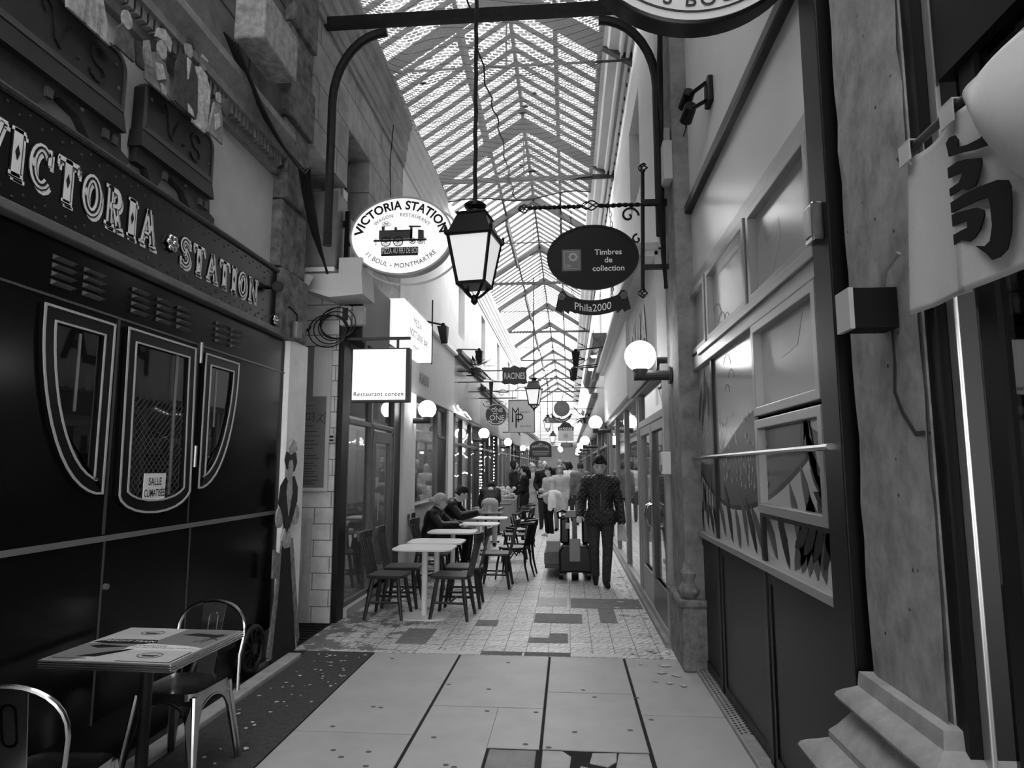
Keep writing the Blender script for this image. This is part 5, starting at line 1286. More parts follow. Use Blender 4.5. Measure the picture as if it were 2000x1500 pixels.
fairy([(-2.42,21.6,2.7),(-2.42,21.6,1.5),(-2.42,21.6,.6)], 'fairy lights running down a farther dark post on the left', 22)
fairy([(-2.6,18.8,2.0),(-2.6,20,1.9),(-2.6,21.4,2.0),(-2.6,22.8,1.9)], 'fairy lights in the window behind the round script sign', 20)
fairy([(-2.6,23.6,2.4),(-2.6,25,2.1),(-2.6,26.4,2.4),(-2.6,27.8,2.1)], 'fairy lights in the mid grey window on the left', 26)
fairy([(1.05,15.4,2.4),(1.05,17,2.2),(1.05,18.6,2.4),(1.05,19.8,2.2)], 'fairy lights in the dark window after the stamp dealer', 20)
# ================================================================== LANTERNS AND HANGING SIGNS
def lantern_proto():
    t = thing('street_lantern', 'x', 'lantern')
    # built around z = 0 at the lowest tip; .97 m tall
    LB = M('lantern_black', .008, .4)
    MB().lathe([(.125,.17),(.195,.60)], (0,0,0), sq=True).build('glass_body', EM('lit_lantern_glass', .6, .5), t)
    for sx in (-1,1):
        for sy in (-1,1): MB().bar((sx*.127,sy*.127,.17),(sx*.197,sy*.197,.60),.022,.022).build('corner_bar', LB, t)
    m = MB(); m.lathe([(.138,.145),(.138,.175)], (0,0,0), sq=True); m.build('lower_frame', LB, t)
    m = MB(); m.lathe([(.21,.585),(.225,.60),(.22,.63),(.19,.645),(.135,.80),(.145,.815),(.14,.83),(.07,.84)], (0,0,0), sq=True); m.build('roof', LB, t)
    for sx in (-1,1):
        for sy in (-1,1): MB().lathe([(.014,.60),(.018,.65),(.004,.68)], (sx*.212,sy*.212,0), 8).build('corner_finial', LB, t)
    m = MB(); m.lathe([(.08,.83),(.075,.87),(.06,.88),(.10,.905),(.105,.93),(.07,.955),(.03,.965),(.02,1.0)], (0,0,0), 20); m.build('chimney', LB, t, smooth=True)
    m = MB()
    for sx, sy in ((1,1),(-1,1),(1,-1),(-1,-1)):
        m.tube([(sx*.13*(1-q/8)**1, sy*.13*(1-q/8), .16-.12*math.sin(PI/2*q/8)**1.6) for q in range(9)], .014, 6)
    m.lathe([(.01,-.02),(.035,.01),(.03,.05),(.02,.07)], (0,0,0), 10); m.build('scroll_feet', LB, t, smooth=True)
    return t
LT = lantern_proto()
def lant(x, y, z, lab, top):
    o = place(LT, (x,y,z), R(-9), lab, 'street lanterns hanging along the passage')
    r = MB().tube([(0,0,1.0)]+[(.004*math.sin(k*2.1),.004*math.cos(k*1.7),1.0+(top-z-1.0)*k/24) for k in range(1,25)], .02, 7).build('rod', IRON, o, smooth=True) if o is LT else None
    return o
lant(-.84, 5.85, 3.11, 'old street lantern nearest the camera, hanging beside the oval railway sign', 7.05)
lant(-.966, 18.95, 3.24, 'second street lantern, hanging in front of the tall art deco panel sign', 7)
lant(-1.109, 36.7, 3.55, 'third street lantern, beyond the small S sign', 7)
lant(-1.07, 47.35, 3.2, 'farthest street lantern, above the crowd', 7)

# ---- the lit oval sign
ov = thing('oval_sign', 'lit oval white sign with a steam engine, bracketed from the left wall', 'sign', (-1.75,6.78,3.5), world=True)
OX, OZ, OY, OA, OB = -1.765, 4.085, 6.72, .555, .43
OM = on_front(OX, OY, OZ)
m = MB(); m.prism(ell_poly(0,0,OA,OB,56), OM, -.14, 0); m.build('light_box', M('sign_side_grey', .35, .4), ov, smooth=True)
face = MB().prism(ell_poly(0,0,OA-.01,OB-.01,56), OM, .006).build('face', EM('lit_sign_face', .75, .5), ov)
m = MB(); m.ring(ell_poly(0,0,OA+.008,OB+.008,56), ell_poly(0,0,OA-.012,OB-.012,56), OM, .012, 0); m.build('rim', M('sign_rim_silver', .45, .3, .5), ov)
m = MB(); m.tube([(OX+.045+(OA+.05)*math.cos(2*PI*i/56), OY+.15, OZ-.04+(OB+.03)*math.sin(2*PI*i/56)) for i in range(56)], .013, 8, closed=True); m.build('neon_tube', M('white_tube', .8, .3), ov, smooth=True)
M_INK = M('sign_black', .01, .4)
m = MB(); arc_text(m, 'VICTORIA STATION', .135, .42, .295, 90, OM, True, .03, .003, .006, 1.05, .88); arc_text(m, '11 BOUL - MONTMARTRE', .072, .47, .355, -90, OM, False, 0., .003, .006, 1.1, .98); m.build('lettering', M_INK, face)
m = MB(); arc_text(m, 'WAGON    RESTAURANT', .055, .33, .215, 88, OM, True, 0., .003, .006, 1.15, .9); m.build('small_lettering', M('sign_grey_ink', .08, .5), face)
# engine
m = MB()
EP = lambda pl: [(a*.00082, b*.00082) for a, b in pl]
px = lambda u, v: ((u-912)*.00128, -(v-420)*.00128)
def pxp(pts): return [px(u, v) for u, v in pts]
m.prism(pxp([(725,370),(1010,370),(1010,450),(725,450)]), OM, .003, .006)
m.prism(pxp([(745,335),(772,335),(770,372),(748,372)]), OM, .003, .006); m.prism(pxp([(855,372),(858,345),(875,345),(880,372)]), OM, .003, .006)
m.prism(pxp([(978,335),(1080,340),(1080,352),(1058,352),(1060,372),(1105,378),(1108,450),(1058,450),(1058,352),(1010,350),(1010,450),(990,450),(990,350),(978,348)]), OM, .003, .006)
m.build('engine_body', M('engine_grey', .06, .5), face)
m = MB(); m.prism(pxp([(680,452),(1130,452),(1130,468),(680,468)]), OM, .003, .0065)
for cx_, r_ in ((785,44),(890,44),(1012,27),(1080,27)):
    c = px(cx_, 470); rr = r_*.00128; m.ring(ell_poly(c[0],c[1],rr,rr,18), ell_poly(c[0],c[1],rr*.85,rr*.85,18), OM, .003, .009)
    for q in range(5): a = q*PI/5; m.strokes([[(c[0]+rr*math.cos(a),c[1]+rr*math.sin(a)),(c[0]-rr*math.cos(a),c[1]-rr*math.sin(a))]], .004, OM, .003, .009)
m.strokes([pxp([(700,440),(700,500)]), pxp([(1115,440),(1115,500)])], .005, OM, .003, .009)
for cx_, cy_ in ((765,315),(785,305),(803,318),(780,322)): m.strokes([arc(*px(cx_,cy_),.022,.018,0,360,8)], .003, OM, .003, .006)
m.strokes([pxp([(826,450),(826,382),(1003,382),(1003,450)])], .004, OM, .001, .0095)
m.build('engine_wheels', M_INK, face)
m = MB(); m.prism(pxp([(748,520),(1060,520),(1060,594),(748,594)]), OM, .003, .006); pl = m.build('pizza_plate', M_INK, face)
m = MB(); m.text('PIZZA AU FEU DE BOIS', .09, lambda a,b,c=0.: OM(a, px(905,575)[1]+b, c), bold=.008, sx=.44, z=.009); m.build('pizza_lettering', M('print_white', .75, .4), pl)
m = MB(); m.bar((-2.4,6.84,3.45),(-2.4,6.84,4.42),.05,.05); m.bar((-2.53,6.84,4.28),(-2.4,6.84,4.28),.06,.06); m.bar((-2.53,6.84,3.6),(-2.4,6.84,3.6),.05,.05)
m.bar((-2.4,6.84,4.05),(-2.28,6.84,4.05),.03,.04); m.build('bracket', M('matt_black', .004, .7), ov)

# ---- stamp collectors' oval sign on a wrought bracket
br = thing('wrought_iron_bracket', 'twisted wrought iron bracket with basket knots reaching out from the slim pilaster', 'bracket', (.8,6,3.2), world=True)
m = MB(); m.tube([(.70,6,3.24),(.725,6,4.38)], .018, 8); m.bar((.7,6,3.45),(.94,6,3.45),.05,.04); m.bar((.7,6,4.07),(.94,6,4.07),.05,.05); m.build('post', IRON, br)
m = MB()
for ph in (0, PI):
    for a, b in ((-.36,.16),(.30,.94)): m.tube([(a+(b-a)*k/40, 6+.011*math.cos(k*.9+ph), 4.055+.011*math.sin(k*.9+ph)) for k in range(41)], .012, 5)
m.build('twisted_arm', IRON, br)
def basket(mb, a, b, r, axis='x'):
    for q in range(4):
        mb.tube([V((a[0]+(b[0]-a[0])*k/14, a[1]+(b[1]-a[1])*k/14, a[2]+(b[2]-a[2])*k/14)) + (V((0,math.cos(q*PI/2+k*.22),math.sin(q*PI/2+k*.22))) if axis=='x' else V((math.cos(q*PI/2+k*.22),math.sin(q*PI/2+k*.22),0)))*r*math.sin(PI*k/14) for k in range(15)], .007, 5)
m = MB(); basket(m,(.14,6,4.06),(.32,6,4.065),.045); basket(m,(-.45,6,4.05),(-.35,6,4.05),.04); basket(m,(.725,6,4.37),(.735,6,4.46),.04,'z'); basket(m,(.70,6,3.16),(.70,6,3.25),.04,'z'); m.build('basket_knots', IRON, br)
m = MB()
m.tube([(.69-.0*k+ -.1+(.09-.0045*k)*math.cos(R(k*22)), 6, 3.95+(.09-.0045*k)*math.sin(R(k*22))) for k in range(20)], .011, 6)
m.tube([(.66+(.05-.003*k)*math.cos(R(90+k*24)), 6, 3.72+(.05-.003*k)*math.sin(R(90+k*24))) for k in range(15)], .01, 6); m.build('scrolls', IRON, br)
ts = thing('stamp_sign', 'black oval Timbres de collection sign hanging from the wrought bracket', 'sign', (.25,6,3.25), world=True)
TM = on_front(.245, 5.985, 3.555)
m = MB(); m.prism(ell_poly(0,0,.425,.31,56), TM, -.03, 0); m.ring(ell_poly(0,0,.425,.31,56), ell_poly(0,0,.405,.29,56), TM, .008, 0); m.build('board', M('sign_board_black', .006, .35), ts)
M_SW = M('sign_white', .75, .5)
m = MB()
for s, z in (('Timbres',.02),('de',-.055),('collection',-.135)): m.text(s, .075, lambda a,b,c=0.,z=z: TM(.145+a, z+b, c), bold=.012, z=.001)
m.build('lettering', M_SW, ts)
m = MB(); tx, tz = -.195, -.025
m.prism([(tx-.085,tz-.1),(tx+.085,tz-.1),(tx+.085,tz+.1),(tx-.085,tz+.1)], TM, .002)
for k in range(12):
    for s in (-1,1): m.prism(ell_poly(tx-.08+k*.0145,tz+s*.1,.006,.006,8), TM, .002)
    
for k in range(14):
    for s in (-1,1): m.prism(ell_poly(tx+s*.085,tz-.095+k*.0146,.006,.006,8), TM, .002)
st = m.build('stamp', M('stamp_grey', .16, .5), ts)
m = MB(); m.ring([(tx-.07,tz-.085),(tx+.07,tz-.085),(tx+.07,tz+.085),(tx-.07,tz+.085)],[(tx-.066,tz-.081),(tx+.066,tz-.081),(tx+.066,tz+.081),(tx-.066,tz+.081)], TM, .002, .002)
m.text('10c', .045, lambda a,b,c=0.: TM(tx-.035+a,tz-.07+b,c), z=.002)
for q in range(8): m.prism(ell_poly(tx+.015+.032*math.cos(q*PI/4), tz+.03+.032*math.sin(q*PI/4), .013,.013,8), TM, .002, .002)
m.build('stamp_print', M('stamp_light', .38, .5), st)
m = MB()
def chain(x0, z0, x1, z1, n):
    for k in range(n):
        f = (k+.5)/n; cx_, cz_ = x0+(x1-x0)*f, z0+(z1-z0)*f; L = math.hypot(x1-x0,z1-z0)/n*.62
        m.tube([(cx_+(.011*math.cos(a) if k%2 else 0), 6+(0 if k%2 else .011*math.cos(a)), cz_+L*math.sin(a)) for a in [2*PI*i/10 for i in range(10)]], .0035, 4, closed=True)
chain(.05,4.04,.045,3.80,5); chain(.41,4.04,.43,3.80,5); m.build('chains', M('chain_metal', .2, .35, .6), ts)
for x in (.045,.43): MB().box(x-.012,x+.012,5.99,6.01,3.79,3.815).build('clip', M('polished_rail', .6, .15, 1), ts)
bn = thing('banner_sign', 'black ribbon-shaped sign chained below the oval stamp sign', 'sign', (.25,6,3.0), world=True)
BM = on_front(.24, 5.985, 0)
def ribbon(t, h): return (t, 3.075+.18*(t/.33)**2*.55 + h)
out = [ribbon(-.22+.44*k/16, .07) for k in range(17)]; low = [ribbon(-.22+.44*k/16, -.07) for k in range(17)]
m = MB(); m.prism(low+list(reversed(out)), BM, -.016, 0)
for s in (-1,1):
    pl = [(s*.2,3.09),(s*.22,3.02),(s*.27,3.06),(s*.285,3.03),(s*.345,3.06),(s*.33,3.13),(s*.315,3.21),(s*.29,3.235),(s*.26,3.235),(s*.235,3.2),(s*.2,3.17)]
    m.prism(pl if s > 0 else list(reversed(pl)), BM, -.016, .002)
rib = m.build('ribbon', M('sign_board_black', .006, .35), bn)
m = MB(); m.text('Phila2000', .098, lambda a,b,c=0.: BM(a, ribbon(a,-.038)[1]+b, c), z=.001, bold=.0, sx=.9); m.build('lettering', M_SW, bn)
for s in (-1,1):
    m = MB()
    for q in range(6): m.prism(ell_poly(s*.285+.024*math.cos(q*PI/3), 3.185+.024*math.sin(q*PI/3), .013,.013,10), BM, .006, .002)
    m.prism(ell_poly(s*.285,3.185,.01,.01,10), BM, .012, .002); m.build('flower_boss', M('boss_metal', .12, .3, .8), bn)
m = MB(); chain(.05,3.27,.075,3.13,5); chain(.43,3.29,.41,3.15,5); m.build('chains', M('chain_metal', .2, .35, .6), bn)

# ---- light boxes on the left
kb = thing('light_box_sign', 'square glowing light box lettered Restaurant coréen on a grey bracket', 'sign', (-2.05,7.05,2.3), world=True)
MB().box(-2.36,-1.715,7.0,7.11,2.32,2.915).build('case', M('sign_case_grey', .07, .45), kb, bevel=.004)
f = MB().box(-2.345,-1.755,6.994,7.0,2.345,2.9).build('face', EM('lit_box_face', 1.0), kb)
MB().text('Restaurant coréen', .066, on_front(-2.052,6.994,2.385), space=1.12, d=.002).text('Restaurant coréen', .066, on_front(-2.049,6.994,2.387), space=1.12, d=.002, z=.0005).build('lettering', M('sign_grey_ink', .08, .5), f)
m = MB(); m.bar((-2.46,7.05,3.03),(-1.72,7.05,3.03),.035,.03); m.bar((-2.22,7.05,2.9),(-2.22,7.05,3.03),.025,.025); m.bar((-1.86,7.05,2.9),(-1.86,7.05,3.03),.025,.025); m.build('bracket', M('sign_case_grey', .07, .45), kb)
wb = thing('light_box_sign', 'long overexposed white light box on the wall above the pale-piered front', 'sign', (-2.3,9.5,3.2), world=True)
MB().box(-2.428,-2.2,8.62,10.45,3.3,3.9).build('case', EM('lit_white_case', .8), wb)
m = MB(); wm = on_left(-2.2, 9.55, 0)
m.text('MEDIA', .16, lambda a,b,c=0.: wm(-.1+a, 3.66+b, c), space=1.1, d=.002); m.text('NOCTURNE  BAR', .15, lambda a,b,c=0.: wm(a, 3.48+b, c), d=.002); m.text('restaurant', .08, lambda a,b,c=0.: wm(-.2+a, 3.33+b, c), d=.002); m.build('lettering', M('faded_ink', .05, .5), wb)
MB().tube([(-2.2,10.48,3.28),(-2.2,10.48,4.35)], .012, 6).build('pole', IRON, wb)
def arm_lamp(p, q, lab, head=(.09,.2), grp='arm-mounted floodlights on the walls'):
    t = thing('arm_floodlight', lab, 'floodlight', p, group=grp, world=True)
    MB().tube([p, q], .016, 6).build('arm', BLACK, t); s = 1 if q[0] > p[0] else -1
    MB().ell(p, .04, 8, 6).build('joint', BLACK, t)
    h = MB(); x, y, z = p
    h.add([(x-.08,y-.13,z-.04),(x+.08,y-.13,z-.04),(x+.05,y+.12,z-.3),(x-.05,y+.12,z-.3),(x-.09,y+.06,z-.03),(x+.09,y+.06,z-.03),(x+.05,y+.2,z-.27),(x-.05,y+.2,z-.27)],[(0,1,2,3),(4,7,6,5),(0,3,7,4),(1,5,6,2),(0,4,5,1),(3,2,6,7)]); h.build('lamp_head', BLACK, t)
arm_lamp((.17,13.0,3.92),(.9,13.0,4.0),'black arm floodlight on the right wall nearest the black ribbon sign')
arm_lamp((.16,15.2,3.92),(.9,15.2,3.99),'second black arm floodlight on the right wall, farther along')
arm_lamp((.13,17.0,4.15),(.9,17.0,4.2),'third black arm floodlight on the right wall')
arm_lamp((-2.1,10.9,4.02),(-2.46,10.6,4.05),'black arm floodlight on the left, right of the long white light box')
arm_lamp((-1.98,14.6,4.25),(-2.46,14.5,4.25),'black arm floodlight above the glossy fascia on the left')

# ---- signs farther along
def hang_sign(name, lab, x, y, z, group=None): return thing(name, lab, 'sign', (x,y,z), group=group, world=True)
s = hang_sign('shield_sign', 'dark shield-shaped sign in pale capitals on a bracket over the left side', -1.17,14.5,3.4); Q = on_front(-1.17,14.48,3.64)
MB().prism([(-.29,-.16),(-.22,-.2),(-.1,-.185),(0,-.215),(.1,-.185),(.22,-.2),(.29,-.16),(.265,-.1),(.27,0),(.265,.1),(.29,.17),(.22,.185),(.1,.175),(0,.225),(-.1,.175),(-.22,.185),(-.29,.17),(-.265,.1),(-.27,0),(-.265,-.1)], Q, -.03).build('board', M('shield_grey', .045, .5), s)
MB().text('RACINES', .2, lambda a,b,c=0.: Q(a,b-.08,c), bold=.012, sx=.6, z=.001).build('lettering', M('shield_lettering', .5, .5), s)
m = MB()
for z in (3.75,3.5): m.tube([(-2.46,14.5,z),(-1.44,14.5,z)], .012, 6)
m.tube([(-2.2,14.5,3.28)]+[(-1.9+.1*k,14.5,3.28+.02*math.sin(k)) for k in range(7)], .012, 6); m.build('bracket', IRON, s)
s = hang_sign('round_script_sign', 'round dark sign with curly pale script on the left', -1.96,18,2.7); Q = on_front(-1.96,17.97,3.03)
MB().prism(ell_poly(0,0,.3,.3,40), Q, -.04).build('board', M('one_board', .04, .5), s)
m = MB(); m.ring(ell_poly(0,0,.31,.31,40), ell_poly(0,0,.285,.285,40), Q, .01); m.build('rim', M('one_rim', .3, .4), s)
m = MB(); m.text('ONE', .17, lambda a,b,c=0.: Q(.03+a,.08+b,c), z=.001, bold=-.012, sx=.9); m.text('AND', .06, lambda a,b,c=0.: Q(-.02+a,.02+b,c), z=.001); m.text('ONE', .2, lambda a,b,c=0.: Q(.03+a,-.14+b,c), z=.001, bold=-.012); m.text('PARIS', .05, lambda a,b,c=0.: Q(.13+a,-.2+b,c), z=.001)
m.strokes([arc(-.12,.2,.09,.04,180,350,8)+[(.0,.24)], arc(0,-.08,.22,.16,200,330,12), arc(-.16,-.2,.05,.04,0,300,8)], .012, Q, .003, .001); m.build('lettering', M('one_lettering', .6, .5), s)
m = MB(); m.tube([(-2.46,18,3.5),(-1.4,18,3.5)], .018, 6)
for sx in (-1,1):
    for sz in (-1,1): m.tube([(-2.0+sx*(.2+(.12-.006*k)*math.cos(R(k*26))),18,3.5+sz*(.14+(.12-.006*k)*math.sin(R(k*26)))) for k in range(14)], .008, 5)
m.build('scroll_bracket', IRON, s); m = MB(); m.prism([(-.06,.35),(.06,.35),(.02,-.35),(-.02,-.35)], on_front(-2.1,18.0,3.6), .03); m.build('bracket_blade', IRON, s)
s = hang_sign('tall_panel_sign', 'tall pale panel sign with art deco monogram letters', -1.41,20.2,2.6); Q = on_front(-1.41,20.17,3.16)
MB().box(-1.82,-1.0,20.17,20.23,2.66,3.68).build('board', M('mp_board', .42, .35, .2, .04, 2), s)
m = MB(); m.ring([(-.4,-.5),(.4,-.5),(.4,.5),(-.4,.5)],[(-.385,-.485),(.385,-.485),(.385,.485),(-.385,.485)], Q, .01); m.build('edging', M_INK, s)
m = MB(); m.strokes([[(-.28,-.18),(-.28,.25),(-.19,.12),(-.1,.25),(-.1,-.18)]], .04, Q, .004); m.strokes([[(-.17,-.35),(-.17,.06),(-.05,.06)]+arc(-.05,-.02,.08,.08,90,-90,6)+[(-.17,-.1)]], .04, Q, .004)
m.text('ARIGNY', .075, lambda a,b,c=0.: Q(.1+a,.1+b,c), sx=1.1); m.text('HILATÉLIE', .075, lambda a,b,c=0.: Q(.12+a,-.33+b,c), sx=1.05); m.build('lettering', M_INK, s)
m = MB(); m.tube([(-2.46,20.2,3.95),(-.9,20.2,3.95)], .015, 6)
for x in (-1.7,-1.12): m.tube([(x,20.2,3.66),(x,20.2,3.95)], .006, 5)
m.tube([(-1.6+.06*k,20.2,3.97+.1*math.sin(k*.5)) for k in range(12)], .012, 6); m.build('bracket', IRON, s)
s = hang_sign('round_disc_sign', 'plain round grey disc sign above the small ribbon sign', -.18,20,3.1); Q = on_front(-.18,19.97,3.375)
MB().prism(ell_poly(0,0,.24,.24,36), Q, -.03).build('disc', M('disc_grey', .12, .5), s)
m = MB()
for k in range(60):
    a, r_ = rnd.random()*2*PI, .13*math.sqrt(rnd.random()); m.prism(ell_poly(.02+r_*math.cos(a), .01+r_*math.sin(a), .008,.005,5), Q, .002)
m.build('worn_print', M('disc_print', .3, .6), s); MB().tube([(-.18,20,3.6),(-.1,20,4.0),(.9,20,4.0)], .014, 6).build('bracket', IRON, s)
s = hang_sign('ribbon_sign', 'small dark curled ribbon sign just below the grey disc', -.22,23,3.05); Q = on_front(-.22,22.97,3.24)
lo = [(-.34+.68*k/12, -.1+.2*(abs(k/6-1))**2) for k in range(13)]
m = MB(); m.prism(lo+[(a,b+.13) for a,b in reversed(lo)], Q, -.02); m.tube([V(Q(-.34,.16))+V((-.03*math.cos(q),0,.05*math.sin(q))) for q in [0,1,2,3,4]], .02, 6); m.tube([V(Q(.34,.16))+V((.03*math.cos(q),0,.05*math.sin(q))) for q in [0,1,2,3,4]], .02, 6); m.build('ribbon', M('ribbon_dark', .035, .5), s)
m = MB(); m.text('CARTES & TIMBRES', .07, lambda a,b,c=0.: Q(a,-.06+.2*(a/.34)**2+b,c), z=.001, sx=.8); m.build('lettering', M('one_lettering', .6, .5), s); MB().tube([(-.22,23,3.3),(-.22,23,3.62),(.9,23,3.62)], .012, 6).build('bracket', IRON, s)
s = hang_sign('postal_sign', 'dark gabled sign with pale stamp panel beneath it', -.08,25,2.6); Q = on_front(-.08,24.97,2.98)
MB().prism([(-.3,.0),(.3,.0),(.3,.13),(.22,.17),(.14,.28),(0,.33),(-.14,.28),(-.22,.17),(-.3,.13)], Q, -.05).build('gable', M('postal_dark', .03, .5), s)
MB().text('LA POSTALE', .12, lambda a,b,c=0.: Q(a,.03+b,c), bold=.01, sx=.75, z=.001).build('lettering', M_SW, s); MB().box(-.37,.21,24.97,25.02,2.6,2.96).build('stamp_panel', M('postal_pale', .45, .5), s); MB().prism(ell_poly(0,-.2,.09,.09,20), Q, .004).build('stamp_disc', M('postal_ring', .3, .5), s)
MB().tube([(-.08,25,3.31),(-.08,25,3.42),(.9,25,3.42)], .012, 6).build('bracket', IRON, s)
s = hang_sign('small_letter_sign', 'small dark rectangular sign with a pale S behind the third lantern', -.62,27,3.4); Q = on_front(-.62,26.97,3.5)
MB().box(-.92,-.3,26.97,27.02,3.4,3.62).build('board', M('letter_board', .1, .5), s); MB().text('S', .2, lambda a,b,c=0.: Q(-.2+a,-.06+b,c), z=.001).build('lettering', M_SW, s); MB().tube([(-.62,27,3.6),(-.62,27,7.0)], .008, 5).build('hanger', IRON, s)
s = hang_sign('arched_board_sign', 'dark arched lettered board hanging over the crowd on the left', -1.2,29,2.0); Q = on_front(-1.2,28.97,2.38)
MB().prism([(-.48,-.34),(.48,-.34),(.48,.1)]+arc(0,.1,.48,.28,0,180,12)+[(-.48,.1)], Q, -.05).build('board', M('arched_dark', .03, .5), s)
m = MB(); m.text('MARÉCHAL', .17, lambda a,b,c=0.: Q(a,.0+.1*(1-(a/.48)**2)+b,c), z=.001, sx=.85); m.text('AU', .1, lambda a,b,c=0.: Q(a,.22+b,c), z=.001); m.strokes([[(-.38,-.08),(.38,-.08)],[(-.35,-.16),(.35,-.16)],[(-.3,-.24),(.3,-.24)]], .02, Q, .003); m.build('lettering', M('arched_letter', .4, .5), s)
MB().tube([(-1.2,29,2.76),(-1.2,29,7.0)], .008, 5).build('hanger', IRON, s)
s = hang_sign('slab_sign', 'small dark two-line board hanging below the postal sign', -.06,30,2.45); Q = on_front(-.06,29.97,2.6)
MB().prism([(-.24,-.1),(.24,-.1),(.28,0),(.24,.1),(-.24,.1),(-.28,0)], Q, -.04).build('board', M('slab_dark', .05, .5), s)
m = MB(); m.strokes([[(-.2,.04),(.2,.04)],[(-.2,-.04),(.2,-.04)]], .03, Q, .003); m.build('worn_lines', M('disc_print', .3, .6), s); MB().tube([(-.06,30,2.7),(-.06,30,3.0),(.9,30,3.0)], .01, 5).build('bracket', IRON, s)
# hanging plants by the dark shop fronts
for k, (x, y, z, lab) in enumerate(((-2.2,15.6,4.1,'leafy plant in a bracket pot above the glossy fascia'),(-1.95,24.5,3.2,'trailing plant on the left wall beyond the tall panel sign'),(.55,24.0,3.5,'trailing plant on the right wall behind the disc sign'))):
    t = thing('hanging_plant', lab, 'plant', (x,y,z-.3), world=True)
    MB().lathe([(.09,0),(.13,.18)], (x,y,z-.3), 12).build('pot', M('pot_dark', .05, .6), t)
    m = MB()
    for q in range(60):
        a, l = rnd.random()*2*PI, .15+.3*rnd.random(); d = V((math.cos(a), math.sin(a), rnd.uniform(-.8,1.0))).normalized(); b = V((x,y,z-.08))+d*l*.4; e = b+d*l; sd = d.cross(V((0,0,1))).normalized()*.04
        m.add([b, b.lerp(e,.5)+sd, e, b.lerp(e,.5)-sd], [(0,1,2,3)])
    tag(m.build('foliage', M('foliage_dark', .07, .6), t), kind='stuff')
    MB().bar((x,y,z-.3),(-2.42 if x < 0 else .88,y,z-.3),.03,.03).build('bracket', IRON, t)
# ================================================================== CAFE FURNITURE
M_WOOD = M('dark_stained_wood', .018, .4, 0, .008, 7, 0, .5, (1,1,5))
M_WOODL = M('worn_seat_wood', .035, .36, 0, .012, 7)
def wood_chair():
    c = thing('wooden_chair', 'x', 'chair')     # faces +y, seat at .45
    s = MB(); out = [(-.2,.2),(-.21,.05),(-.19,-.19),(-.1,-.215),(.1,-.215),(.19,-.19),(.21,.05),(.2,.2),(.1,.215),(-.1,.215)]
    s.prism(out, lambda a,b,c_=0.: V((a,b,.43+c_)), .032); s.build('seat', M_WOODL, c, bevel=.01)
    for sx in (-1,1):
        for sy in (-1,1):
            MB().tube([(sx*.135,sy*.14,.435),(sx*.16,sy*.165,.25),(sx*.195,sy*.205,0)],[.019,.026,.017],8).build('leg', M_WOOD, c, smooth=True)
    for sx in (-1,1): MB().cyl((sx*.172,-.178,.18),(sx*.172,.178,.18),.013,n=6).build('stretcher', M_WOOD, c)
    MB().cyl((-.172,0,.18),(.172,0,.18),.013,n=6).build('stretcher', M_WOOD, c)
    for k in range(6):
        x = -.15+.06*k; MB().bar((x*.95,-.19,.455),(x*1.08,-.285,.84),.036,.012,(0,1,.25)).build('spindle', M_WOOD, c)
    r = MB(); pts = [(-.215+.043*k, -.285-.03*math.sin(PI*k/10), .865) for k in range(11)]
    for p, q in zip(pts, pts[1:]): r.bar(p, q, .028, .095)
    r.build('top_rail', M_WOOD, c, bevel=.006)
    return c
WC = wood_chair()
CG = 'wooden spindle-back chairs on the left terrace'
for x, y, rz, lab in ((-1.98,7.34,-92,'wooden spindle-back chair nearest the camera, facing right towards the first white table'),
    (-1.97,7.93,-88,'wooden chair behind the nearest left chair, by the glass shop front'),
    (-1.27,7.36,86,'wooden spindle-back chair right of the nearest white table, back to the passage'),
    (-1.24,7.98,92,'wooden chair just behind the right-hand chair of the first white table'),
    (-1.85,9.15,-95,'empty wooden chair against the low pale wall beside the third white table'),
    (-1.0,9.25,88,'wooden chair right of the third white table, tall spindles towards the passage'),
    (-2.12,10.15,-90,'wooden chair under the blond woman'),(-2.02,11.25,-90,'wooden chair under the man with a phone'),
    (-.95,11.75,90,'wooden chair right of the fifth table, behind the bentwood armchairs'),(-2.2,12.9,-90,'wooden chair left of the first dark table')):
    place(WC, (x,y,0), R(rz), lab, CG)
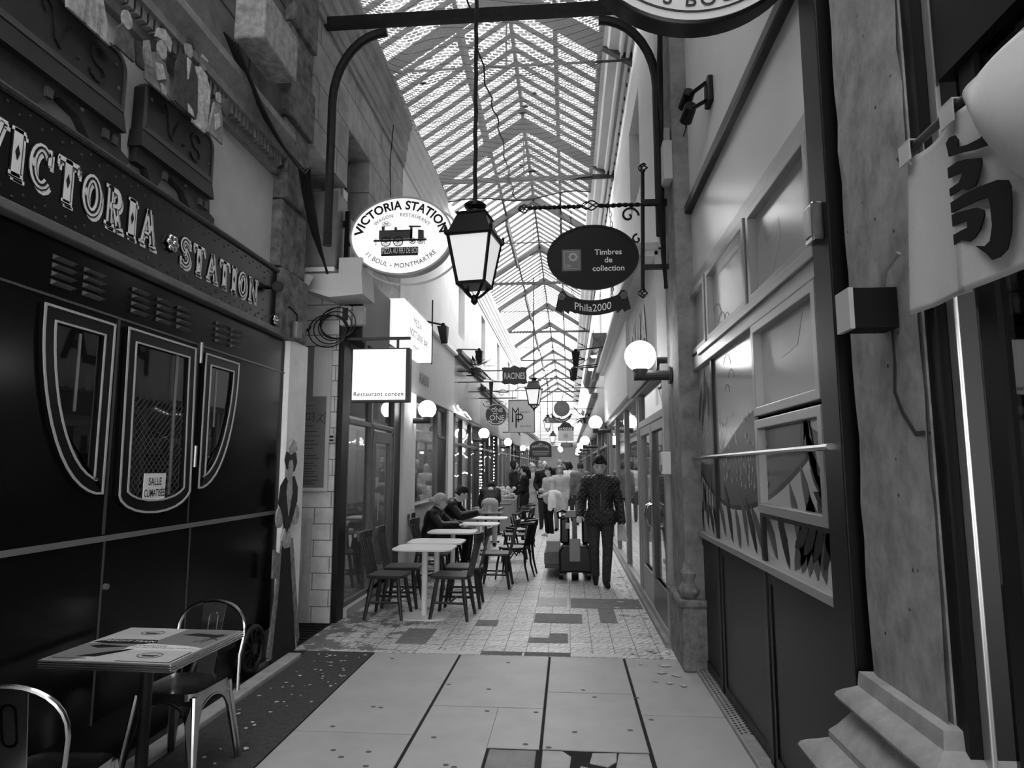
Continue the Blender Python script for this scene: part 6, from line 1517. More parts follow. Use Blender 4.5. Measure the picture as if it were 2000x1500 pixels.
def bent_chair():
    c = thing('bentwood_armchair', 'x', 'chair')
    M_B = M('black_bentwood', .008, .3)
    MB().lathe([(.2,.43),(.21,.445),(.2,.46)], (0,0,0), 24).build('seat', M('cane_seat', .35, .5), c, smooth=True)
    MB().tube([(.21*math.cos(a),.21*math.sin(a),.44) for a in [2*PI*i/24 for i in range(24)]],.016,6,closed=True).build('seat_ring', M_B, c, smooth=True)
    for sx in (-1,1):
        MB().tube([(sx*.15,.16,.44),(sx*.18,.2,.2),(sx*.19,.22,0)],[.016,.017,.012],8).build('leg', M_B, c, smooth=True)
        MB().tube([(sx*.17,-.28,.80),(sx*.17,-.2,.44),(sx*.18,-.22,.2),(sx*.2,-.27,0)],[.014,.016,.016,.012],8).build('leg', M_B, c, smooth=True)
        MB().tube([(sx*.19,.02,.44),(sx*.25,.06,.6),(sx*.25,.08,.70)],.012,6).build('arm_post', M_B, c, smooth=True)
    MB().tube([(.255*math.cos(R(a)),-.06+.23*math.sin(R(a)) if math.sin(R(a))<0 else -.06+.2*math.sin(R(a)),.74+(.06 if math.sin(R(a))<-.3 else 0)) for a in range(-215,36,14)],.017,8).build('arm_hoop', M_B, c, smooth=True)
    for k in range(5):
        x = -.12+.06*k; MB().tube([(x,-.19,.45),(x*1.1,-.27,.79)],.008,6).build('spindle', M_B, c)
    for q in range(4):
        a = q*PI/2+PI/4; m = MB(); m.tube([(.13*math.cos(a)+.13*math.cos(a+PI/2)*(k/4-1), .13*math.sin(a)+.13*math.sin(a+PI/2)*(k/4-1), .30+.12*math.sin(PI*k/8)) for k in range(9)],.009,6); m.build('brace', M_B, c)
    return c
BC = bent_chair()
for x, y, rz, lab in ((-.82,9.95,80,'black bentwood armchair nearest, standing out into the passage'),(-.78,10.55,95,'black bentwood armchair tucked behind the nearest one'),
    (-1.0,12.7,90,'black bentwood armchair right of the first dark table'),(-.98,13.6,88,'black bentwood armchair farther along, by the waitress'),(-1.02,14.7,92,'black bentwood armchair farthest along the terrace')):
    place(BC, (x,y,0), R(rz), lab, 'black bentwood armchairs')
def white_table():
    t = thing('pedestal_table', 'x', 'table')
    M_T = M('white_laminate', .78, .35)
    MB().prism(rrect(-.33,.33,-.27,.27,.12,6), lambda a,b,c=0.: V((a,b,.72+c)), .022).build('tabletop', M_T, t, bevel=.006)
    MB().cyl((0,0,.01),(0,0,.72),.034,n=16).build('column', M_T, t, smooth=True)
    MB().prism(rrect(-.27,.27,-.23,.23,.13,6), lambda a,b,c=0.: V((a,b,.0+c)), .014).build('base', M_T, t, bevel=.004)
    return t
WT = white_table()
for x, y, lab in ((-1.59,7.38,'white pedestal table nearest the camera between the wooden chairs'),(-1.58,7.99,'second white pedestal table right behind the nearest one'),(-1.6,9.22,'third white pedestal table before the seated couple'),
    (-1.42,10.5,'fourth white pedestal table, in front of the blond woman'),(-1.4,11.72,'fifth white pedestal table, in front of the man with a phone')):
    place(WT, (x,y,0), 0, lab, 'white pedestal tables')
def dark_table():
    t = thing('bistro_table', 'x', 'table'); MB().box(-.32,.32,-.3,.3,.715,.745).build('tabletop', M('bistro_top', .09, .3, 0, .02, 8), t, bevel=.005)
    MB().cyl((0,0,.03),(0,0,.715),.03,n=12).build('column', BLACK, t); m = MB(); m.bar((-.25,0,.02),(.25,0,.02),.05,.03); m.bar((0,-.25,.02),(0,.25,.02),.05,.03); m.build('base', BLACK, t); return t
DT = dark_table()
for x, y, lab in ((-1.6,12.95,'dark bistro table nearer, with a card holder on top'),(-1.75,14.5,'dark bistro table where the waitress leans'),(-1.7,16.2,'dark bistro table behind the waitress'),(-2.05,19.2,'dark bistro table farthest back')):
    place(DT, (x,y,0), 0, lab, 'dark bistro tables')
t = thing('card_holder', 'small clear card holder standing on the nearer dark bistro table', 'card holder', (-1.52,12.85,.746), world=True)
MB().box(-1.56,-1.48,12.82,12.88,.746,.76).build('foot', M('white_card', .8, .6), t); MB().box(-1.55,-1.49,12.845,12.855,.76,.88).build('card', M('print_pale', .52, .35), t)
t = thing('flower_display', 'pale bunches of flowers on a stand behind the bending waitress', 'flowers', (-1.75,17.2,0), world=True)
MB().box(-2.1,-1.35,16.95,17.45,0,.8).build('stand', M('stand_grey', .3, .6), t, bevel=.01)
m = MB()
for k in range(70): m.ell((-2.05+.65*rnd.random(), 17+.4*rnd.random(), .86+.22*rnd.random()), .025+.03*rnd.random(), 6, 4)
tag(m.build('blooms', M('pale_blooms', .5, .7, 0, .2, 30), t), kind='stuff')
t = thing('wine_cooler_tables', 'tall dark side stand behind the walking man on the right', 'stand', (.45,17.5,0), world=True); t.name = 'side_stand'
MB().box(.1,.6,17.3,17.8,.9,.95).build('tabletop', M('bistro_top', .09, .3, 0, .02, 8), t); 
for x in (.13,.57):
    for y in (17.33,17.77): MB().box(x-.02,x+.02,y-.02,y+.02,0,.9).build('leg', BLACK, t)

# ---- the powered pallet truck with a boxed load
pj = thing('pallet_truck', 'black powered pallet truck with T-handle pulled by the walking man', 'pallet truck', (.08,10,0), world=True)
M_PJ = M('truck_black', .01, .3); M_PG = M('truck_grey', .2, .4, .3)
m = MB(); m.prism([(-.23,.12),(.25,.12),(.25,.42),(.19,.50),(-.17,.50),(-.23,.42)], on_front(.08,9.72,0), -.34); m.build('drive_housing', M_PJ, pj, bevel=.03)
m = MB(); m.prism([(-.21,.5),(-.07,.5),(-.07,.86),(-.1,.92),(-.18,.92),(-.21,.86)], on_front(.08,9.95,0), -.3); m.build('battery_case', M_PJ, pj, bevel=.03)
m = MB(); m.prism([(.11,.5),(.23,.5),(.23,.84),(.2,.9),(.14,.9),(.11,.84)], on_front(.08,9.95,0), -.3); m.build('battery_case', M_PJ, pj, bevel=.03)
MB().box(-.05,.01,9.93,9.95,.72,.80).build('label_plate', M('white_card', .8, .6), pj)
m = MB(); m.bar((.08,9.8,.45),(.08,9.66,.92),.07,.05,(0,1,0)); m.box(.0,.16,9.68,9.74,.28,.6); m.build('tiller', M_PG, pj, bevel=.01)
m = MB(); m.prism([(-.15,.9),(.15,.9),(.11,1.0),(-.11,1.0)], on_front(.08,9.63,0), -.07); m.build('tiller_head', M_PG, pj, bevel=.012)
m = MB(); m.tube([(-.02,9.66,.97),(-.1,9.64,1.0),(-.16,9.62,.98),(-.15,9.66,.9),(-.06,9.68,.88)],.018,8); m.tube([(.18,9.66,.97),(.26,9.64,1.0),(.3,9.62,.98),(.29,9.66,.9),(.2,9.68,.88)],.018,8); m.build('handle_grips', M_PJ, pj, smooth=True)
for x in (-.12,.28): MB().cyl((x-.03,9.9,.075),(x+.03,9.9,.075),.075,n=16).build('caster', M_PJ, pj, smooth=True)
MB().cyl((.03,9.85,.11),(.13,9.85,.11),.11,n=20).build('drive_wheel', M_PJ, pj, smooth=True)
for x in (-.12,.28): MB().box(x-.08,x+.08,10.0,11.3,.06,.13).build('fork', M_PJ, pj)
bx = thing('cardboard_load', 'flat pale boxes stacked beside the pallet truck on a pallet', 'boxes', (-.25,10.5,.13), world=True)
m = MB()
for k in range(3): m.box(-.36,.42,10.15,11.35,.135+.012*k,.14+.012*k+.008)
MB().box(-.36,-.14,10.02,11.3,.135,.2).build('pallet_board', M('pallet_wood', .12, .8, 0, .04, 9), bx); MB().box(-.37,-.14,10.0,11.2,.2,.36).build('box', M('cardboard_side', .17, .7, 0, .04, 8), bx, bevel=.005); MB().box(-.34,-.14,10.1,11.2,.36,.52).build('box', M('cardboard_pale', .45, .7, 0, .04, 6), bx, bevel=.005)
# ---- litter on the floor
m = MB()
def scrap(x, y, s):
    a = rnd.random()*6; pts = [(x+s*math.cos(a+q)*rnd.uniform(.5,1), y+s*math.sin(a+q)*rnd.uniform(.3,1)) for q in (0,1.3,2.6,3.9,5.1)]
    m.prism(pts, lambda p,q,c=0.: V((p,q,.004+c+.004*rnd.random())), .002)
for _ in range(60): scrap(-2.25+.5*rnd.random(), 3.6+2.3*rnd.random(), .008+.014*rnd.random())
for _ in range(55): scrap(.86-.3*abs(rnd.gauss(0,.5)), 5.2+6*rnd.random(), .015+.03*rnd.random())
for x, y in ((.78,5.75),(.72,5.55),(.83,5.5),(.7,6.2),(.6,7.6),(.55,7.95),(.62,8.3)): scrap(x, y, .07)
tag(m.build('floor_litter', M('litter_pale', .5, .8, 0, .25, 40)), 'dry leaves and paper scraps scattered along both edges of the floor', 'litter', kind='stuff')
m = MB()
for _ in range(26): 
    x, y = rnd.uniform(-1.6,1), rnd.uniform(3.2,5.8); m.prism(ell_poly(x,y,.018,.014,9), lambda p,q,c=0.: V((p,q,.0005+c)), .001)
tag(m.build('gum_spots', M('gum_dark', .12, .7)), 'dark round gum spots trodden into the pale slabs', 'stains', kind='stuff')
# ================================================================== PEOPLE
def remeshed(mb, name, mat, parent, voxel, it=4, smooth=.5):
    ob = mb.build(name+'_src', mat, parent); m1 = ob.modifiers.new('r','REMESH'); m1.mode = 'VOXEL'; m1.voxel_size = voxel
    m2 = ob.modifiers.new('s','SMOOTH'); m2.iterations = it; m2.factor = smooth
    dg = bpy.context.evaluated_depsgraph_get(); dg.update()
    me = bpy.data.meshes.new_from_object(ob.evaluated_get(dg)); me.name = name
    old = ob.data; ob.modifiers.clear(); ob.data = me; bpy.data.meshes.remove(old); ob.name = name
    for p in me.polygons: p.use_smooth = True
    if not me.materials: me.materials.append(mat)
    return ob
def limb(mb, pts, rs, n=12):
    for (p, q, a, b) in zip(pts, pts[1:], rs, rs[1:]):
        mb.tube([p, q], [a, b], n)
    for p, r in zip(pts, rs): mb.ell(p, r, n, 8)
M_SKIN = M('skin', .55, .5); M_HD = M('dark_hair', .008, .45, 0, .006, 60); M_HB = M('fair_hair', .38, .5, 0, .12, 60, .3, .5, (1,1,.2)); M_HG = M('grey_hair', .25, .5, 0, .08, 60)
def quilt(name, v):
    m, nt, b = nodes_of(name); N, L = nt.nodes.new, nt.links.new
    tc = N('ShaderNodeTexCoord'); sp = N('ShaderNodeSeparateXYZ'); L(tc.outputs['Object'], sp.inputs[0])
    hs = []
    for sg in (1, -1):
        a = N('ShaderNodeMath'); a.operation = 'MULTIPLY'; a.inputs[1].default_value = sg; L(sp.outputs[0], a.inputs[0])
        c = N('ShaderNodeMath'); c.operation = 'ADD'; L(a.outputs[0], c.inputs[0]); L(sp.outputs[2], c.inputs[1])
        d = N('ShaderNodeMath'); d.operation = 'MULTIPLY'; d.inputs[1].default_value = 45; L(c.outputs[0], d.inputs[0])
        e = N('ShaderNodeMath'); e.operation = 'SINE'; L(d.outputs[0], e.inputs[0]); f = N('ShaderNodeMath'); f.operation = 'ABSOLUTE'; L(e.outputs[0], f.inputs[0]); hs.append(f)
    mn = N('ShaderNodeMath'); mn.operation = 'MINIMUM'; L(hs[0].outputs[0], mn.inputs[0]); L(hs[1].outputs[0], mn.inputs[1])
    bp = N('ShaderNodeBump'); bp.inputs['Strength'].default_value = .9; bp.inputs['Distance'].default_value = .012; L(mn.outputs[0], bp.inputs['Height']); L(bp.outputs[0], b.inputs['Normal'])
    b.inputs['Base Color'].default_value = (v,v,v,1); b.inputs['Roughness'].default_value = .45; MATS[name] = m; return m
M_QUILT = quilt('quilted_jacket', .02); M_PUFF = M('black_puffer', .012, .3, 0, .006, 14, .9); M_BLACKC = M('black_cloth', .008, .8); M_DARKC = M('dark_cloth', .03, .8, 0, .01, 20); M_JEANS = M('dark_jeans', .045, .85, 0, .02, 22)
M_BEIGE = M('beige_cloth', .42, .85, 0, .05, 10, .2); M_WHITEC = M('white_cloth', .68, .85, 0, .05, 10, .2); M_GREYC = M('grey_puffer', .13, .5, 0, .03, 9, .6); M_LEATH = M('leather_jacket', .015, .3, 0, .006, 10, .3); M_MIDC = M('mid_grey_cloth', .2, .85, 0, .04, 10, .2)
M_SHOE = M('dark_shoe', .01, .5); M_SHOEL = M('pale_shoe', .5, .5)
def person(lab, x, y, rz, H=1.7, pose=None, top=None, bottom=None, shoe=None, hair=None, style='short', fem=False, vox=.014, nod=0., turn=0., face=True, puff=.0, crop=False, coat=0., skirt=False, group=None, fingers=True, z0=0., hs=1.0, sleeve=1.0, scarf=None):
    k = H/1.75; kh = k*hs; J = dict(pel=(0,0,.95), chest=(0,0,1.27), neck=(0,0,1.46), head=(0,.015,1.63),
        shR=(.185,0,1.40), elR=(.235,-.03,1.12), wrR=(.24,.05,.88), shL=(-.185,0,1.40), elL=(-.235,-.03,1.12), wrL=(-.24,.05,.88),
        hipR=(.09,0,.92), knR=(.10,.03,.50), anR=(.10,-.01,.085), hipL=(-.09,0,.92), knL=(-.10,.03,.50), anL=(-.10,-.01,.085), dR=(0,.1,-1), dL=(0,.1,-1), nR=(-1,0,0), nL=(1,0,0), tR=(0,1,0), tL=(0,1,0))
    if fem: J.update(shR=(.165,0,1.39), shL=(-.165,0,1.39), elR=(.21,-.03,1.12), elL=(-.21,-.03,1.12), wrR=(.215,.05,.88), wrL=(-.215,.05,.88))
    if pose: J.update(pose)
    for q in list(J):
        if q[0] not in 'dnt' or q == 'neck': J[q] = V(J[q])*k
        else: J[q] = V(J[q]).normalized()
    up = (J['head']-J['neck']).normalized()
    Hm = Matrix.Rotation(R(turn), 3, 'Z') @ Matrix.Rotation(R(-nod), 3, 'X'); hc = J['head']
    def hp(a, b, c): return hc + Hm @ (V((a,b,c))*kh)
    def seg_rot(p, q):
        d = (q-p).normalized(); return d.to_track_quat('Z','Y').to_matrix()
    b = MB(); sr = seg_rot(J['pel'], J['chest'])
    def torso(mb, g, hips=True):
        p, c, n_ = J['pel'], J['chest'], J['neck']
        fwd = (J['shR']-J['shL']).normalized(); yv = (c-p).normalized(); bk = yv.cross(fwd).normalized()
        m3 = Matrix((fwd, -bk if bk.y < 0 and False else bk, yv)).transposed()
        w = .9 if fem else 1.0
        mb.ell(c+yv*.03*k, ((.165*w+g)*k,(.105+g)*k,(.19+g)*k), 18, 12, m3)
        mb.ell(p.lerp(c,.45), ((.14*w+g)*k,(.095+g)*k,(.19+g)*k), 18, 12, m3)
        if hips: mb.ell(p+yv*.0, ((.16+g)*k,(.11+g)*k,(.13+g)*k), 18, 12, m3)
        limb(mb, [J['shL'], c+yv*.12*k, J['shR']], [(.06+g)*k,(.075+g)*k,(.06+g)*k])
        if fem: 
            for s in (-1,1): mb.ell(c+fwd*s*.07*k - bk*0 + V((0,0,0)) + (yv.cross(fwd)*-1 if False else -bk)*0, .05*k, 8, 6)
    torso(b, 0.)
    limb(b, [J['chest']+V((0,0,.1*k)), J['neck'], hp(0,-.01,-.05)], [.07*k,.055*k,.05*k])
    b.ell(hc, (.074*kh,.094*kh,.112*kh), 20, 14, Hm); b.ell(hp(0,.03,-.06), (.052*kh,.058*kh,.058*kh), 14, 10, Hm)
    limb(b, [hp(0,.088,.02), hp(0,.112,-.022)], [.008*k,.014*k], 8)
    for s in (-1,1): b.ell(hp(s*.076,-.005,-.01), (.012*k,.02*k,.033*k), 8, 8, Hm)
    if face: limb(b, [hp(-.018,.093,-.058), hp(.018,.093,-.058)], [.009*k,.009*k], 8)
    for S in 'RL':
        limb(b, [J['sh'+S], J['el'+S], J['wr'+S]], [.048*k,.038*k,.027*k])
        limb(b, [J['hip'+S], J['kn'+S], J['an'+S]], [.082*k,.055*k,.038*k])
        tv = J['t'+S]; limb(b, [J['an'+S]+V((0,0,-.03*k))-tv*.03*k, J['an'+S]+tv*.13*k+V((0,0,-.055*k))], [.035*k,.028*k])
        d, nn = J['d'+S], J['n'+S]; s_ = d.cross(nn).normalized(); nn = s_.cross(d).normalized(); w = J['wr'+S]
        m3 = Matrix((s_, nn, d)).transposed(); b.ell(w+d*.05*k, (.04*k,.02*k,.055*k), 12, 8, m3)
        sg = 1 if s_.y > 0 else -1
        if fingers:
            for q, (o, L_) in enumerate(((-.03,.055),(-.01,.07),(.01,.074),(.03,.066))):
                p0 = w+d*.085*k+s_*o*k; p1 = p0+(d*.8+nn*.35).normalized()*L_*.55*k; p2 = p1+(d*.4+nn*.8).normalized()*L_*.5*k
                limb(b, [p0,p1,p2], [.010*k,.009*k,.008*k], 7)
            p0 = w+d*.03*k+s_*sg*.035*k; limb(b, [p0, p0+(d*.7+s_*sg*.7+nn*.3).normalized()*.04*k, p0+(d*1.0+s_*sg*.5+nn*.7).normalized()*.07*k], [.013*k,.011*k,.009*k], 7)
    body = remeshed(b, 'person', M_SKIN, None, vox, 5)
    o = ORG[body.name] if body.name in ORG else V(body.location)
    for v in body.data.vertices: v.co += body.location
    body.location = (x,y,z0); body.rotation_euler = (0,0,R(rz)); ORG[body.name] = V((0,0,0)); tag(body, lab, 'person', group)
    if top:
        c = MB(); g = .022+puff; torso(c, g, not crop)
        for S in 'RL':
            e, w = J['el'+S], J['wr'+S]; end = e.lerp(w, sleeve*.97)
            limb(c, [J['sh'+S], e, end], [(.058+puff*1.3)*k,(.052+puff*1.2)*k,(.042+puff)*k])
        c.tube([J['neck']+V((0,0,-.07*k)), J['neck']+up*.02*k],[.085*k,.072*k],14)
        if coat > 0:
            for S in 'RL': limb(c, [J['hip'+S]+V((0,0,.02*k)), J['hip'+S].lerp(J['kn'+S], coat)], [(.115+puff)*k,(.12+puff)*k])
            limb(c, [J['pel'], J['hipR'].lerp(J['knR'],coat).lerp(J['hipL'].lerp(J['knL'],coat),.5)], [(.12+puff)*k,(.12+puff)*k])
        remeshed(c, 'coat' if coat > 0 else 'jacket', top, body, vox*1.1, 3)
    if bottom:
        c = MB(); c.ell(J['pel']-V((0,0,.02*k)), (.175*k,.128*k,.13*k), 16, 10)
        for S in 'RL': limb(c, [J['hip'+S], J['kn'+S], J['an'+S]+V((0,0,.0))], [.10*k,.072*k,.058*k])
        if skirt:
            m_ = J['hipR'].lerp(J['hipL'],.5); kn = J['knR'].lerp(J['knL'],.5); limb(c, [m_, kn], [.15*k,.17*k])
        remeshed(c, 'skirt' if skirt else 'trousers', bottom, body, vox*1.1, 3)
    for S in 'RL':
        c = MB(); tv = J['t'+S]; a = J['an'+S]
        limb(c, [a+V((0,0,-.035*k))-tv*.045*k, a+tv*.06*k+V((0,0,-.04*k)), a+tv*.15*k+V((0,0,-.052*k))], [.046*k,.045*k,.034*k]); remeshed(c, 'shoe', shoe or M_SHOE, body, vox, 2)
    if style != 'bald' and hair:
        c = MB(); n, m_ = 22, 18; grid = {}
        lowz = {'short': -.045, 'bun': -.05, 'long': -.05, 'bob': -.09}[style]
        def keep(v): return not ((v.y > .035 and v.z < .062) or v.z < lowz and (v.y > -.02 or style in ('short','bun')) or (abs(v.x) > .06 and v.y > .0 and v.z < .03 and style in ('short','bun')))
        tmp = MB(); tmp.ell((0,-.006,.008), (.084,.105,.118), 28, 22)
        for f in tmp.f:
            ctr = sum((V(tmp.v[i]) for i in f), V((0,0,0)))/len(f)
            if keep(ctr): grid[f] = 1
        used = sorted({i for f in grid for i in f}); mp_ = {i: q for q, i in enumerate(used)}
        jit = {i: 1+.04*rnd.random() for i in used}
        c.add([hp(*(V(tmp.v[i])*jit[i])) for i in used], [tuple(mp_[i] for i in f) for f in grid])
        if style == 'long': limb(c, [hp(0,-.06,.02), hp(0,-.085,-.1), hp(0,-.09,-.22)], [.075*k,.07*k,.045*k])
        if style == 'bob':
            for s in (-1,1): limb(c, [hp(s*.06,-.03,.0), hp(s*.07,-.02,-.1)], [.035*k,.035*k])
        if style == 'bun': limb(c, [hp(0,-.12,.0), hp(0,-.135,-.01)], [.04*k,.036*k])
        ho = c.build('hair', hair, body, smooth='all'); md = ho.modifiers.new('thickness','SOLIDIFY'); md.thickness = .012; md.offset = 0
    if face:
        for s in (-1,1):
            e = MB(); e.ell(hp(s*.031,.083,.012), (.014*k,.008*k,.006*k), 10, 6, Hm); e.build('eye', M('eye_dark', .01, .2), body)
            e = MB(); limb(e, [hp(s*.016,.092,.034), hp(s*.048,.078,.034)], [.005*k,.004*k], 6); e.build('eyebrow', hair if hair and hair is not M_HB else M_HD, body)
        e = MB(); limb(e, [hp(-.02,.097,-.06), hp(0,.101,-.061), hp(.02,.097,-.06)], [.0035*k,.005*k,.0035*k], 6); e.build('mouth', M('lip_dark', .14, .5), body)
    if scarf: 
        e = MB(); e.tube([J['neck']+V((.075*k*math.cos(a),.075*k*math.sin(a),-.01*k)) for a in [2*PI*i/14 for i in range(14)]], .035*k, 8, closed=True); e.build('scarf', scarf, body, smooth='all')
    body['_hp'] = 1; del body['_hp']
    return body
SIT = dict(pel=(0,0,.53), chest=(0,.08,.84), neck=(0,.16,1.0), head=(0,.22,1.15), shR=(.175,.12,.95), shL=(-.175,.12,.95), hipR=(.09,.03,.52), hipL=(-.09,.03,.52), knR=(.11,.42,.52), knL=(-.11,.42,.52), anR=(.11,.38,.085), anL=(-.11,.38,.085))

# the walking man
man = person('man in a dark quilted jacket and jeans walking towards the camera pulling the pallet truck', .44, 9.45, 180, 1.76,
    dict(elR=(.27,-.07,1.13), wrR=(.29,.10,.94), dR=(.1,.9,-.3), nR=(0,-.3,-1), elL=(-.26,-.05,1.12), wrL=(-.285,.06,.86), dL=(0,.25,-1), nL=(1,0,0),
         knR=(.095,.02,.50), anR=(.075,-.13,.12), knL=(-.085,.10,.51), anL=(-.06,.10,.085), tR=(.02,1,-.25), tL=(-.1,1,0), hipR=(.09,-.01,.92), hipL=(-.09,.02,.92)),
    M_QUILT, M_JEANS, M_SHOE, M_HD, 'short', vox=.0085, nod=24, turn=-4, puff=.016, coat=.06, hs=1.13)
m = MB(); m.tube([(0,.115,1.42),(0,.135,1.3),(0,.135,1.1),(0,.13,.98)], .005, 5); m.build('zip', M('zip_metal', .1, .35, .6), man)
m = MB(); m.obox((0,.125,.965),(.05,.02,.035)); m.build('belt_buckle', M('polished_rail', .6, .15, 1), man, bevel=.004)
t = thing('paper_bag', 'crumpled pale paper bag held in the walking man hand on the right', 'bag', (.73,9.38,.66), world=True)
m = MB(); m.add([(.69,9.36,.84),(.76,9.36,.85),(.76,9.42,.85),(.69,9.42,.84),(.67,9.33,.62),(.81,9.33,.60),(.81,9.44,.60),(.67,9.44,.62)],[(0,1,2,3),(4,7,6,5),(0,4,5,1),(1,5,6,2),(2,6,7,3),(3,7,4,0)]); m.build('bag', M('bag_paper', .55, .8, 0, .06, 9, .3), t, bevel=.008)

# the seated couple
S1 = dict(SIT); S1.update(elR=(.24,.28,.78), wrR=(.1,.5,.79), dR=(-.5,.8,.1), nR=(0,0,-1), elL=(-.24,.3,.78), wrL=(-.06,.52,.79), dL=(.5,.8,.1), nL=(0,0,-1), head=(0,.2,1.15))
w1 = person('blond woman with low bun in a black puffer jacket leaning on a white table', -2.15, 10.15, -95, 1.66, S1, M_PUFF, M_BLACKC, M_SHOE, M_HB, 'bun', True, .010, 16, 25, True, .022, hs=1.08)
S2 = dict(SIT); S2.update(elR=(.24,.32,.80), wrR=(.1,.56,.86), dR=(-.35,.9,.3), nR=(-.6,-.2,.6), elL=(-.24,.34,.79), wrL=(-.04,.56,.85), dL=(.3,.9,.3), nL=(.5,-.2,.7), chest=(0,.1,.85), neck=(0,.22,1.02), head=(0,.30,1.165), shR=(.185,.15,.97), shL=(-.185,.15,.97))
w2 = person('young man with short dark hair in a black puffer jacket looking down at his phone', -2.1, 11.2, -92, 1.76, S2, M_PUFF, M_BLACKC, M_SHOE, M_HD, 'short', False, .010, 34, 8, True, .02, hs=1.08)
t = thing('mobile_phone', 'dark mobile phone held up by the seated young man', 'phone', (-1.46,11.17,.93), world=True)
m = MB(); m.obox((-1.455,11.17,.945),(.012,.075,.15),(0,R(25),0)); m.build('case', BLACK, t, bevel=.004); m = MB(); m.obox((-1.463,11.17,.943),(.002,.068,.14),(0,R(25),0)); m.build('screen', M('phone_screen', .02, .05), t)

# waitress bending over a table, back to the camera
BEND = dict(pel=(0,0,.94), chest=(.02,.22,1.10), neck=(.03,.38,1.20), head=(.04,.48,1.27), shR=(.17,.32,1.17), shL=(-.15,.32,1.17), elR=(.22,.46,.98), wrR=(.16,.62,.82), elL=(-.22,.40,.94), wrL=(-.2,.52,.80), dR=(0,.7,-.5), dL=(0,.6,-.6), knR=(.10,.02,.50), knL=(-.10,.02,.50))
person('waitress in dark top and pale trousers bending over a dark bistro table', -1.62, 13.75, 8, 1.66, BEND, M_DARKC, M_BEIGE, M_SHOE, M_HD, 'short', True, .013, 25, -20, False, crop=True)
# the group standing in the passage
person('smiling woman in a pale jacket carrying a white coat over her arm', -.46, 15.9, 125, 1.62, dict(elR=(.2,.05,1.12), wrR=(.02,.26,1.15), dR=(-.6,.6,.3), elL=(-.22,.06,1.1), wrL=(-.1,.26,1.02), dL=(.7,.5,-.2)), M_BEIGE, M_BLACKC, M_SHOEL, M_HD, 'bun', True, .012, 2, 0, True, .01)
t = thing('carried_coat', 'white coat draped over the smiling woman arm', 'coat', (-.33,15.72,.5), world=True)
m = MB(); limb(m, [(-.42,15.66,1.03),(-.40,15.63,.85),(-.43,15.62,.66)], [.05,.085,.06]); limb(m, [(-.36,15.66,1.03),(-.34,15.64,.85),(-.33,15.62,.72)], [.05,.07,.05]); limb(m, [(-.32,15.66,1.04),(-.22,15.64,1.0),(-.17,15.64,.92)], [.055,.055,.04]); remeshed(m, 'cloth', M_WHITEC, t, .014, 3)
person('woman in a long black coat with dark tied hair facing left', -1.1, 16.8, 92, 1.66, dict(elR=(.2,.03,1.12), wrR=(.1,.22,1.0), elL=(-.2,.03,1.12), wrL=(-.1,.22,1.0)), M_BLACKC, M_BLACKC, M_SHOE, M_HD, 'long', True, .013, 14, 0, True, .0, coat=.75)
person('bald man with glasses in a dark jacket behind the smiling woman', -.62, 17.7, 172, 1.79, dict(elR=(.25,.04,1.13), wrR=(.16,.2,1.0)), M_BLACKC, M_DARKC, M_SHOE, M_HG, 'bald', False, .013, 12, 10, True, .01, coat=.2)
person('person in a thick pale padded coat right of the smiling woman', -.22, 17.2, 165, 1.66, None, M_BEIGE, M_MIDC, M_SHOE, M_HG, 'bob', True, .014, 5, 20, True, .02, coat=.7)
person('woman with short fair hair in a beige coat between the black coat and bald man', -1.0, 18.9, 185, 1.70, dict(elL=(-.22,.06,1.12), wrL=(-.05,.24,1.08)), M_BEIGE, M_BEIGE, M_SHOE, M_HB, 'bob', True, .014, 8, 0, True, .02, coat=.6)
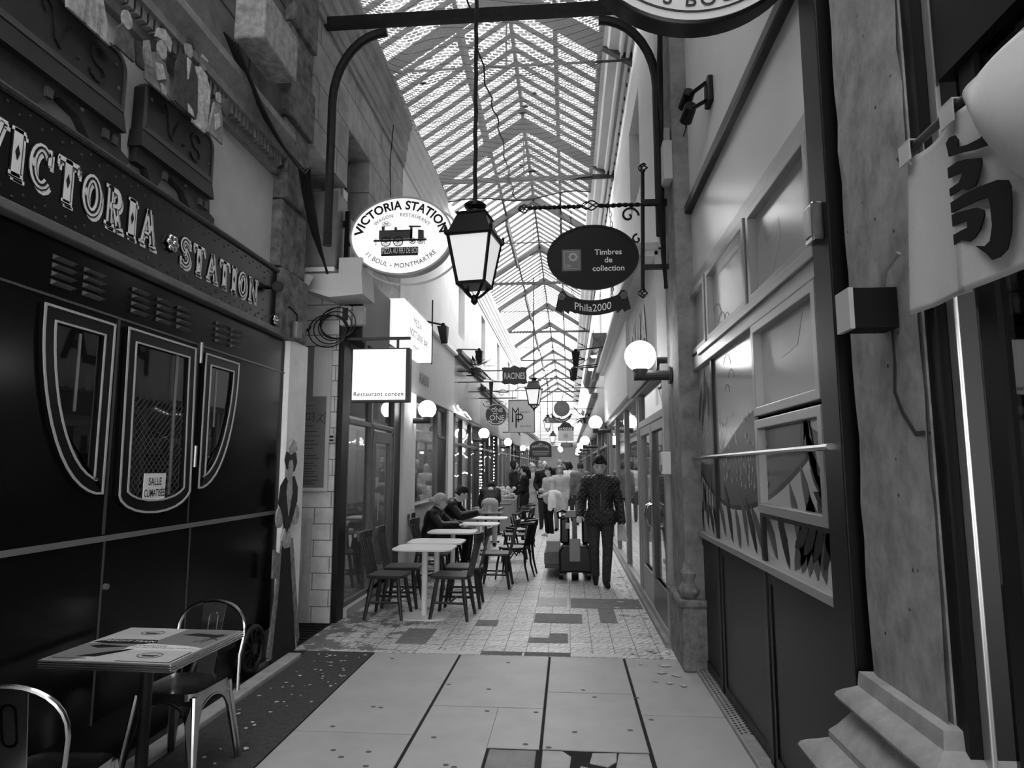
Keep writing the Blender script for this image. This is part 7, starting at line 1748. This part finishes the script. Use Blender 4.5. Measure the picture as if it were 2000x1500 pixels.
person('person in a leather jacket turned to the right beyond the flower display', -1.5, 18.3, -80, 1.82, dict(elR=(.25,.06,1.14), wrR=(.12,.3,1.13), dR=(-.2,1,0)), M_LEATH, M_DARKC, M_SHOE, M_HD, 'bob', True, .014, 0, 0, True, .02)
person('tall person in a long black coat with pale hood seen from behind', -.27, 20.8, -8, 1.84, None, M_BLACKC, M_BLACKC, M_SHOE, M_HG, 'short', False, .015, 0, 30, False, .03, coat=.8, scarf=M_WHITEC)
person('person in a white top with dark curly hair seen from behind', .0, 20.2, 5, 1.78, None, M_WHITEC, M_JEANS, M_SHOE, M_HD, 'bob', True, .015, 0, 50, False, .015)
person('person in a grey padded jacket and cap behind the walking man', .34, 19.0, 10, 1.74, None, M_GREYC, M_DARKC, M_SHOE, M_DARKC, 'short', False, .015, 0, 0, False, .04)
person('fair-haired person in pale clothes at the back of the crowd, left', -1.25, 22.6, 180, 1.76, None, M_BEIGE, M_JEANS, M_SHOE, M_HB, 'short', False, .016, 0, -20, True, .02)
person('curly grey-haired person at the back of the crowd, centre left', -.98, 23.3, 170, 1.82, None, M_MIDC, M_DARKC, M_SHOE, M_HG, 'bob', True, .016, 0, 10, True, .02)
person('dark-haired person at the very back of the crowd, right of centre', -.2, 25.0, 185, 1.82, None, M_DARKC, M_DARKC, M_SHOE, M_HD, 'short', False, .016, 0, 0, True, .02)
person('person in dark clothes at the far left of the passage beyond the crowd', -1.9, 24.5, -60, 1.7, None, M_DARKC, M_JEANS, M_SHOE, M_HD, 'short', False, .016, 0, 0, True, .01)
person('small distant person in grey walking away past the crowd on the right', .1, 28.0, 0, 1.72, None, M_GREYC, M_DARKC, M_SHOE, M_HD, 'short', False, .018, 0, 0, False, .02)
person('person in black behind the grill window, nearer the pale pier', -2.95, 10.95, -60, 1.7, None, M_BLACKC, M_BLACKC, M_SHOE, M_HD, 'short', False, .016, 20, 0, True)
person('person in grey behind the grill window, beside the dark doorway', -3.0, 12.1, 60, 1.72, None, M_MIDC, M_BLACKC, M_SHOE, M_HD, 'short', False, .016, 10, 0, True)
bpy.context.view_layer.update()
